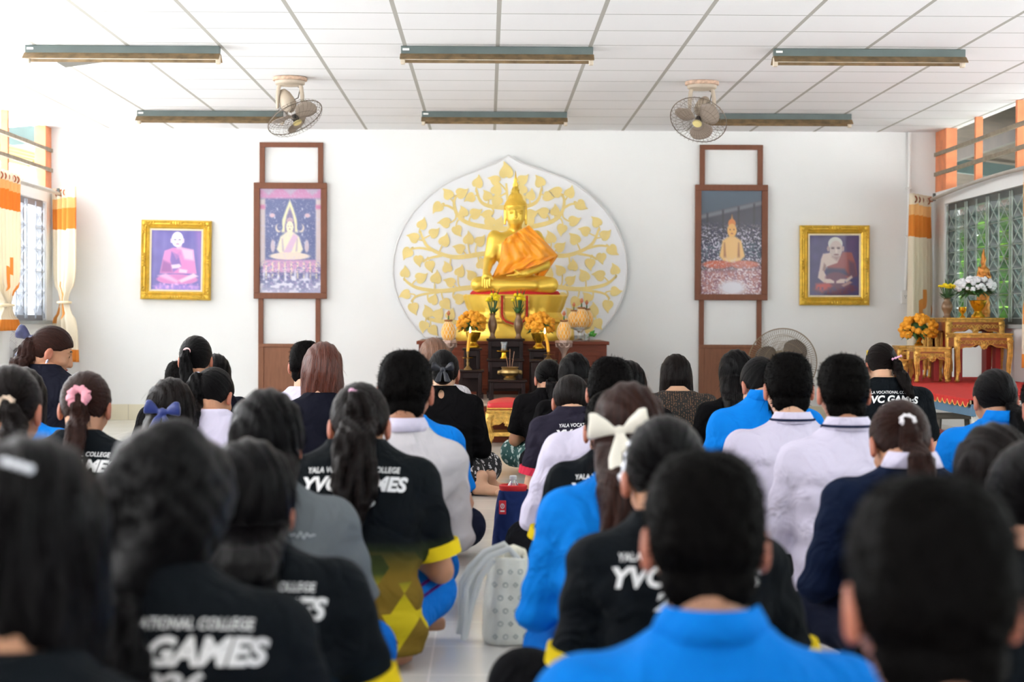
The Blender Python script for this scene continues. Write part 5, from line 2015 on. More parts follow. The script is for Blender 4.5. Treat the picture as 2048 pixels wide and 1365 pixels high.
b.build('cross_rail', mat('dark_red_rail', rgb(120, 34, 34), 0.5), t, smooth=0)
M_carpet = mat('red_carpet', rgb(206, 44, 38), 0.9, var=0.12, vs=30, bump=0.3, bs=200)
t = thing('red_carpet', 'red carpet with a gold scalloped edge laid over the stage', 'carpet', (XS, 10.6, ZS - 0.0055))
MB().bx(-0.016, XR - XS - 0.02, 0, YE - 10.6 - 0.03, 0, 0.006).build('carpet_sheet', M_carpet, t, smooth=0)
b = MB()
e = MB()
L = YE - 10.6 - 0.03
n = int(L / 0.12)
for k in range(n):
    y0 = L * k / n
    y1_ = L * (k + 1) / n
    poly = [(y0, 0.004)]
    for i in range(9):
        q = i / 8
        poly.append((y0 + (y1_ - y0) * q, -0.014 - 0.03 * math.sin(PI * q) ** 0.8))
    poly.append((y1_, 0.004))
    b.prism(poly[::-1], -0.02, -0.0165, 'x')
    e.tube([(-0.0205, p[0], p[1]) for p in poly[1:-1]], 0.004, 5)
b.build('scalloped_edge', M_carpet, t, smooth=0)
e.build('gold_edging', mat('gold_braid', rgb(222, 170, 90), 0.6), t)

t = thing('low_bench', 'low grey wooden bench in front of the blue stage', 'bench', (ctr(1905, 12.4) + 0.0, 12.4, 0))
zt = zz(1905, 828, 12.4)
MB().bx(-0.18, 0.2, -0.16, 0.16, zt - 0.03, zt).build('seat', mat('grey_bench_wood', rgb(120, 114, 104), 0.6, var=0.15), t, bevel=0.012)
for sx in (-0.13, 0.15):
    for sy in (-0.11, 0.11):
        MB().tube([(sx * 0.9, sy * 0.9, zt - 0.03), (sx, sy, 0)], [0.02, 0.016], 8).build('leg', mat('grey_bench_wood', rgb(120, 114, 104)), t)

ZT0 = ZS
def gt(label, x0, x1, ytop, Y, d, ybase=None):
    xa, xb = ctr(x0, Y), ctr(x1, Y)
    zt = zz((x0 + x1) / 2, ytop, Y)
    g = gold_table(label, xb - xa, d, zt - ZT0 - 0.0015, ((xa + xb) / 2, Y + d / 2, ZT0 + 0.0015), group='carved gilt tables on the stage')
    return g, zt


g1, z1 = gt('carved gilt table on the stage, empty top, frontmost and widest', 1911, 2027, 667, 13.35, 0.28)
g2, z2_ = gt('carved gilt table on the stage carrying the white flower bowl', 1893, 2010, 636, 13.8, 0.36)
g3, z3 = gt('small carved gilt table on the stage left of the empty one', 1830, 1902, 695, 13.3, 0.26)
g4, z4 = gt('small carved gilt table under the marigolds at the stage end', 1797, 1850, 692, 13.95, 0.22)
g5, z5 = gt('narrow tall carved gilt table behind the marigolds by the corner curtain', 1856, 1889, 636, 14.3, 0.2)
g6, z6 = gt('lowest narrow carved gilt table in front of the marigold bowl', 1790, 1817, 719, 13.45, 0.16)

t = pedestal_bowl(1838, 14.06, z4, 'bowl of big orange marigolds on the small gilt table at the stage end', 0.7, group=None)
flowers(t, (-0.01, -0.03, 0.13), 0.14, 0.07, 0.11, 84, 0.03, M_marig, 9, 40)
t = pedestal_bowl(1956, 13.93, z2_, 'gold pedestal bowl of white flowers and leaves on the gilt table', 1.05, group=None)
flowers(t, (-0.03, -0.005, 0.235), 0.16, 0.085, 0.09, 90, 0.022, M_wfl, 12, 80, 'white_blooms', -0.1)
t = vase(1894, 0, 13.88, z2_, 'small dark vase of yellow flowers left of the white flower bowl')
t['group'] = 'vases on the stage tables'
t.scale = (1.15, 1.0, 0.74)
# gilt guardian figurine on a base
YG = 14.08
t = thing('gilt_figurine', 'small gilt crowned figurine standing behind the white flowers', 'figurine', (ctr(1966, YG), YG, z2_))
hh = zz(1966, 497, YG) - z2_
h = 0.006
lo, hi = (-0.12, -0.08, 0.0), (0.12, 0.08, hh + 0.02)
x, y, z = grid(lo, hi, h)
f = s_loft(x, y, z, [(0.004, 0, 0, 0.09, 0.065), (0.12, 0, 0, 0.085, 0.06), (0.2, 0, 0, 0.075, 0.05), (0.23, 0, 0, 0.055, 0.04), (hh * 0.62, 0, 0, 0.05, 0.036), (hh * 0.7, 0, 0, 0.06, 0.038), (hh * 0.75, 0, 0, 0.026, 0.024)], 2.4)
f = smin(f, s_ell(x, y, z, (0, 0, hh * 0.81), (0.032, 0.034, 0.042)), 0.012)
f = smin(f, s_caps(x, y, z, (0, 0, hh * 0.85), (0, 0, hh), 0.03, 0.003), 0.01)
for s in (-1, 1):
    f = smin(f, s_caps(x, y, z, (s * 0.055, 0, hh * 0.7), (s * 0.085, -0.01, hh * 0.58), 0.019, 0.016), 0.01)
    f = smin(f, s_caps(x, y, z, (s * 0.085, -0.01, hh * 0.58), (s * 0.015, -0.05, hh * 0.6), 0.016, 0.013), 0.008)
f = f - 0.004 * np.sin(95 * z) * np.sin(70 * x)
V, Q = surface(f, lo, h)
V[:, 0] *= 0.6
mesh_np('figurine', V, Q, mat('figurine_gilt', rgb(206, 136, 66), 0.4, metal=0.6, var=0.2, vs=40), t)
t = thing('brass_goblet', 'little brass goblet beside the white flower bowl on the gilt table', 'goblet', (ctr(1925, 13.86), 13.86, z2_))
MB().lathe([(0.022, 0), (0.024, 0.004), (0.008, 0.02), (0.01, 0.03), (0.03, 0.055), (0.032, 0.085), (0.029, 0.086), (0.026, 0.058), (0.002, 0.04)], n=24).build('goblet', mat('bright_gold', rgb(235, 178, 50)), t)
# ================================================================== PEOPLE
def skin_mat(k):
    cols = {'fair': rgb(206, 160, 130), 'mid': rgb(186, 134, 102), 'tan': rgb(160, 108, 80), 'ear': rgb(176, 106, 82)}  # ear tone has the red of light shining through painted in
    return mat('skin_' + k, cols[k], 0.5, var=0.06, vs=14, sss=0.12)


M_lip = mat('lip', rgb(168, 92, 84), 0.45)
M_eye = mat('eye_dark', rgb(40, 30, 26), 0.2)


def hair_mat(name, c0, c1, freq=34.0, rough=0.3, hi=0.5):
    key = 'hair_' + name
    if key in MATS:
        return MATS[key]
    m, nt, b, out = nodes_of(key)
    at = N(nt, 'ShaderNodeAttribute')
    at.attribute_name = 'hair_co'
    nz = N(nt, 'ShaderNodeTexNoise', i_Scale=freq, i_Detail=3.0, i_Roughness=0.65)
    nt.links.new(at.outputs['Vector'], nz.inputs['Vector'])
    nt.links.new(ramp(nt, nz.outputs['Fac'], [(0.32, c0), (0.7, c1)]), b.inputs['Base Color'])
    b.inputs['Roughness'].default_value = rough
    b.inputs['Specular IOR Level'].default_value = hi
    bp = N(nt, 'ShaderNodeBump', i_Strength=0.7, i_Distance=0.008)
    nt.links.new(nz.outputs['Fac'], bp.inputs['Height'])
    nt.links.new(bp.outputs[0], b.inputs['Normal'])
    MATS[key] = m
    return m


HAIR = {
    'black': hair_mat('black', rgb(4, 3, 4), rgb(15, 13, 14), hi=0.07),
    'short': hair_mat('short', rgb(4, 3, 3), rgb(13, 11, 10), 26.0, 0.6, hi=0.04),
    'dark': hair_mat('dark', rgb(9, 6, 6), rgb(26, 18, 16), hi=0.08),
    'brown': hair_mat('brown', rgb(24, 13, 11), rgb(58, 32, 25), hi=0.08),
    'auburn': hair_mat('auburn', rgb(44, 20, 15), rgb(108, 54, 38), hi=0.3),
    'light': hair_mat('light', rgb(84, 56, 42), rgb(146, 106, 84), hi=0.3),
}


def cloth(name, col, rough=0.8, var=0.05, sheen=0.15):
    key = 'cloth_' + name
    if key in MATS:
        return MATS[key]
    m, nt, b, out = nodes_of(key)
    tc = N(nt, 'ShaderNodeTexCoord')
    b.inputs['Base Color'].default_value = (*col, 1)
    b.inputs['Roughness'].default_value = rough
    b.inputs['Specular IOR Level'].default_value = 0.06
    nz = N(nt, 'ShaderNodeTexNoise', i_Scale=6.5, i_Detail=2.0, i_Distortion=1.6)
    nt.links.new(tc.outputs['Object'], nz.inputs['Vector'])
    bp = N(nt, 'ShaderNodeBump', i_Strength=0.55, i_Distance=0.05)
    nt.links.new(nz.outputs['Fac'], bp.inputs['Height'])
    n2 = N(nt, 'ShaderNodeTexNoise', i_Scale=240.0, i_Detail=2.0)
    nt.links.new(tc.outputs['Object'], n2.inputs['Vector'])
    b2 = N(nt, 'ShaderNodeBump', i_Strength=0.15, i_Distance=0.002)
    nt.links.new(n2.outputs['Fac'], b2.inputs['Height'])
    nt.links.new(bp.outputs[0], b2.inputs['Normal'])
    nt.links.new(b2.outputs[0], b.inputs['Normal'])
    MATS[key] = m
    return m


def sport_mat(name, top, mid, low, tri):
    """sports shirt: dark yoke fading down to a bright body with triangle facets."""
    key = 'cloth_' + name
    if key in MATS:
        return MATS[key]
    m, nt, b, out = nodes_of(key)
    tc = N(nt, 'ShaderNodeTexCoord')
    sp = N(nt, 'ShaderNodeSeparateXYZ')
    nt.links.new(tc.outputs['Object'], sp.inputs[0])
    nz = N(nt, 'ShaderNodeTexNoise', i_Scale=3.0, i_Detail=2.0)
    nt.links.new(tc.outputs['Object'], nz.inputs['Vector'])
    z = math_n(nt, 'MULTIPLY_ADD', nz.outputs['Fac'], 0.05, sp.outputs[2])
    base = ramp(nt, math_n(nt, 'MULTIPLY', z, 1.6), [(0.2, low), (0.34, low), (0.46, mid), (0.60, top), (1.0, top)])
    # triangle facets: three skewed stripe sets combined
    x = math_n(nt, 'MULTIPLY', sp.outputs[0], 11.0)
    zz_ = math_n(nt, 'MULTIPLY', sp.outputs[2], 11.0)
    a = math_n(nt, 'FLOOR', math_n(nt, 'ADD', x, math_n(nt, 'MULTIPLY', zz_, 0.6)))
    c = math_n(nt, 'FLOOR', math_n(nt, 'SUBTRACT', math_n(nt, 'MULTIPLY', zz_, 0.7), x))
    e = math_n(nt, 'FLOOR', math_n(nt, 'MULTIPLY', zz_, 1.15))
    cb = N(nt, 'ShaderNodeCombineXYZ')
    for i, s in enumerate((a, c, e)):
        nt.links.new(s, cb.inputs[i])
    wn = N(nt, 'ShaderNodeTexWhiteNoise')
    nt.links.new(cb.outputs[0], wn.inputs['Vector'])
    k = math_n(nt, 'GREATER_THAN', wn.outputs['Value'], 0.55)
    amt = ramp(nt, math_n(nt, 'MULTIPLY', z, 1.6), [(0.0, (1, 1, 1)), (0.45, (1, 1, 1)), (0.56, (0, 0, 0))])
    col = mixc(nt, math_n(nt, 'MULTIPLY', k, amt), base, tri)
    nt.links.new(col, b.inputs['Base Color'])
    b.inputs['Roughness'].default_value = 0.8
    b.inputs['Specular IOR Level'].default_value = 0.1
    n3 = N(nt, 'ShaderNodeTexNoise', i_Scale=6.5, i_Detail=2.0, i_Distortion=1.6)
    nt.links.new(tc.outputs['Object'], n3.inputs['Vector'])
    bp = N(nt, 'ShaderNodeBump', i_Strength=0.55, i_Distance=0.05)
    nt.links.new(n3.outputs['Fac'], bp.inputs['Height'])
    nt.links.new(bp.outputs[0], b.inputs['Normal'])
    MATS[key] = m
    return m


def pattern_mat(name, c0, c1, scale):
    key = 'cloth_' + name
    if key in MATS:
        return MATS[key]
    m, nt, b, out = nodes_of(key)
    tc = N(nt, 'ShaderNodeTexCoord')
    wv = N(nt, 'ShaderNodeTexWave', i_Scale=scale, i_Distortion=3.5, i_Detail=2.0)
    wv.inputs['Detail Scale'].default_value = 4.0
    nt.links.new(tc.outputs['Object'], wv.inputs['Vector'])
    vo = N(nt, 'ShaderNodeTexVoronoi', i_Scale=scale * 4)
    nt.links.new(tc.outputs['Object'], vo.inputs['Vector'])
    f = math_n(nt, 'MULTIPLY', math_n(nt, 'GREATER_THAN', wv.outputs['Fac'], 0.5), math_n(nt, 'LESS_THAN', vo.outputs['Distance'], 0.5))
    nt.links.new(mixc(nt, f, c0, c1), b.inputs['Base Color'])
    b.inputs['Roughness'].default_value = 0.8
    MATS[key] = m
    return m


CL = {
    'yvc': sport_mat('dark_sport', rgb(11, 16, 21), rgb(12, 21, 28), rgb(18, 54, 78), rgb(16, 42, 60)),
    'jersey': sport_mat('yellow_sport', rgb(11, 16, 20), rgb(62, 72, 34), rgb(198, 178, 30), rgb(122, 98, 34)),
    'blue': cloth('azure', rgb(12, 122, 214)),
    'white': cloth('white_shirt', rgb(206, 200, 220)),
    'offwhite': cloth('offwhite_shirt', rgb(194, 190, 194)),
    'grey': cloth('grey_shirt', rgb(104, 110, 114)),
    'black': cloth('black_top', rgb(13, 12, 14)),
    'blazer': cloth('navy_blazer', rgb(18, 19, 30)),
    'navy': cloth('navy_sweater', rgb(17, 27, 50)),
    'plum': cloth('charcoal_plum', rgb(40, 37, 50)),
    'lace': pattern_mat('black_lace', rgb(16, 14, 14), rgb(104, 76, 54), 22),
    'pants_blue': cloth('azure_pants', rgb(16, 108, 198)),
    'pants_black': cloth('black_pants', rgb(13, 13, 16)),
    'pants_navy': cloth('navy_pants', rgb(26, 30, 46)),
    'skirt_bw': pattern_mat('woven_skirt', rgb(24, 24, 28), rgb(206, 202, 204), 9),
    'skirt_green': pattern_mat('leaf_skirt', rgb(44, 92, 90), rgb(196, 212, 208), 8),
    'cuff_yellow': cloth('yellow_cuff', rgb(238, 208, 36)),
    'cuff_red': cloth('red_cuff', rgb(206, 52, 76)),
    'purple': cloth('purple_stripe', rgb(92, 36, 120)),
    'stripe_navy': cloth('navy_stripe', rgb(34, 40, 66)),
    'print': mat('white_print', rgb(232, 232, 232), 0.6),
    'print_thin': mat('pale_print', rgb(176, 182, 186), 0.6),
}

# ------------------------------------------------------------------ shared head and hand (canonical, metres; head centre at origin, facing +y)
h_ = 0.006
lo = (-0.12, -0.13, -0.25)
x, y, z = grid(lo, (0.12, 0.15, 0.14), h_)
f = s_ell(x, y, z, (0, -0.008, 0.02), (0.076, 0.094, 0.093))
f = smin(f, s_ell(x, y, z, (0, 0.03, -0.05), (0.058, 0.066, 0.07)), 0.04)
f = smin(f, s_ell(x, y, z, (0, 0.066, -0.098), (0.028, 0.026, 0.024)), 0.03)              # chin
f = smin(f, s_caps(x, y, z, (0, -0.03, -0.06), (0, -0.055, -0.25), 0.054, 0.06), 0.035)   # neck
f = smin(f, s_caps(x, y, z, (0, 0.09, 0.012), (0, 0.108, -0.035), 0.009, 0.014), 0.014)   # nose
for s in (-1, 1):
    f = smin(f, s_ell(x, y, z, (s * 0.04, 0.06, -0.035), (0.024, 0.024, 0.02)), 0.02)     # cheek
    f = smax(f, -s_ell(x, y, z, (s * 0.032, 0.1, 0.004), (0.018, 0.014, 0.01)), 0.012)    # eye socket
    f = smin(f, s_ell(x, y, z, (s * 0.032, 0.077, 0.002), (0.015, 0.01, 0.009)), 0.006)   # lid
    f = smin(f, s_caps(x, y, z, (s * 0.014, 0.087, 0.022), (s * 0.05, 0.076, 0.022), 0.006, 0.004), 0.01)  # brow
    ear = s_ell(x, y, z, (s * 0.083, -0.014, -0.022), (0.0115, 0.021, 0.034))
    ear = smax(ear, -s_ell(x, y, z, (s * 0.092, -0.002, -0.018), (0.008, 0.012, 0.021)), 0.006)
    f = smin(f, ear, 0.006)
f = smin(f, s_caps(x, y, z, (-0.018, 0.089, -0.066), (0.018, 0.089, -0.066), 0.008, 0.008), 0.006)
f = smax(f, -s_caps(x, y, z, (-0.024, 0.1, -0.066), (0.024, 0.1, -0.066), 0.003, 0.003), 0.003)
HEADV, HEADQ = surface(f, lo, h_)


def make_hand():
    """right hand, palm facing -x, fingers along +z, wrist at the origin, thumb towards -y (the wearer)."""
    h_ = 0.0042
    lo = (-0.05, -0.07, -0.03)
    x, y, z = grid(lo, (0.045, 0.065, 0.21), h_)
    f = s_box(x, y, z, (0, 0, 0.055), (0.026, 0.078, 0.086), 0.012)
    f = smin(f, s_caps(x, y, z, (0, 0, -0.03), (0, 0, 0.02), 0.024, 0.026), 0.02)
    for k, (L, dy) in enumerate(((0.07, -0.031), (0.079, -0.0105), (0.073, 0.0105), (0.056, 0.030))):
        a = (0.0, dy, 0.092)
        m_ = (-0.003, dy * 1.12, 0.092 + L * 0.5)
        e = (-0.010, dy * 1.16, 0.092 + L)
        f = smin(f, s_caps(x, y, z, a, m_, 0.0092, 0.0085), 0.005)
        f = smin(f, s_caps(x, y, z, m_, e, 0.0085, 0.0068), 0.004)
    f = smin(f, s_caps(x, y, z, (-0.006, -0.03, 0.025), (-0.014, -0.052, 0.062), 0.0125, 0.0105), 0.012)
    f = smin(f, s_caps(x, y, z, (-0.014, -0.052, 0.062), (-0.015, -0.052, 0.095), 0.0102, 0.008), 0.004)
    return surface(f, lo, h_)


HANDV, HANDQ = make_hand()


def make_foot():
    """right foot, heel at the origin, toes along +y, sole at z=0; great toe at -x."""
    h_ = 0.005
    lo = (-0.07, -0.06, -0.015)
    x, y, z = grid(lo, (0.07, 0.25, 0.13), h_)
    f = s_caps(x, y, z, (0, 0.0, 0.03), (0, 0.01, 0.1), 0.034, 0.036)
    f = smin(f, s_caps(x, y, z, (0, 0.0, 0.034), (-0.006, 0.15, 0.022), 0.034, 0.024), 0.03)
    f = smin(f, s_caps(x, y, z, (-0.024, 0.15, 0.018), (0.028, 0.135, 0.016), 0.02, 0.016), 0.02)
    for k in range(5):
        xx = -0.034 + 0.0175 * k
        r = 0.0135 if k == 0 else 0.0095
        f = smin(f, s_caps(x, y, z, (xx, 0.155 - 0.006 * k, 0.016), (xx * 1.05, 0.2 - 0.004 * k * k * 0.9, 0.012), r, r * 0.85), 0.006)
    f = np.maximum(f, -z + 0.0)
    return surface(f, lo, h_)


FOOTV, FOOTQ = make_foot()


# ------------------------------------------------------------------ lettering
def text_tris(body, size, shear=0.0, bold=0.0, spacing=1.0):
    c = bpy.data.curves.new('lettering', 'FONT')
    c.body = body
    c.size = size
    c.shear = shear
    c.offset = bold
    c.space_character = spacing
    c.align_x = 'CENTER'
    c.resolution_u = 3
    o = bpy.data.objects.new('lettering_tmp', c)
    me = bpy.data.meshes.new_from_object(o)
    bm = bmesh.new()
    bm.from_mesh(me)
    bpy.data.objects.remove(o)
    bpy.data.meshes.remove(me)
    if bm.verts:
        xs = [v.co.x for v in bm.verts]
        for ax in (0, 1):
            a0, a1 = min(v.co[ax] for v in bm.verts), max(v.co[ax] for v in bm.verts)
            n = int((a1 - a0) / 0.02)
            for k in range(1, n + 1):
                p = [0, 0, 0]
                p[ax] = a0 + k * 0.02
                nn = [0, 0, 0]
                nn[ax] = 1
                bmesh.ops.bisect_plane(bm, geom=bm.verts[:] + bm.edges[:] + bm.faces[:], plane_co=p, plane_no=nn)
    V = [v.co.copy() for v in bm.verts]
    bm.verts.index_update()
    Fc = [tuple(v.index for v in f_.verts) for f_ in bm.faces]
    bm.free()
    return V, Fc


TXT = {}


def yvc_lines():
    if 'yvc' not in TXT:
        out = []
        for body, size, z0, shear, bold, sp_c, arc in (('YALA VOCATIONAL COLLEGE', 0.026, 0.0, 0.15, 0.0005, 1.02, 0.10), ('YVC GAMES', 0.064, -0.047, 0.25, 0.0028, 1.0, 0.10), ('2026', 0.056, -0.09, 0.2, 0.0026, 1.0, 0.06)):
            V, Fc = text_tris(body, size, shear, bold, sp_c)
            wd = max(v.x for v in V) - min(v.x for v in V)
            tw = {0.026: 0.255, 0.064: 0.29, 0.056: 0.125}[size]
            k = tw / wd
            V = [Vector((v.x * k, v.y * 0.8, 0)) for v in V]
            V = [Vector((v.x, v.y + z0 - arc * v.x * v.x * 3, 0)) for v in V]
            out.append((V, Fc))
        TXT['yvc'] = out
    return TXT['yvc']


def project_back(bvh, V, Fc, xoff, z0, scale, m, parent, name, off=0.0025, pl=None):
    vs, ok = [], []
    for v in V:
        x_, z_ = xoff + v.x * scale, z0 + v.y * scale
        hit = bvh.ray_cast(Vector((x_, -1.2, z_)), Vector((0, 1, 0)))
        if hit[0] is None:
            vs.append((x_, 0, z_))
            ok.append(False)
        else:
            p = hit[0] + hit[1] * off * (1 if hit[1].y < 0 else -1)
            vs.append((p.x, p.y, p.z))
            ok.append(True)
    fs = [f_ for f_ in Fc if all(ok[i] for i in f_)]
    if not fs:
        return None
    b = MB().add(vs, fs)
    return b.build(name, m, parent, smooth=0, solid=0.0012)


# ------------------------------------------------------------------ bows
def bow_mesh(kind):
    key = 'bow' + kind
    if key in TXT:
        return TXT[key]
    h_ = 0.005
    if kind == 'long':      # two loops, two long tails
        lo = (-0.16, -0.27, -0.43)
        hi = (0.16, 0.05, 0.11)
    else:
        lo = (-0.12, -0.09, -0.13)
        hi = (0.12, 0.05, 0.09)
    x, y, z = grid(lo, hi, h_)
    yy = y * 2.2
    f = s_ell(x, yy, z, (0, 0, 0), (0.02, 0.03, 0.022))
    k = 1.0 if kind == 'long' else 0.72
    for s in (-1, 1):
        a = (s * 0.012 * k, 0, 0.0)
        e = (s * 0.095 * k, 0, 0.028 * k)
        loop = s_caps(x, yy, z, a, e, 0.012 * k, 0.052 * k)
        loop = np.maximum(loop, s * x - 0.118 * k + 0.15 * (z - 0.02))
        f = smin(f, loop + 0.002 * np.sin(70 * z + 40 * x * s), 0.008)
        if kind == 'long':
            m_ = (s * 0.03, -0.055 * 5, -0.1)
            t_ = (s * (0.05 if s < 0 else 0.1), -0.19 * 5, -0.36)
        else:
            m_ = (s * 0.022, -0.012 * 5, -0.04)
            t_ = (s * 0.04, -0.03 * 5, -0.1)
        yf = y * 5
        tail = np.minimum(s_caps(x, yf, z, (0, 0, 0), m_, 0.012 * k, 0.026 * k), s_caps(x, yf, z, m_, t_, 0.026 * k, 0.036 * k))
        tail = np.maximum(tail, (t_[2] + 0.012 * s * np.sign(x) * 0 - z) + 0.25 * (np.abs(x - t_[0])))
        f = np.minimum(f, tail)
    TXT[key] = surface(f.astype(np.float32), lo, h_)
    return TXT[key]


# ------------------------------------------------------------------ one seated figure
PEOPLE_REG = []
TORSO = [(0.00, 0.00, 0.170, 0.130), (0.10, -0.012, 0.185, 0.140), (0.22, -0.016, 0.175, 0.128), (0.38, -0.012, 0.160, 0.112), (0.54, 0.0, 0.163, 0.112), (0.68, 0.004, 0.178, 0.115), (0.78, 0.004, 0.19, 0.108),
         (0.855, 0.006, 0.19, 0.092), (0.905, 0.008, 0.165, 0.078), (0.945, 0.01, 0.12, 0.066), (0.985, 0.012, 0.078, 0.06), (1.03, 0.014, 0.058, 0.056)]


def xf(V, M):
    return V @ np.array(M.to_3x3()).T + np.array(M.translation)


def person(name_label, x, ytop, d, hair, top, legs='pants_black', yaw=0.0, pitch=18.0, hyaw=0.0, hroll=0.0, hs=1.0, w=1.0, lean=0.06, skin='mid', sleeve='short', text=None, collar=None, cuff=None,
           bow=None, tie=None, clip=None, stripes=None, knees=0.8, knz=(0.125, 0.125), group=None, build=1.0, zt=None, tail=None, nz=None, hunch=0.0, seed=None, detail=1.0, feet=False, hem=0.02, curl=0.0, arms='wai', xo=0.0, side=0.0, keyhole=False):
    rng = np.random.default_rng(seed if seed is not None else int(x * 7 + ytop))
    hcol, hkind = hair[1], hair[0]
    top_p = P(x, ytop, d)
    ztop = zt if zt is not None else top_p.z
    ph, hy, hr = R(pitch), R(hyaw), R(hroll)
    Rh = (Matrix.Rotation(-hy, 3, 'Z') @ Matrix.Rotation(-ph, 3, 'X') @ Matrix.Rotation(hr, 3, 'Y'))
    cz = ztop - (0.113 + {'wavy': 0.025, 'bob': 0.015, 'long': 0.012, 'pony': 0.01, 'bun': 0.011, 'short': 0.009}[hkind]) * hs
    nv = Rh @ Vector((0, -0.055, -0.2)) * hs                        # neck foot relative to head centre
    zN = cz + nv.z + (nz if nz is not None else (0.09 if pitch >= 18 else 0.06))
    tk = zN / 1.0
    cyN = lean
    head = Vector((side, cyN - nv.y, cz))
    # place: head centre sits on the line of sight of the measured pixel at depth d
    yw = R(yaw)
    Rz = Matrix.Rotation(-yw, 3, 'Z')
    hw_ = Rz @ Vector((head.x, head.y, 0))
    org = Vector((top_p.x - hw_.x, d - hw_.y, 0))
    root = thing('person', name_label, 'person', org, -yw, group)

    def cy(t):
        return lean * (max(0, t) ** 1.4) - hunch * math.sin(PI * min(1, max(0, t))) ** 2

    def rows(infl, wk=1.0):
        out = []
        for (t, c, a, b_) in TORSO:
            k = w * wk
            body = t < 0.95
            out.append((t * zN, side * max(0.0, t) ** 1.3, c + cy(t), a * (k if body else (0.5 + 0.5 * k)) + infl, b_ * (build if body else 1) + infl))
        return out
    shz = 0.835 * zN
    SH = [Vector((side * 0.8 + s * (0.168 * w), cy(0.84) + 0.005, shz)) for s in (-1, 1)]
    if arms == 'wai':
        EL = [Vector((side * 0.45 + s * 0.232 * w, cy(0.6) + 0.055, 0.40 * zN)) for s in (-1, 1)]
        WR = [Vector((side * 0.6 + s * 0.024, cy(0.7) + 0.235 + 0.02 * build, 0.60 * zN)) for s in (-1, 1)]
    else:
        EL = [Vector((s * 0.225 * w, cy(0.5) + 0.02, 0.42 * zN)) for s in (-1, 1)]
        WR = [Vector((s * 0.07, cy(0.4) + 0.235 + 0.03 * build, 0.26)) for s in (-1, 1)]
    HP = [Vector((s * 0.085, 0.03, 0.105)) for s in (-1, 1)]
    KN = [Vector((s * 0.30 * knees, 0.22, knz[0 if s < 0 else 1])) for s in (-1, 1)]
    AN = [Vector((-s * 0.07, 0.33 + (0.05 if s > 0 else 0), 0.065)) for s in (-1, 1)]
    if feet:
        AN = [Vector((0.20, -0.07, 0.06)), Vector((0.25, 0.06, 0.055))]
        KN = [Vector((-0.16, 0.30, 0.12)), Vector((0.24, 0.26, 0.13))]
    # ---- body: torso, limbs, head and hands in one skin surface
    hb = 0.016 if d > 4 else 0.013
    lo, hi = (-0.46 - abs(side), -0.24, -0.02), (0.46 + abs(side), 0.56, zN + 0.03)
    if feet:
        hi = (0.62, 0.56, zN + 0.03)
    x3, y3, z3 = grid(lo, hi, hb)
    f = s_loft(x3, y3, z3, rows(-0.014), 2.2)
    for i in (0, 1):
        f = smin(f, s_caps(x3, y3, z3, SH[i], EL[i], 0.044, 0.037), 0.03)
        f = smin(f, s_caps(x3, y3, z3, EL[i], WR[i], 0.036, 0.026), 0.015)
        f = smin(f, s_caps(x3, y3, z3, HP[i], KN[i], 0.078, 0.054), 0.03)
        f = smin(f, s_caps(x3, y3, z3, KN[i], AN[i], 0.052, 0.036), 0.02)
        if not feet:
            t_ = AN[i] + (Vector((0.0, 0.02, 0)) if False else Vector((-0.16 if i else 0.16, 0.05, -0.02)))
            f = smin(f, s_caps(x3, y3, z3, AN[i], t_, 0.036, 0.024), 0.02)
    f = np.maximum(f, 0.004 - z3)
    V, Q = surface(f.astype(np.float32), lo, hb)
    parts = [(V, Q)]
    parts.append((xf(HEADV * hs, Matrix.Translation(head) @ Rh.to_4x4()), HEADQ))
    for i in (0, 1):
        s = -1 if i == 0 else 1
        fw = (WR[i] - EL[i]).normalized()
        if arms == 'wai':
            zax = Vector((-s * 0.10, 0.35, 0.93)).normalized()
            xax = Vector((s, 0, 0))
        else:
            zax = Vector((-s * 0.8, 0.55, -0.1)).normalized()
            xax = Vector((0, 0, -1)) * 1.0
        xax = (xax - zax * xax.dot(zax)).normalized()
        yax = zax.cross(xax) * (1 if s > 0 else 1)
        M = Matrix((xax, yax, zax)).transposed()
        hv = HANDV.copy()
        q = HANDQ
        if arms == 'wai' and s < 0:
            yax = -yax
            M = Matrix((xax, yax, zax)).transposed()
            q = HANDQ[:, ::-1]
        parts.append((hv @ np.array(M).T + np.array(WR[i] + fw * 0.012), q))
    if feet:
        for i, (a, ang) in enumerate(((AN[0], R(-118)), (AN[1], R(-88)))):
            M = Matrix.Translation((a.x, a.y, 0.005)) @ Matrix.Rotation(ang, 4, 'Z') @ Matrix.Rotation(R(18 if i else -8), 4, 'Y')
            fv = xf(FOOTV, M)
            fv[:, 2] = np.maximum(fv[:, 2], 0.003)
            parts.append((fv, FOOTQ))
    off, Vs, Qs = 0, [], []
    for V, Q in parts:
        Vs.append(V)
        Qs.append(Q + off)
        off += len(V)
    allQ = np.concatenate(Qs)
    mi_ = np.zeros(len(allQ), dtype=np.int32)
    n0 = len(parts[0][1])
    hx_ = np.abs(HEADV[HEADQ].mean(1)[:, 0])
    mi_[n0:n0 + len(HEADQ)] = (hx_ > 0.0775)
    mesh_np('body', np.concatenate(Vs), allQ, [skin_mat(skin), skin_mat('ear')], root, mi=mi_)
    # face details
    MH = Matrix.Translation(head) @ Rh.to_4x4()
    b = MB()
    for s in (-1, 1):
        b.ell(MH @ (Vector((s * 0.032, 0.082, 0.001)) * hs), 0.0075 * hs, 8)
    b.build('eyes', M_eye, root)
    b = MB().ell(MH @ (Vector((0, 0.0925, -0.066)) * hs), (0.019 * hs, 0.006, 0.006), 8)
    b.build('lips', M_lip, root)
    b = MB()
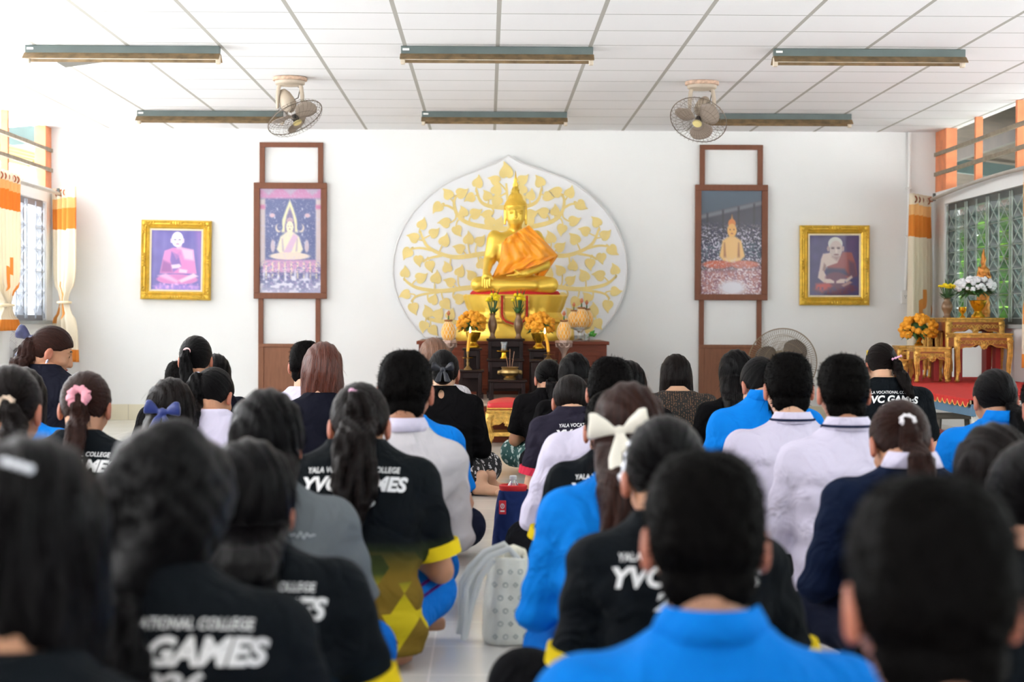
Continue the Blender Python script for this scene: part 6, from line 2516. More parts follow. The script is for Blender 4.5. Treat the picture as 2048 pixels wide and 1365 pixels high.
    for s in (-1, 1):
        b.tube([MH @ (Vector((s * q, 0.0905 - 0.28 * abs(q - 0.014), 0.026 + 0.004 * math.sin(60 * q))) * hs) for q in (0.014, 0.026, 0.038, 0.05)], 0.003, 5)
    b.build('eyebrows', HAIR['black'], root)

    # ---- top garment
    hg = 0.012 if d > 4.5 else 0.0095
    lo, hi = (-0.42 - abs(side), -0.26, -0.005), (0.42 + abs(side), 0.42, zN + 0.04)
    x3, y3, z3 = grid(lo, hi, hg)
    loose = 0.012 if top not in ('white', 'offwhite', 'jersey', 'blue') else 0.018
    f = s_loft(x3, y3, z3, rows(loose), 2.3)
    for i in (0, 1):
        if sleeve == 'short':
            e = SH[i].lerp(EL[i], 0.82)
            a_ = s_caps(x3, y3, z3, SH[i], EL[i], 0.062 * (0.5 + 0.5 * w), 0.062)
            dr = (EL[i] - SH[i]).normalized()
            a_ = np.maximum(a_, (x3 - e.x) * dr.x + (y3 - e.y) * dr.y + (z3 - e.z) * dr.z)
            f = smin(f, a_, 0.03)
        else:
            f = smin(f, s_caps(x3, y3, z3, SH[i], EL[i], 0.060 * (0.5 + 0.5 * w), 0.053), 0.035)
            f = smin(f, s_caps(x3, y3, z3, EL[i], WR[i].lerp(EL[i], 0.08), 0.052, 0.036), 0.015)
    wr = 0.0035 * wob(x3, y3, z3, rng, 24, 5)
    zf = np.clip(1.1 - z3 / zN, 0, 1)
    wr = wr + 0.006 * zf * np.sin(z3 * (62 + 20 * rng.random()) + 9 * x3 * rng.uniform(-1, 1) + 5 * np.abs(x3) + 3 * wob(x3, y3, z3, rng, 9, 3))
    for i in (0, 1):
        dx = (x3 - SH[i].x)
        wr = wr + 0.004 * np.exp(-((dx) / 0.07) ** 2) * np.sin(55 * (z3 - dx * (1.2 if i else -1.2)) + i) * np.clip(1 - np.abs(z3 - shz + 0.1) / 0.14, 0, 1)
    f = f + wr * (1.0 if top not in ('blazer', 'black') else 0.55)
    f = np.maximum(f, (hem - z3))
    # neck opening
    nf = Vector((0, cy(1.0) + 0.012, zN))
    if top == 'lace' or collar == 'wide':
        f = np.maximum(f, z3 - (zN - 0.012))
    else:
        f = np.maximum(f, z3 - (zN + 0.012 - 0.5 * np.clip(y3 - nf.y, 0, 0.1)))
    if keyhole:
        f = np.maximum(f, -s_ell(x3, y3, z3, (side - 0.008, cy(0.97) - 0.075, zN - 0.03), (0.02, 0.06, 0.03)))
    TV, TQ = surface(f.astype(np.float32), lo, hg)
    gname = {'white': 'shirt', 'offwhite': 'shirt', 'blue': 'polo_shirt', 'grey': 'shirt', 'blazer': 'blazer', 'navy': 'sweater', 'black': 'top', 'lace': 'lace_top', 'yvc': 'sports_shirt', 'jersey': 'sports_shirt', 'plum': 'sports_shirt'}[top]
    shirt = mesh_np(gname, TV, TQ, CL[top], root)
    bvh = BVHTree.FromPolygons([Vector(v) for v in TV.tolist()], [tuple(q) for q in TQ.tolist()])
    if text == 'yvc':
        b = MB()
        for (V, Fc) in yvc_lines():
            vs, fs, ok = [], [], []
            for v in V:
                hit = bvh.ray_cast(Vector((xo + v.x * 1.0, -1.2, zN - 0.075 + v.y)), Vector((0, 1, 0)))
                ok.append(hit[0] is not None)
                p = (hit[0] + hit[1] * (0.003 if hit[1].y < 0 else -0.003)) if hit[0] is not None else Vector((0, 0, 0))
                vs.append(tuple(p))
            o_ = len(b.v)
            b.v.extend(vs)
            ff = [tuple(i + o_ for i in q_) for q_ in Fc if all(ok[i] for i in q_)]
            b.f.extend(ff)
            b.mi.extend([0] * len(ff))
        b.build('back_lettering', CL['print'], shirt, smooth=0)
    elif text == 'script':
        b = MB()
        for (z0_, x0, x1, hgt) in ((-0.11, -0.05, 0.14, 0.014), (-0.145, -0.01, 0.08, 0.014)):
            pts = []
            n = int((x1 - x0) / 0.0011)
            for k in range(n):
                u = x0 + (x1 - x0) * k / n
                zz_ = zN + z0_ + hgt * 0.5 * math.sin(u * 430) * (0.6 + 0.4 * math.sin(u * 130)) - 0.06 * u
                hit = bvh.ray_cast(Vector((u, -1.2, zz_)), Vector((0, 1, 0)))
                if hit[0] is not None:
                    pts.append(hit[0] + hit[1] * (0.002 if hit[1].y < 0 else -0.002))
            if len(pts) > 4:
                b.tube(pts, 0.0022, 4)
        b.build('back_lettering', CL['print_thin'], shirt, smooth=0)
    # ---- collar
    if collar in ('polo', 'shirt', 'school'):
        b = MB()
        n = 30
        vs = []
        cyl = cy(1.0) + 0.006
        for k in range(n):
            a = -PI / 2 + 2 * PI * k / n
            ca, sa = math.cos(a), math.sin(a)
            fr = max(0.0, sa)
            for (r1, r2, dz) in ((0.058, 0.058, 0.0), (0.062, 0.061, 0.034), (0.066, 0.064, 0.036), (0.075, 0.072, 0.02), (0.086, 0.078, -0.006)):
                vs.append((side + r1 * ca, cyl + r2 * sa, zN + 0.004 + dz - 0.035 * fr + lean * 0.0))
        fs = []
        for k in range(n):
            l = (k + 1) % n
            for j in range(4):
                fs.append((k * 5 + j, l * 5 + j, l * 5 + j + 1, k * 5 + j + 1))
        b.add(vs, fs)
        b.build('collar', CL[top] if collar != 'school' and collar != 'shirt' else CL['white'], shirt, smooth=60, solid=0.004)
        if collar == 'school':
            b = MB()
            b.tube([(side + 0.0835 * math.cos(a), cyl + 0.0775 * math.sin(a) - 0.004, zN + 0.012 - 0.035 * max(0, math.sin(a))) for a in np.linspace(-PI / 2, 1.5 * PI, 37)[:-1]], 0.0045, 6, closed=True)
            b.build('collar_stripe', CL['stripe_navy'], shirt)
    if cuff:
        b = MB()
        for i in (0, 1):
            e = SH[i].lerp(EL[i], 0.70)
            e2 = SH[i].lerp(EL[i], 0.84)
            b = MB().tube([e, e2], [0.072, 0.0725], 20)
            b.build('sleeve_cuff', CL[cuff], shirt)
    # ---- legs
    lo, hi = (-0.48, -0.24, -0.012), (0.48, 0.52, 0.36)
    if feet:
        hi = (0.56, 0.52, 0.36)
    x3, y3, z3 = grid(lo, hi, 0.013)
    f = s_ell(x3, y3, z3, (0, 0.0, 0.1), (0.195 * w, 0.165, 0.115))
    k_ = 0.04 if not legs.startswith('skirt') else 0.09
    for i in (0, 1):
        f = smin(f, s_caps(x3, y3, z3, HP[i], KN[i], 0.1, 0.078), k_)
        if not (feet and i == 1):
            f = smin(f, s_caps(x3, y3, z3, KN[i], AN[i].lerp(KN[i], 0.12), 0.074, 0.055), k_ * 0.7)
    if feet:
        f = smin(f, s_caps(x3, y3, z3, KN[1], Vector((0.23, 0.10, 0.07)), 0.08, 0.055), 0.05)
        f = smin(f, s_caps(x3, y3, z3, (0.10, 0.0, 0.09), (0.19, 0.03, 0.07), 0.09, 0.06), 0.05)
    f = f + 0.0045 * wob(x3, y3, z3, rng, 28, 5)
    f = np.maximum(f, 0.003 - z3)
    LV, LQ = surface(f.astype(np.float32), lo, 0.013)
    trous = mesh_np('skirt' if legs.startswith('skirt') else 'trousers', LV, LQ, CL[legs], root)
    if stripes:
        lb = BVHTree.FromPolygons([Vector(v) for v in LV.tolist()], [tuple(q) for q in LQ.tolist()])
        for i in (0, 1):
            s = -1 if i == 0 else 1
            for off_ in (-0.026, 0.026):
                pts = []
                for q in np.linspace(0.05, 1.25, 22):
                    if q <= 1:
                        c = HP[i].lerp(KN[i], q)
                    else:
                        c = KN[i].lerp(AN[i], (q - 1))
                    src = c + Vector((s * 0.1, -0.15, 0.13 + off_))
                    hit = lb.ray_cast(src, (c + Vector((0, 0, off_ * 0.6)) - src).normalized())
                    if hit[0] is not None:
                        pts.append(hit[0] + hit[1] * 0.001)
                if len(pts) > 3:
                    MB().tube(pts, 0.0085, 6, flat=0.3).build('side_stripe', CL[stripes], trous)

    # ---- hair
    make_hair(root, hkind, HAIR[hcol], head, Rh, hs, zN, rows(0.02), rng, d, tail, curl, bow, tie, clip)
    PEOPLE_REG.append((root, head, Rh))
    return root


def loose_mat(m):
    key = m.name + '_strands'
    if key not in MATS:
        c = m.copy()
        c.name = key
        b = next(n for n in c.node_tree.nodes if n.type == 'BSDF_PRINCIPLED')
        b.inputs['Specular IOR Level'].default_value = 0.0
        b.inputs['Roughness'].default_value = 1.0
        MATS[key] = c
    return MATS[key]


def make_hair(root, kind, m, head, Rh, hs, zN, trows, rng, d, tail, curl, bow, tie, clip):
    Ri = Rh.transposed()
    tz = [r[0] for r in trows]
    tb = [r[2] - r[4] for r in trows]

    def back(z):
        return float(np.interp(z, tz, tb))
    long_ = kind in ('long', 'bob')
    tail = dict(tail or {})
    h_ = 0.0068 if d > 4.5 else 0.0056
    L = tail.get('len', 0.3)
    zlow = head.z - (L if kind in ('long',) else 0.2) - 0.03
    lo = (head.x - 0.17, min(head.y - 0.2, min(back(zN - 0.05), back(max(0.0, zlow))) - 0.11), max(0.02, zlow))
    hi = (head.x + 0.17, head.y + 0.17, head.z + 0.17)
    x, y, z = grid(lo, hi, h_)
    px, py, pz_ = (x - head.x) / hs, (y - head.y) / hs, (z - head.z) / hs
    qx = Ri[0][0] * px + Ri[0][1] * py + Ri[0][2] * pz_
    qy = Ri[1][0] * px + Ri[1][1] * py + Ri[1][2] * pz_
    qz = Ri[2][0] * px + Ri[2][1] * py + Ri[2][2] * pz_
    if kind == 'short':
        rx, ry, rz_, c = 0.0855, 0.106, 0.106, (0, -0.012, 0.016)
        f = ((np.abs((qx - c[0]) / rx) ** 2.7 + np.abs((qy - c[1]) / ry) ** 2.4 + np.abs((qz - c[2]) / rz_) ** 2.4) ** (1 / 2.5) - 1) * 0.09
        zm = np.interp(qy, [-0.12, -0.07, -0.045, -0.02, 0.0, 0.03, 0.06, 0.09], [-0.128, -0.124, -0.085, -0.015, 0.0, 0.012, 0.05, 0.066])
        taper = np.clip((-0.02 - qz) / 0.07, 0, 1)
        f = np.minimum(f, s_ell(qx, qy, qz, (0, -0.045, -0.07), (0.072, 0.05, 0.07)))
        f = f + 0.004 * taper
        f = smax(f, (zm - qz) * 0.8, 0.012)
        f = f + 0.0022 * wob(qx, qy, qz, rng, 95, 6) + 0.0018 * wob(qx, qy, qz, rng, 200, 5)
    else:
        o_ = {'pony': 0.008, 'bun': 0.009, 'long': 0.013, 'bob': 0.015, 'wavy': 0.024}[kind]
        f = s_ell(qx, qy, qz, (0, -0.010, 0.016), (0.079 + o_, 0.099 + o_, 0.098 + o_))
        zm = np.interp(qy, [-0.12, -0.075, -0.05, -0.025, 0.0, 0.03, 0.06, 0.09], [-0.118, -0.114, -0.09, -0.03, 0.002, 0.008, 0.034, 0.052])
        if long_ or kind == 'wavy':
            zm = zm - 0.03
        f = smax(f, (zm - qz) * 0.8, 0.01)
        if kind in ('pony', 'bun'):
            T_ = Vector(tail.get('tie', (0, -0.1, 0.0))).normalized()
            u_ = T_.cross(Vector((1, 0.01, 0.02))).normalized()
            w_ = T_.cross(u_)
            A_ = np.arctan2(qx * u_.x + qy * u_.y + qz * u_.z, qx * w_.x + qy * w_.y + qz * w_.z)
            f = f + 0.0011 * np.sin(34 * A_) + 0.0008 * np.sin(21 * A_ + 1)
        if kind == 'wavy':
            f = smin(f, s_ell(qx, qy, qz, (0.0, -0.07, -0.05), (0.088, 0.06, 0.085)), 0.04)
            f = smin(f, s_caps(qx, qy, qz, (0, -0.06, -0.06), tail.get('tie'), 0.07, 0.045), 0.03)
            f = f + 0.010 * wob(qx, qy, qz, rng, 55, 4) + 0.004 * wob(qx, qy, qz, rng, 130, 4)
        if kind == 'bun':
            bc = tail.get('bun', (0, -0.115, -0.03))
            f = smin(f, s_ell(qx, qy, qz, bc, (0.062, 0.05, 0.056)), 0.015)
            f = f + 0.003 * wob(qx, qy, qz, rng, 80, 4)
    if kind == 'long':
        zb = head.z - L
        zs = np.linspace(zb, head.z + 0.07, 14)
        rws = []
        for zz_ in zs:
            t = (head.z - zz_) / hs
            a = float(np.interp(t, [-0.07, 0.0, 0.08, 0.18, 0.35, 0.6], [0.078, 0.092, 0.098, 0.1, 0.096, 0.08])) * hs * tail.get('w', 1.0)
            b_ = float(np.interp(t, [-0.07, 0.0, 0.07, 0.13, 0.2, 0.5], [0.08, 0.102, 0.094, 0.06, 0.036, 0.024])) * hs
            nk_ = float(np.clip((head.z - zz_) / max(0.02, head.z - zN), 0, 1))
            neckb = head.y * (1 - nk_) + (back(zN) + 0.06) * nk_ - 0.062
            yc0 = head.y - 0.012 - float(np.interp(t, [0, 0.07, 0.13], [0.0, 0.014, 0.045])) * hs
            if t > 0.04:
                yc0 = min(yc0, neckb - 0.016 + b_ * 0.6)
            yb_ = min(back(zz_), back(zN - 0.05)) - b_ * 0.5 - 0.012 if zz_ < zN + 0.02 else yc0
            k = float(np.clip((zN + 0.03 - zz_) / 0.07, 0, 1))
            rws.append((zz_, head.x + tail.get('dx', 0) * max(0, t), min(yc0, yc0 * (1 - k) + yb_ * k), a, b_))
        g = s_loft(x, y, z, rws, 2.2)
        ymax = np.interp((z - head.z) / hs, [-0.14, -0.09, -0.03, 0.03, 0.07], [-0.01, 0.02, 0.03, 0.05, 0.0])
        g = np.maximum(g, (y - head.y) - ymax * hs)
        g = np.maximum(g, zb + 0.02 + 0.014 * np.sin(x * 90 + 2 * np.sin(x * 210)) - z)
        f = smin(f, g, 0.02)
        f = f + 0.0025 * np.sin(170 * x + 3 * np.sin(14 * z + 30 * y) + 60 * y) + curl * np.sin(38 * z + 24 * x)
    if kind == 'bob':
        zb = head.z - tail.get('len', 0.14)
        zs = np.linspace(zb - 0.02, head.z + 0.06, 12)
        rws = []
        for zz_ in zs:
            t = (head.z - zz_) / hs
            a = float(np.interp(t, [-0.06, 0.02, 0.09, 0.15, 0.2], [0.08, 0.1, 0.104, 0.098, 0.082])) * hs * tail.get('w', 1.0)
            b_ = float(np.interp(t, [-0.06, 0.02, 0.08, 0.15, 0.2], [0.085, 0.11, 0.1, 0.072, 0.05])) * hs
            yc = head.y - float(np.interp(t, [0, 0.08, 0.16], [0.012, 0.02, 0.045])) * hs - head.y * 0
            rws.append((zz_, head.x, yc, a, b_))
        g = s_loft(x, y, z, rws, 2.2)
        ymax = np.interp((z - head.z) / hs, [-0.2, -0.05, 0.03, 0.07], [0.035, 0.04, 0.05, 0.0])
        g = np.maximum(g, (y - head.y) - ymax * hs)
        g = np.maximum(g, zb - z + 0.008 * np.sin(60 * x))
        f = smin(f, g, 0.02)
        f = f + 0.002 * np.sin(190 * x + 60 * y + 3 * np.sin(14 * z))
    V, Q = surface(f.astype(np.float32), lo, h_)
    # strand coordinates
    hv = (V - np.array(head)) / hs @ np.array(Ri).T
    if kind in ('pony', 'bun', 'wavy'):
        T = np.array(tail.get('tie', (0, -0.1, 0.0)), dtype=float)
        Tn = T / np.linalg.norm(T)
        u = np.cross(Tn, [1, 0.01, 0.02])
        u /= np.linalg.norm(u)
        wv = np.cross(Tn, u)
        n_ = hv / np.linalg.norm(hv, axis=1)[:, None]
        A = np.arctan2(n_ @ u, n_ @ wv)
        rr = np.arccos(np.clip(n_ @ Tn, -1, 1))
        co = np.stack([np.cos(A), np.sin(A), rr * 0.12], 1)
    elif kind == 'short':
        co = hv * np.array([9.0, 9.0, 4.0]) * 0.35
    else:
        A = np.arctan2(hv[:, 0], hv[:, 1] - 0.02)
        co = np.stack([np.cos(A), np.sin(A), V[:, 2] * 0.25], 1)
    hair = mesh_np('hair', V, Q, m, root, attr={'hair_co': ('FLOAT_VECTOR', co)})
    # loose single hairs that break the outline
    nb = int({'short': 2600, 'wavy': 1500}.get(kind, 900) * (1.0 if d < 7 else 0.5))
    nrm = np.zeros((len(V), 3), dtype=np.float32)
    hair.data.vertex_normals.foreach_get('vector', nrm.ravel()) if False else None
    tri = V[Q[:, :3]]
    fn = np.cross(tri[:, 1] - tri[:, 0], tri[:, 2] - tri[:, 0])
    fn /= np.linalg.norm(fn, axis=1)[:, None] + 1e-9
    pick = rng.integers(0, len(Q), nb)
    p0 = V[Q[pick]].mean(1)
    n0 = fn[pick]
    if kind == 'short':
        fl = rng.normal(size=(nb, 3)) * 0.5 + np.array([0, 0.1, -0.45]) + n0 * 0.3
        ln = rng.uniform(0.006, 0.013, (nb, 1)) * hs
        wd = 0.0011
    else:
        dn = np.array([0, 0, -1.0]) if kind in ('long', 'bob') else (np.array(head + Rh @ Vector(tail.get('tie', (0, -0.1, 0.0))) * hs) - p0)
        fl = dn / (np.linalg.norm(dn, axis=-1, keepdims=True) + 1e-9) - n0 * (np.sum(dn * n0, -1, keepdims=True))
        fl = fl + n0 * rng.uniform(0.0, 0.35, (nb, 1)) + rng.normal(size=(nb, 3)) * 0.12
        ln = rng.uniform(0.02, 0.06, (nb, 1)) * hs * np.where(n0[:, 2:3] > 0.55, 0.25, 1.0)
        wd = 0.0010
    fl /= np.linalg.norm(fl, axis=1)[:, None] + 1e-9
    sd = np.cross(fl, n0)
    sd /= np.linalg.norm(sd, axis=1)[:, None] + 1e-9
    mid = p0 + fl * ln * 0.5 + n0 * ln * 0.04
    tip = p0 + fl * ln - n0 * ln * 0.03
    BV = np.stack([p0 - sd * wd, p0 + sd * wd, mid + sd * wd * 0.8, mid - sd * wd * 0.8, tip + sd * wd * 0.2, tip - sd * wd * 0.2], 1).reshape(-1, 3)
    bi = np.arange(nb)[:, None] * 6
    BQ = np.concatenate([bi + np.array([[0, 1, 2, 3]]), bi + np.array([[3, 2, 4, 5]])])
    ml = loose_mat(m)
    o = mesh_np('loose_hair', BV, BQ, ml, hair, attr={'hair_co': ('FLOAT_VECTOR', np.repeat(co[Q[pick, 0]], 6, 0))})
    o['kind'] = 'stuff'
    # ---- ponytail
    T = Vector(tail.get('tie', (0, -0.1, 0.0)))
    Tw = head + Rh @ T * hs
    if kind in ('pony', 'wavy') and tail.get('tail', True):
        L = tail.get('len', 0.3)
        r0 = tail.get('r', 0.03)
        out = Rh @ Vector((T.x * 0.5, -1, 0.1)).normalized()
        pts = [Tw - out * 0.03, Tw + out * 0.015]
        n = 9
        cur = pts[-1].copy()
        ddx = tail.get('dx', 0.0)
        for k in range(1, n + 1):
            q = k / n
            zz_ = Tw.z - L * q + 0.012 * (1 - q)
            yb_ = min(back(zz_) - 0.012, head.y - 0.055) if zz_ < zN + 0.03 else min(Tw.y - 0.035 * math.sin(PI * min(1, q * 2.2) / 2), head.y - 0.09)
            pts.append(Vector((Tw.x + ddx * q + 0.008 * math.sin(4 * q + Tw.x * 40), 0.6 * yb_ + 0.4 * min(cur.y, yb_) if k > 1 else Tw.y - 0.03, zz_)))
            cur = pts[-1]
        lo = (min(p.x for p in pts) - 0.09, min(p.y for p in pts) - 0.07, min(p.z for p in pts) - 0.03)
        hi = (max(p.x for p in pts) + 0.09, max(p.y for p in pts) + 0.07, max(p.z for p in pts) + 0.06)
        h2 = 0.006
        x, y, z = grid(lo, hi, h2)
        f = None
        m_ = len(pts)
        nl = 9
        for l in range(nl):
            an = 2 * PI * l / (nl - 1)
            ph_ = rng.uniform(0, 6.28)
            lend = rng.uniform(0.82, 1.0)
            pr = None
            for i in range(m_):
                q = i / (m_ - 1)
                env = float(np.interp(q, [0, 0.1, 0.25, 0.55, 0.85, 1], [0.25, 0.45, 0.85, 1.0, 0.75, 0.35]))
                rr_ = r0 * env * (0.0 if l == 0 else 0.85)
                wv_ = (0.25 + 3.2 * curl / 0.006 * 0.25) * r0 * 0.5 * math.sin(9 * q + ph_) * q
                c = pts[i] + Vector((rr_ * math.cos(an) + wv_, rr_ * 0.5 * math.sin(an), 0))
                if i > 3:
                    c.z = pts[3].z + (c.z - pts[3].z) * lend
                rd = r0 * env * (0.62 if l == 0 else 0.40) + 0.002
                if pr is not None:
                    g = s_caps(x, y, z, pr[0], c, pr[1], rd)
                    f = g if f is None else smin(f, g, 0.006)
                pr = (c, rd)
        f = f + 0.0022 * np.sin(210 * x + 90 * y + 2.5 * np.sin(18 * z)) + 0.0015 * np.sin(420 * x - 120 * y)
        PV, PQ = surface(f.astype(np.float32), lo, h2)
        co2 = np.stack([(PV[:, 0] - Tw.x) * 18, (PV[:, 1] - Tw.y) * 12, PV[:, 2] * 0.5], 1)
        po = mesh_np('ponytail', PV, PQ, m, hair, attr={'hair_co': ('FLOAT_VECTOR', co2)})
        # loose ends
        nb = 260
        pick = rng.integers(0, len(PV), nb)
        p0 = PV[pick]
        fl = np.array([0, 0, -1.0]) + rng.normal(size=(nb, 3)) * 0.16
        ln = rng.uniform(0.03, 0.09, (nb, 1))
        sd = np.cross(fl, rng.normal(size=(nb, 3)))
        sd /= np.linalg.norm(sd, axis=1)[:, None]
        wd = 0.0011
        tip = p0 + fl * ln
        BV = np.stack([p0 - sd * wd, p0 + sd * wd, tip + sd * wd * 0.2, tip - sd * wd * 0.2], 1).reshape(-1, 3)
        o = mesh_np('loose_ends', BV, np.arange(4 * nb).reshape(-1, 4), loose_mat(m), hair, attr={'hair_co': ('FLOAT_VECTOR', np.repeat(co2[pick], 4, 0))})
        o['kind'] = 'stuff'
    # ---- hair tie, bow, clip
    if tie:
        col, size, lump = tie
        ax = (Rh @ Vector((T.x * 0.5, -1, 0.1))).normalized()
        u = ax.cross(Vector((0, 0, 1))).normalized()
        v = ax.cross(u)
        b = MB()
        n = 40
        R0 = size * 0.62
        b.tube([Tw + ax * (0.014 + 0.2 * size * lump * 0.3 * math.sin(7 * a)) + u * (R0 * math.cos(a)) + v * (R0 * math.sin(a)) for a in np.linspace(0, 2 * PI, n + 1)[:-1]],
               [size * (0.40 + 0.08 * lump * math.sin(9 * k * 2 * PI / n) + 0.06 * lump * math.sin(23 * k)) for k in range(n)], 10, closed=True)
        b.build('scrunchie' if lump else 'hair_tie', col, hair)['label'] = 'hair tie'
    if bow:
        kind_b, col, pos, sc_, rot = bow
        BVv, BQq = bow_mesh(kind_b)
        M = Matrix.Translation(head + Rh @ Vector(pos) * hs) @ Matrix.Rotation(R(rot[1]), 4, 'Z') @ Matrix.Rotation(R(rot[0]), 4, 'Y')
        o = mesh_np('hair_bow', xf(BVv * sc_, M), BQq, col, hair)
        o['label'] = 'ribbon bow'
    if clip:
        for (pos, dirv, ln, col, th) in clip:
            a = head + Rh @ Vector(pos) * hs
            e = Rh @ Vector(dirv).normalized() * ln
            b = MB().tube([a - e / 2, a, a + e / 2], [th, th * 1.2, th], 8, flat=0.5)
            for k in range(4):
                b.ell(a - e * (0.4 - 0.27 * k), th * 1.15, 6)
            b.build('hair_clip', col, hair)['label'] = 'hair clip'
# ================================================================== THE CROWD (nearest first)
M_pink = mat('pink_scrunchie', rgb(222, 150, 164), 0.8, bump=0.3, bs=70)
M_lpink = mat('pale_pink_tie', rgb(238, 190, 190), 0.7)
M_wtie = mat('white_lace_tie', rgb(226, 222, 226), 0.6, bump=0.3, bs=200)
M_beige = mat('beige_print_tie', rgb(190, 168, 148), 0.7, var=0.4, vs=60)
M_redt = mat('red_tie', rgb(206, 40, 34), 0.6)
M_wbow = mat('cream_satin_bow', rgb(238, 232, 218), 0.5, sheen=0.3)
M_bbow = mat('royal_blue_ribbon', rgb(20, 42, 112), 0.4, sheen=0.3)
M_nbow = mat('navy_satin_bow', rgb(40, 44, 84), 0.25, sheen=0.3, var=0.3, vs=30)
M_kbow = mat('black_satin_bow', rgb(26, 28, 38), 0.35)
M_clipw = mat('white_clip', rgb(226, 228, 236), 0.25, metal=0.2)
M_clipg = mat('gold_clip', rgb(206, 176, 70), 0.3, metal=0.7)
M_clips = mat('silver_clip', rgb(190, 190, 206), 0.25, metal=0.7)
M_clipp = mat('pink_clip', rgb(226, 170, 200), 0.4)

# --- right of the aisle, near
person('boy with short black hair in white shirt, nearest on the right', 1858, 948, 1.80, ('short', 'short'), 'white', legs='pants_black', pitch=8, hs=1.0, skin='tan', collar='shirt', w=1.05, sleeve='short', seed=1)
person('boy with short hair in azure blue collared shirt, nearest right of the aisle', 1408, 902, 2.5, ('short', 'short'), 'blue', legs='pants_blue', pitch=10, hs=1.0, skin='mid', collar='polo', w=1.08, sleeve='long', seed=2)
person('girl in black sports shirt, pale hair clip, right beside the cream bow', 1330, 832, 3.6, ('pony', 'black'), 'yvc', legs='pants_black', pitch=24, skin='mid', text='yvc', cuff='cuff_yellow', sleeve='short', knees=1.15, knz=(0.2, 0.13), side=-0.06,
       clip=[((-0.082, -0.03, 0.02), (0.3, -0.5, 1), 0.085, M_clipw, 0.007)], tail=dict(tie=(0, -0.1, -0.05), len=0.16, r=0.028), seed=3, w=0.95, xo=-0.045)
person('girl with long brown hair and a big cream bow in azure blue shirt', 1258, 766, 4.4, ('long', 'brown'), 'blue', legs='pants_blue', pitch=14, nz=0.085, skin='fair', sleeve='long', w=1.0, knees=0.6,
       bow=('long', M_wbow, (-0.035, -0.15, -0.025), 0.64, (-6, 0)), tail=dict(len=0.33, w=0.95), seed=4)
person('person in black sports shirt half hidden behind the cream bow', 1222, 785, 5.7, ('short', 'short'), 'yvc', legs='pants_black', knees=0.6, pitch=26, skin='mid', text='yvc', cuff='cuff_yellow', seed=5, w=0.93)
person('man in white shirt with short hair, behind the cream bow', 1222, 716, 6.5, ('short', 'short'), 'white', legs='pants_black', pitch=16, skin='fair', collar='shirt', sleeve='long', w=1.08, seed=6, hyaw=8, side=0.07)
person('person with bowed dark hair in charcoal sports shirt with red cuffs', 1143, 750, 8.0, ('pony', 'dark'), 'plum', legs='pants_black', pitch=30, nz=0.12, skin='fair', cuff='cuff_red', tail=dict(tail=False, tie=(0, 0.0, -0.1)), w=0.92, seed=7, lean=0.12, side=-0.06, text='yvc')
person('person with black hair partly hidden right of the white-shirted man', 1256, 722, 9.1, ('bob', 'black'), 'black', pitch=18, seed=8, tail=dict(len=0.12))
person('woman in black polo and leaf-patterned wrap sitting right of the stool', 1097, 719, 10.9, ('pony', 'black'), 'black', legs='skirt_green', pitch=28, side=-0.03, skin='mid', tail=dict(tail=True, tie=(0, -0.1, -0.06), len=0.12, r=0.03), w=0.98, seed=9, hyaw=-6)
person('woman with long straight black hair before the right end of the altar', 1149, 706, 10.2, ('long', 'black'), 'black', pitch=14, tail=dict(len=0.3), seed=10)
person('woman with short bob hair in black lace top', 1352, 709, 10.7, ('bob', 'dark'), 'lace', pitch=20, skin='fair', tail=dict(len=0.15), collar='wide', seed=11, w=1.05, sleeve='long')
person('woman with very long straight black hair before the right timber panel', 1472, 700, 9.5, ('long', 'black'), 'black', pitch=12, tail=dict(len=0.48, w=1.0), seed=12, sleeve='long')
person('girl in azure blue collared shirt with low ponytail, before the standing fan', 1521, 714, 7.6, ('pony', 'black'), 'blue', legs='pants_blue', pitch=30, skin='fair', collar='polo', sleeve='long', tail=dict(tie=(0.02, -0.085, 0.04), len=0.2, r=0.026), hyaw=-10, seed=13, w=1.08)
person('boy in white school shirt with navy collar line, before the standing fan', 1576, 707, 6.7, ('short', 'short'), 'white', legs='pants_black', pitch=14, hs=1.06, skin='fair', collar='school', sleeve='short', w=1.16, build=1.12, seed=14)
person('boy in white school shirt, right-hand of the two', 1686, 709, 5.75, ('short', 'short'), 'white', legs='pants_black', pitch=8, hs=0.97, skin='tan', collar='school', sleeve='long', w=1.0, seed=15, knees=0.9)
person('girl in dark teal sports shirt reading YVC GAMES 2026 before the gilt tables', 1763, 686, 9.6, ('pony', 'dark'), 'yvc', pitch=22, skin='fair', text='yvc', tail=dict(tie=(0.05, -0.09, -0.01), len=0.2, r=0.026, dx=0.06), clip=[((-0.075, -0.02, 0.06), (0, 0, 1), 0.03, M_clipg, 0.007), ((0.06, -0.115, 0.0), (1, 0, 0.4), 0.06, M_clipp, 0.007)], seed=16, w=1.1)
person('girl in navy sweater with brown ponytail in a white lace tie', 1800, 800, 5.0, ('pony', 'brown'), 'navy', legs='pants_navy', pitch=30, skin='mid', sleeve='long', tail=dict(tie=(0, -0.1, 0.01), len=0.3, r=0.03), tie=(M_wtie, 0.024, 1.0), collar='shirt', seed=17, w=1.12, lean=0.09)
person('woman in azure blue shirt with low black ponytail near the stage', 1990, 738, 7.0, ('pony', 'black'), 'blue', pitch=20, skin='mid', sleeve='long', tail=dict(tie=(0.03, -0.09, -0.06), len=0.16, r=0.034, dx=0.03), seed=18, w=1.15, collar='polo')
person('girl with long dark hair and a blue ribbon, right edge', 1988, 848, 4.2, ('long', 'dark'), 'navy', pitch=16, skin='mid', tail=dict(len=0.26), bow=('small', M_bbow, (0.01, -0.125, -0.12), 0.75, (0, 0)), seed=19)
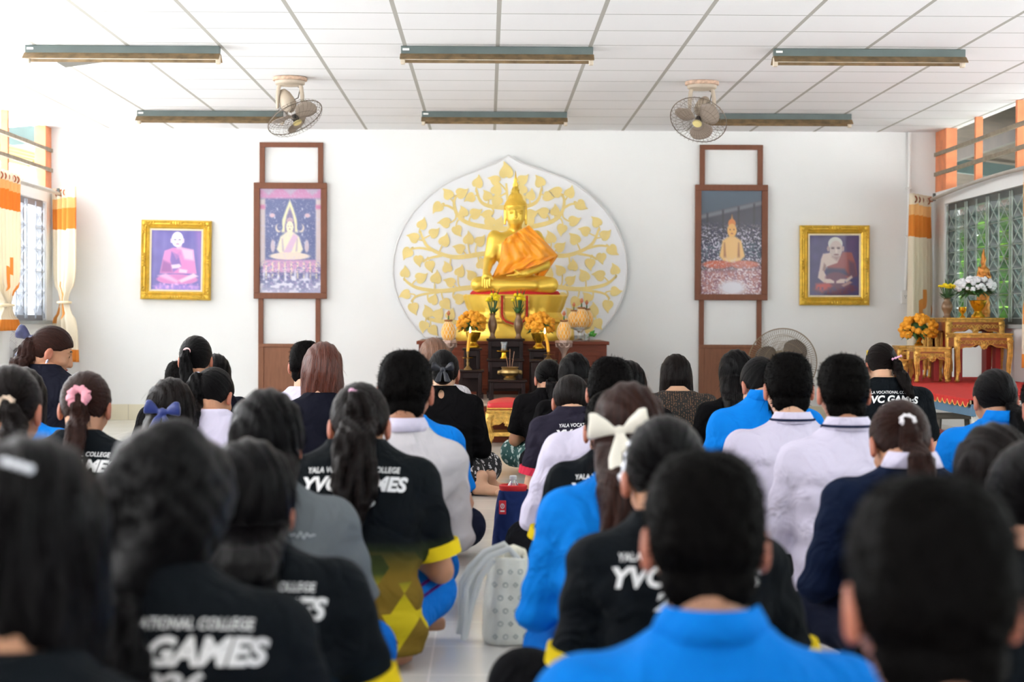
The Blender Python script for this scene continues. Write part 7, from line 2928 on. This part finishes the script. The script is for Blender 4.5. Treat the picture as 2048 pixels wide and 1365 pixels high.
person('person in azure blue shirt cut off by the right edge of the picture', 2092, 746, 6.3, ('short', 'short'), 'blue', pitch=14, seed=20)
person('person with black hair cut off by the right edge, nearer', 2066, 880, 3.3, ('pony', 'black'), 'yvc', pitch=18, skin='tan', seed=21, tail=dict(tie=(0, -0.1, -0.04), len=0.2))

# --- left of the aisle, near
person('person with heavy black bob hair, nearest on the left', 62, 874, 2.05, ('bob', 'black'), 'yvc', pitch=14, skin='mid', hs=0.98, tail=dict(len=0.235, w=0.95), clip=[((0.01, -0.12, 0.075), (1, 0, -0.3), 0.035, M_clipw, 0.005)], seed=22, w=1.1)
person('girl with thick wavy black hair in a low ponytail, black sports shirt', 338, 842, 2.75, ('wavy', 'black'), 'yvc', pitch=14, skin='tan', text='yvc', hs=1.0, tail=dict(tie=(-0.02, -0.105, -0.135), len=0.17, r=0.036, dx=-0.01), curl=0.006, tie=(M_clips, 0.018, 0.5), hyaw=6, seed=23, w=1.06, xo=0.03, nz=0.1)
person('girl with black hair and a small red clip, black sports shirt with yellow cuffs', 497, 880, 3.4, ('long', 'black'), 'yvc', legs='pants_blue', pitch=12, skin='tan', text='yvc', cuff='cuff_yellow', tail=dict(len=0.25, w=0.92), clip=[((-0.062, -0.07, 0.062), (1, 0, 0.4), 0.022, M_redt, 0.009)], seed=24, w=1.06, lean=0.06, xo=0.02, nz=0.12)
person('girl with straight black hair in grey shirt', 535, 780, 4.35, ('long', 'black'), 'grey', legs='pants_blue', pitch=14, nz=0.085, skin='mid', text='script', tail=dict(len=0.22, w=0.92), stripes='purple', seed=25, w=1.02, sleeve='short', collar='polo', hyaw=6)
person('girl with long wavy ponytail in yellow and black sports shirt beside the aisle', 720, 765, 5.1, ('pony', 'dark'), 'jersey', legs='pants_blue', pitch=24, skin='mid', text='yvc', cuff='cuff_yellow', tail=dict(tie=(0.0, -0.098, 0.045), len=0.36, r=0.048), curl=0.006, clip=[((0.0, -0.115, 0.05), (1, 0, -0.5), 0.05, M_clipp, 0.008)], stripes='purple', seed=26, w=1.04, lean=0.1, hem=0.04, nz=0.115, knees=0.68, knz=(0.13, 0.17))
person('man with short black hair in off-white shirt beside the aisle', 812, 703, 5.85, ('short', 'short'), 'offwhite', legs='pants_blue', pitch=16, skin='tan', collar='shirt', sleeve='long', hs=1.06, w=1.02, seed=27, hyaw=5, build=1.12, side=0.11, knees=0.7)
person('person in azure blue shirt mostly hidden by the off-white shirted man', 812, 735, 7.0, ('short', 'short'), 'blue', legs='pants_navy', pitch=24, seed=28, skin='mid', w=1.02)
person('barefoot woman in black keyhole-back top with black bow over her bun', 887, 700, 9.7, ('bun', 'black'), 'black', legs='skirt_bw', pitch=18, skin='fair', sleeve='long', tail=dict(bun=(0, -0.1, -0.045), tie=(0, -0.1, -0.04)), bow=('small', M_kbow, (0, -0.155, -0.03), 0.72, (0, 0)), feet=True, keyhole=True, seed=29, w=0.96, arms='lap')
person('person with light brown hair just left of the altar', 868, 676, 10.8, ('bob', 'light'), 'offwhite', pitch=10, skin='fair', tail=dict(len=0.13), seed=30)
person('woman with sleek auburn bob in black blazer', 645, 684, 8.5, ('bob', 'auburn'), 'blazer', pitch=10, skin='fair', tail=dict(len=0.2, w=1.02), sleeve='long', seed=31, w=1.12, hyaw=-4, hroll=4)
person('person with black hair and white shirt behind the auburn-haired woman', 612, 683, 9.2, ('short', 'short'), 'white', pitch=12, skin='fair', seed=32, w=1.0)
person('girl with sleek high ponytail in a pale pink tie', 392, 671, 9.3, ('pony', 'black'), 'blazer', pitch=4, skin='mid', tail=dict(tie=(-0.03, -0.1, 0.03), len=0.36, r=0.03), tie=(M_lpink, 0.02, 0.2), sleeve='long', seed=33)
person('person whose face edge shows just left of the pale pink hair tie', 360, 722, 10.4, ('short', 'short'), 'black', pitch=10, skin='mid', seed=34)
person('person with black hair and black jacket right of the pale pink hair tie', 432, 708, 11.4, ('bob', 'black'), 'blazer', pitch=10, skin='mid', tail=dict(len=0.12), seed=35, sleeve='long')
person('girl with long black ponytail in white shirt', 428, 735, 7.7, ('pony', 'black'), 'white', pitch=26, skin='mid', tail=dict(tie=(-0.05, -0.085, 0.05), len=0.36, r=0.04, dx=-0.03), tie=(M_clips, 0.017, 0.1), seed=36, hyaw=14)
person('girl with long hair and a royal blue ribbon', 342, 757, 6.9, ('long', 'dark'), 'black', pitch=14, skin='mid', tail=dict(len=0.32), bow=('small', M_bbow, (-0.01, -0.13, -0.035), 0.8, (4, 0)), seed=37)
person('girl with pink scrunchie and reddish ponytail in dark sports shirt', 172, 742, 6.2, ('pony', 'brown'), 'yvc', legs='pants_blue', pitch=18, skin='mid', text='yvc', tail=dict(tie=(0.0, -0.102, 0.0), len=0.34, r=0.03, dx=0.0), tie=(M_pink, 0.042, 1.0), seed=38, w=1.1, hs=1.02)
person('girl with beige scrunchie at the left edge', 20, 730, 5.2, ('pony', 'dark'), 'yvc', pitch=20, skin='tan', tail=dict(tie=(0.02, -0.1, -0.02), len=0.2, r=0.032, dx=0.08), tie=(M_beige, 0.026, 1.0), seed=39, hs=1.08, w=1.05)
person('person with blue shirt sleeve showing behind the beige scrunchie', 45, 735, 7.1, ('bob', 'dark'), 'blue', pitch=18, tail=dict(len=0.12), seed=40, w=1.05)
person('woman with navy satin bow and earring in black jacket, face turned right', 104, 652, 8.6, ('pony', 'brown'), 'blazer', yaw=20, hyaw=52, pitch=22, skin='mid', tail=dict(tie=(0.0, -0.1, 0.01), len=0.2, r=0.04, dx=-0.02), bow=('small', M_nbow, (-0.005, -0.104, 0.02), 1.05, (12, 10)), seed=41, w=1.12, sleeve='long', clip=[((0.085, -0.008, -0.06), (0, 0, 1), 0.02, M_clips, 0.006)])

# ================================================================== BAGS IN THE AISLE
Y = 5.2
px = F / Y
t = thing('tote_bag', 'white patterned tote bag with loose straps standing in the aisle', 'bag', (P(1012, 1290, Y).x, Y, 0), R(8))
h_ = 0.005
lo, hi = (-0.1, -0.12, -0.005), (0.1, 0.12, 0.3)
x, y, z = grid(lo, hi, h_)
rg = np.random.default_rng(4)
rows = [(0.002, 0, 0, 0.066, 0.085), (0.02, 0, 0, 0.07, 0.09), (0.12, 0, 0, 0.066, 0.09), (0.2, 0.004, 0, 0.056, 0.085), (0.262, 0.006, 0, 0.05, 0.075)]
f = s_loft(x, y, z, rows, 3.2) + 0.0025 * wob(x, y, z, rg, 50, 5)
f = np.maximum(f, -s_loft(x, y, z - 0.02, [(a, b_, c_, d_ - 0.011, e_ - 0.011) for a, b_, c_, d_, e_ in rows], 3.2))
f = np.maximum(f, z - 0.262 + 0.1 * x)
V, Q = surface(f.astype(np.float32), lo, h_)
M_tote = mat('tote_silver_white', rgb(206, 208, 200), 0.35, var=0.08, vs=14, bump=0.2, bs=60)
mesh_np('bag_body', V, Q, M_tote, t)
bv = BVHTree.FromPolygons([Vector(v) for v in V.tolist()], [tuple(q) for q in Q.tolist()])
b = MB()
rr = random.Random(8)
for i in range(4):
    for j in range(6):
        cx, cz_ = -0.045 + 0.03 * i + (0.015 if j % 2 else 0), 0.03 + 0.038 * j
        pts = []
        for k in range(9):
            a = 2 * PI * k / 8
            r_ = 0.007 * (1 if (i + j) % 2 else (0.6 + 0.4 * math.cos(2 * a) ** 2))
            hit = bv.ray_cast(Vector((cx + r_ * math.cos(a), -0.4, cz_ + r_ * math.sin(a))), Vector((0, 1, 0)))
            if hit[0] is not None and hit[0].y < 0:
                pts.append(hit[0] + Vector((0, -0.001, 0)))
        if len(pts) > 5:
            b.tube(pts, 0.0013, 4)
b.build('printed_motifs', mat('tote_motif', rgb(120, 136, 136), 0.5), t, smooth=0)
b = MB()
for yy, k in ((-0.05, 1.0), (0.05, 0.85)):
    b.tube([(0.03, yy, 0.25), (0.0, yy, 0.285), (-0.06, yy, 0.262), (-0.105, yy, 0.215), (-0.13, yy, 0.17), (-0.128, yy, 0.08 * k), (-0.135, yy, 0.015)], [0.01] * 7, 8, flat=0.3, up=(0, 1, 0))
    b.tube([(-0.045, yy, 0.255), (-0.085, yy, 0.2), (-0.11, yy, 0.12), (-0.132, yy, 0.02)], [0.009] * 4, 8, flat=0.3, up=(0, 1, 0))
b.build('strap', mat('tote_strap', rgb(196, 200, 200), 0.3), t)
b = MB().tube([(-0.02, -0.03, 0.262), (0.02, -0.02, 0.27), (0.045, 0.02, 0.262), (0.066, 0.02, 0.2), (0.072, 0.02, 0.13)], [0.018, 0.024, 0.02, 0.014, 0.026], 12)
b.build('crumpled_scarf', mat('cream_cloth', rgb(222, 218, 200), 0.8, var=0.1, vs=30), t)

Y = 7.15
t = thing('shoulder_bag', 'navy blue fabric bag with red tag standing right of the aisle', 'bag', (P(1026, 1080, Y).x, Y, 0), R(-6))
lo, hi = (-0.12, -0.12, -0.005), (0.12, 0.12, 0.32)
x, y, z = grid(lo, hi, 0.006)
rows = [(0.002, 0, 0, 0.078, 0.07), (0.03, 0, 0, 0.086, 0.08), (0.15, 0, 0, 0.078, 0.075), (0.27, 0.006, 0, 0.062, 0.06)]
f = s_loft(x, y, z, rows, 3.0) + 0.003 * wob(x, y, z, rg, 45, 5)
f = np.maximum(f, -s_loft(x, y, z - 0.03, [(a, b_, c_, d_ - 0.015, e_ - 0.015) for a, b_, c_, d_, e_ in rows], 3.0))
f = np.maximum(f, z - 0.262)
V, Q = surface(f.astype(np.float32), lo, 0.006)
mesh_np('bag_body', V, Q, cloth('navy_canvas', rgb(34, 48, 96)), t)
b = MB().lathe([(0.047, 0.2), (0.049, 0.25), (0.057, 0.268), (0.059, 0.28), (0.051, 0.284), (0.044, 0.26), (0.042, 0.201)], n=28, sy=0.95)
b.build('red_lining', mat('red_lining', rgb(206, 36, 40), 0.7), t)
b = MB().bx(-0.05, -0.022, -0.083, -0.076, 0.17, 0.225)
b.build('red_tag', mat('red_tag', rgb(208, 36, 50), 0.6), t, smooth=0)
b = MB().tube([(-0.036 + 0.007 * math.cos(a), -0.0845, 0.203 + 0.009 * math.sin(a)) for a in np.linspace(0, 2 * PI, 17)[:-1]], 0.0016, 5, closed=True)
b.bx(-0.045, -0.027, -0.0855, -0.083, 0.18, 0.185).bx(-0.0375, -0.0345, -0.0855, -0.083, 0.199, 0.21)
b.build('tag_emblem', CL['print'], t, smooth=0)
t = thing('water_bottle', 'clear plastic bottle standing in the navy blue bag', 'bottle', (P(1026, 1080, Y).x, Y, 0.036))
MB().lathe([(0.028, 0), (0.031, 0.006), (0.031, 0.12), (0.029, 0.125), (0.031, 0.13), (0.031, 0.215), (0.026, 0.24), (0.013, 0.262), (0.013, 0.27)], n=28).build('bottle', glass_mat('clear_plastic', (0.88, 0.9, 0.9), 0.2), t)
MB().lathe([(0.0145, 0.268), (0.015, 0.282), (0.012, 0.285)], n=20).build('cap', mat('grey_cap', rgb(190, 196, 200), 0.5), t)
